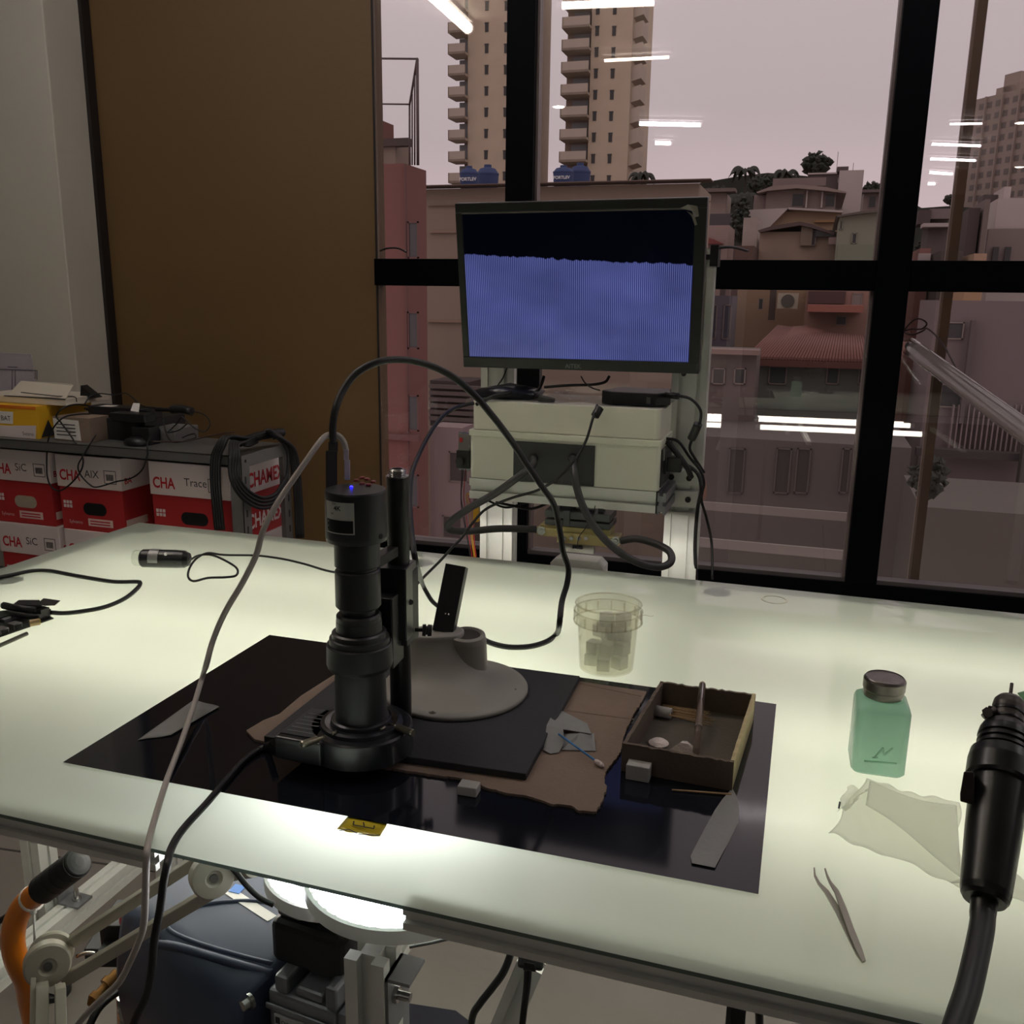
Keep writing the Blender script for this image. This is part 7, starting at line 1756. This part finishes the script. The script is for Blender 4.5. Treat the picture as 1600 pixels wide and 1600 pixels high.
roofpoly(t, ((1232, 324), (1318, 329), (1316, 332), (1232, 327)), 36.5, 4, HW, 'roof_edge'); part(t, 36.9, 1273, 1308, 344, 348, -.2, .1, om('ochre_band', (150, 116, 84)), 'awning')
t, *_ = house('beige_house', 'stained beige house with a low hipped roof, nearest above the window bar', 1186, 1310, 362, 29, 5, HBE, pref=385)
roofpoly(t, ((1184, 360), (1206, 353), (1250, 346), (1268, 350), (1305, 364), (1303, 367), (1268, 356), (1250, 352), (1206, 359), (1188, 363)), 28.7, 5, om('hip_roof', (92, 76, 72)))
part(t, 28.9, 1250, 1268, 352, 384, -.05, .1, om('grey_wing', (132, 116, 104)), 'side_wall'); part(t, 28.9, 1274, 1304, 360, 370, -.1, .1, DWIN, 'dark_opening'); window(t, 28.9, 1264, 1274, 360, 384, om('door_dark', (74, 68, 70)))
part(t, 28.7, 1294, 1308, 371, 382, -.1, .1, om('pink_panel', (160, 138, 134)), 'pink_panel')
t, *_ = house('green_house', 'grey-green house with a lean-to roof, right end of the middle pane', 1307, 1400, 337, 26, 5, HGN, pref=370, rise=.15)
roofpoly(t, ((1306, 337), (1345, 330), (1400, 325), (1400, 329), (1345, 334), (1310, 339)), 25.8, 5, om('lean_roof', (96, 88, 82)))
window(t, 25.98, 1311, 1316, 345, 359, DWIN, HGN); window(t, 25.98, 1330, 1338, 364, 381, DWIN, HGN); part(t, 25.98, 1307, 1380, 382, 408, -.05, .05, om('green_low', (122, 128, 110)), 'lower_band')
t, *_ = house('far_right_house', 'low grey house between the white roof tower and the thick right bar', 1346, 1400, 300, 55, 5, om('grey_far', (128, 112, 108)), pref=315)
window(t, 54.98, 1356, 1368, 306, 325, DWIN); part(t, 54.9, 1346, 1400, 297, 302, -.4, .4, om('far_roof', (104, 92, 88)), 'roof')
t, *_ = house('pink_house', 'pale pink house with a wide eave just right of the monitor', 1096, 1142, 302, 44, 5, om('pink_wall', (150, 134, 126)), pref=320)
part(t, 43.9, 1092, 1150, 296, 302, -.5, .5, om('eave', (112, 98, 92)), 'roof')
t, *_ = house('dark_roof_house', 'house with a dark roof band right of the monitor edge', 1096, 1150, 334, 38, 5, om('dark_band', (84, 78, 80)), pref=345)
t, *_ = house('low_pink_house', 'low pink house behind the upright, above the window bar', 1096, 1147, 352, 33, 5, om('pink_low', (156, 134, 128)), pref=380)
roofpoly(t, ((1096, 368), (1116, 374), (1130, 381), (1096, 381)), 32.8, .3, om('red_slope', (130, 70, 66)), 'roof_slope')
t, *_ = house('small_brown_hut', 'small dark brown hut low beside the stained beige house', 1147, 1186, 384, 27, 3, om('hut', (96, 74, 68)), pref=395)
t, *_ = house('pale_wall_strip', 'pale wall with climbing plants left of the stained beige house', 1160, 1190, 340, 31, 3, om('pale_strip', (166, 152, 144), var=.3, scale=2), pref=370)
# --- below the bar
t, *_ = house('ochre_wall_building', 'ochre building with an air conditioner on its wall below the window bar', 1150, 1262, 440, 24.6, 2, om('ochre_dim', (150, 124, 100)), pref=490)
ac = thing('air_conditioner', 'outdoor air conditioner box with a round fan on the ochre wall', 'air conditioner', X_(1230, 482, 23.9))
a, b = X_(1214, 482, 23.6), X_(1246, 482, 23.6); z1 = X_(1230, 458, 23.6).z
obj('case', MB().box((a.x, 23.6, a.z), (b.x, 23.95, z1)), om('ac_case', (176, 168, 150)), ac)
c = V(((a.x + b.x) / 2, 23.6, (a.z + z1) / 2)); r = (z1 - a.z) * .42
obj('fan_ring', MB().lathe(c, [(0, r), (.04, r), (.04, r * .85)], 24, V((0, -1, 0))), om('fan_dark', (92, 88, 80)), ac); obj('fan_blades', MB().lathe(c, [(.01, r * .8), (.02, r * .4), (.03, r * .2)], 7, V((0, -1, 0))), om('fan_dark', (92, 88, 80)), ac)
window(t, 23.98, 1184, 1192, 466, 484, DWIN); part(t, 23.95, 1120, 1128, 440, 540, -.1, .1, om('drain', (96, 84, 80)), 'drain_pipe') ; part(t, 23.95, 1200, 1210, 452, 500, -.05, .1, om('dark_strip', (82, 70, 66)), 'dark_strip')
t, *_ = house('orange_house', 'house with an orange-red awning below the bar, left of the thick right bar', 1258, 1400, 452, 23, 4, om('rose_wall', (150, 118, 106)), pref=480)
part(t, 22.9, 1262, 1345, 476, 486, -1.2, .1, om('awning_red', (150, 96, 84)), 'awning'); part(t, 22.95, 1262, 1320, 455, 474, -.05, .1, om('shade_opening', (82, 62, 60)), 'dark_opening')
window(t, 22.98, 1330, 1346, 458, 480, mat('pale_curtain', (130, 120, 116), .6)); window(t, 22.98, 1305, 1322, 494, 508, DWIN)
t, *_ = house('bluish_house', 'bluish grey house with tall windows beside the rig below the bar', 1096, 1150, 462, 22.8, 1.5, om('bluish', (104, 98, 108)), pref=500)
for px in (1106, 1128): window(t, 22.78, px, px + 12, 476, 530, om('blue_win', (74, 72, 84)))
t, *_ = house('tiled_roof_house', 'grey-green building under a large dark red tiled roof', 1184, 1400, 562, 18, 5, om('grey_green', (98, 102, 96)), pref=580)
yR = 17.6; base_q = [X_(1164, 561, yR), X_(1400, 568, yR)]; top_q = [X_(1214, 512, yR + 4.5), X_(1262, 508, yR + 4.5), X_(1346, 531, yR + 4.0)]
rf = obj('roof', MB().loft([[base_q[0], base_q[1], V((base_q[1].x + .5, yR + 3.6, top_q[2].z)), top_q[2], top_q[1], top_q[0]], [p - V((0, -.05, .12)) for p in (base_q[0], base_q[1], V((base_q[1].x + .5, yR + 3.6, top_q[2].z)), top_q[2], top_q[1], top_q[0])]]), ROOFR, t)
rd = MB()
for i in range(48):
    s_ = (i + .5) / 48; p = base_q[0].lerp(base_q[1], s_) + V((0, 0, .03)); qt = top_q[0].lerp(top_q[2] + V((.4, 0, 0)), s_) + V((0, 0, .04)); rd.cyl(p, qt, .03, seg=5)
o = obj('tile_rows', rd, ROOFR, t); o['kind'] = 'stuff'
for px0, px1 in ((1200, 1228), (1290, 1310), (1340, 1352)): window(t, 17.98, px0, px1, 572, 600, om('gg_win', (66, 70, 72)))
t, *_ = house('left_low_roofs', 'low dull brown roof beside the rig under the bluish house', 1096, 1186, 548, 16, 1.2, om('dull_red_low', (104, 92, 88), scale=1.5, var=.3), cat='house', pref=590)
window(t, 15.98, 1112, 1132, 575, 600, DWIN); window(t, 15.98, 1146, 1164, 575, 600, DWIN); part(t, 15.95, 1090, 1188, 545, 551, -.25, .1, om('dull_eave', (134, 112, 106)), 'eave')
# courtyard pieces seen dimly through the lower panes
t, *_ = house('dim_courtyard_wall', 'dim grey wall with dark doorways low in the middle pane', 1080, 1420, 690, 14, 3, om('dim_wall', (92, 84, 80)), cat='wall', pref=740)
for px0, px1 in ((1135, 1160), (1208, 1232), (1240, 1262), (1310, 1324)): window(t, 13.98, px0, px1, 700, 770, om('dim_opening', (62, 56, 54)), MC['dim_wall'])
for k_, py in enumerate((792, 850)):
    part(t, 12.0 - k_ * 2, 1085, 1330, py, py + 3, -.02, .02, om('dim_rail', (128, 120, 114)), 'rail')
# --- right pane, below the bar
t, *_ = house('purple_grey_wall_building', 'plain purple-grey building filling the lower right pane', 1430, 1660, 470, 16, 5, om('purple_grey', (118, 104, 104)), cat='building', pref=540)
window(t, 15.98, 1478, 1504, 503, 530, om('pg_win', (72, 68, 68))); window(t, 15.98, 1466, 1502, 600, 636, mat('dark_win', (46, 44, 46), .4)); part(t, 15.9, 1497, 1504, 500, 660, -.1, .05, om('pg_pipe', (96, 84, 84)), 'pipe')
for i in range(16): part(t, 15.9, 1480 + 8 * i, 1482.5 + 8 * i, 632, 705, -.06, .02, om('fence_slat', (132, 116, 116)), 'slat')
part(t, 15.7, 1430, 1660, 705, 710, -.1, .1, om('dim_band', (70, 62, 62)), 'rail'); part(t, 15.6, 1566, 1578, 680, 900, -.2, 0, om('dim_post', (76, 70, 68)), 'post')
t, *_ = house('small_ochre_roof', 'small ochre gable roof at the top of the lower right pane', 1482, 1530, 456, 21, 3, om('small_ochre', (170, 138, 106)), pref=470)
t, *_ = house('low_yard_wall', 'low grey yard wall at the bottom of the right pane', 1400, 1700, 800, 11, 2, om('yard_wall', (88, 82, 76)), cat='wall', pref=850)
# --- right pane, above the bar
t, *_ = house('big_white_house', 'large pale house with small windows, lower right above the bar', 1536, 1700, 309, 34, 5, HW, pref=350)
for px in (1552, 1568): window(t, 33.98, px, px + 5, 362, 371, DWIN)
part(t, 33.9, 1536, 1700, 358, 410, -.3, 0, om('lower_storey', (134, 120, 116)), 'lower_storey')
for px in (1549, 1568): part(t, 33.5, px, px + 9, 386, 410, -.05, .05, DWIN, 'dark_opening')
part(t, 33.9, 1552, 1576, 294, 305, 2, 3, om('roof_tank2', (90, 80, 80)), 'roof_tank'); part(t, 33.9, 1577, 1588, 286, 305, 1, 3, HW, 'chimney')
t, *_ = house('brown_strip_building', 'narrow dark brown building right of the outside pole above the bar', 1502, 1528, 325, 31, 4, om('brown_strip', (78, 64, 64)), cat='building', pref=360)
part(t, 30.9, 1528, 1536, 312, 400, -.1, 3, om('strip_side', (118, 104, 100)), 'side_wall')
t, *_ = house('hill_house', 'grey house with a pale flat roof left of the outside pole', 1440, 1486, 350, 40, 5, om('hh', (102, 92, 90)), pref=370)
part(t, 39.9, 1440, 1484, 350, 356, -.5, .5, HW, 'roof'); part(t, 40.5, 1452, 1486, 326, 342, 0, 3, om('hh2', (124, 110, 108)), 'upper_storey'); part(t, 40.4, 1434, 1453, 328, 350, 0, 2, om('hh3', (82, 68, 68)), 'brick_wing')
t, *_ = house('low_red_house', 'low reddish house on the window bar left of the outside pole', 1430, 1454, 388, 30, 4, om('lrh', (138, 96, 88)), pref=395)
part(t, 29.8, 1434, 1453, 396, 407, -.1, .1, HW, 'pale_panel')
t, *_ = house('low_tan_house', 'low tan parapet on the window bar right of the outside pole', 1503, 1542, 396, 27, 3, om('lth', (170, 140, 116)), pref=400)
t, *_ = house('low_dark_house', 'low dark roof on the window bar behind the outside pole', 1454, 1504, 392, 28, 3, om('ldh', (86, 76, 72)), pref=400)
# brown pole standing just outside
pt_, pb3 = W(1521, 0, .35), W(1440, 800, .35)
pc = W(1477, 500, .35); xx, yy = pc.x, pc.y; wp = 13.5 / 2 / FPX * depth(pc)
ol = thing('outside_pole', 'brown metal pole standing just outside the right window pane', 'pole', V((xx, yy, .3)))
obj('pole', MB().box((xx - wp, yy, .30), (xx + wp, yy + .035, 3.4)), mat('brown_pole_paint', (104, 80, 56), .5), ol)
obj('pole_edge', MB().box((xx - wp - .008, yy - .002, .30), (xx - wp, yy + .02, 3.4)), mat('pole_edge_paint', (150, 132, 120), .5), ol)
obj('base_shoe', MB().box((xx - wp - .014, yy - .012, .30), (xx + wp + .014, yy + .05, .36)), BLK, ol)
for o in SC.collection.objects:
    if '_y' in o: del o['_y']
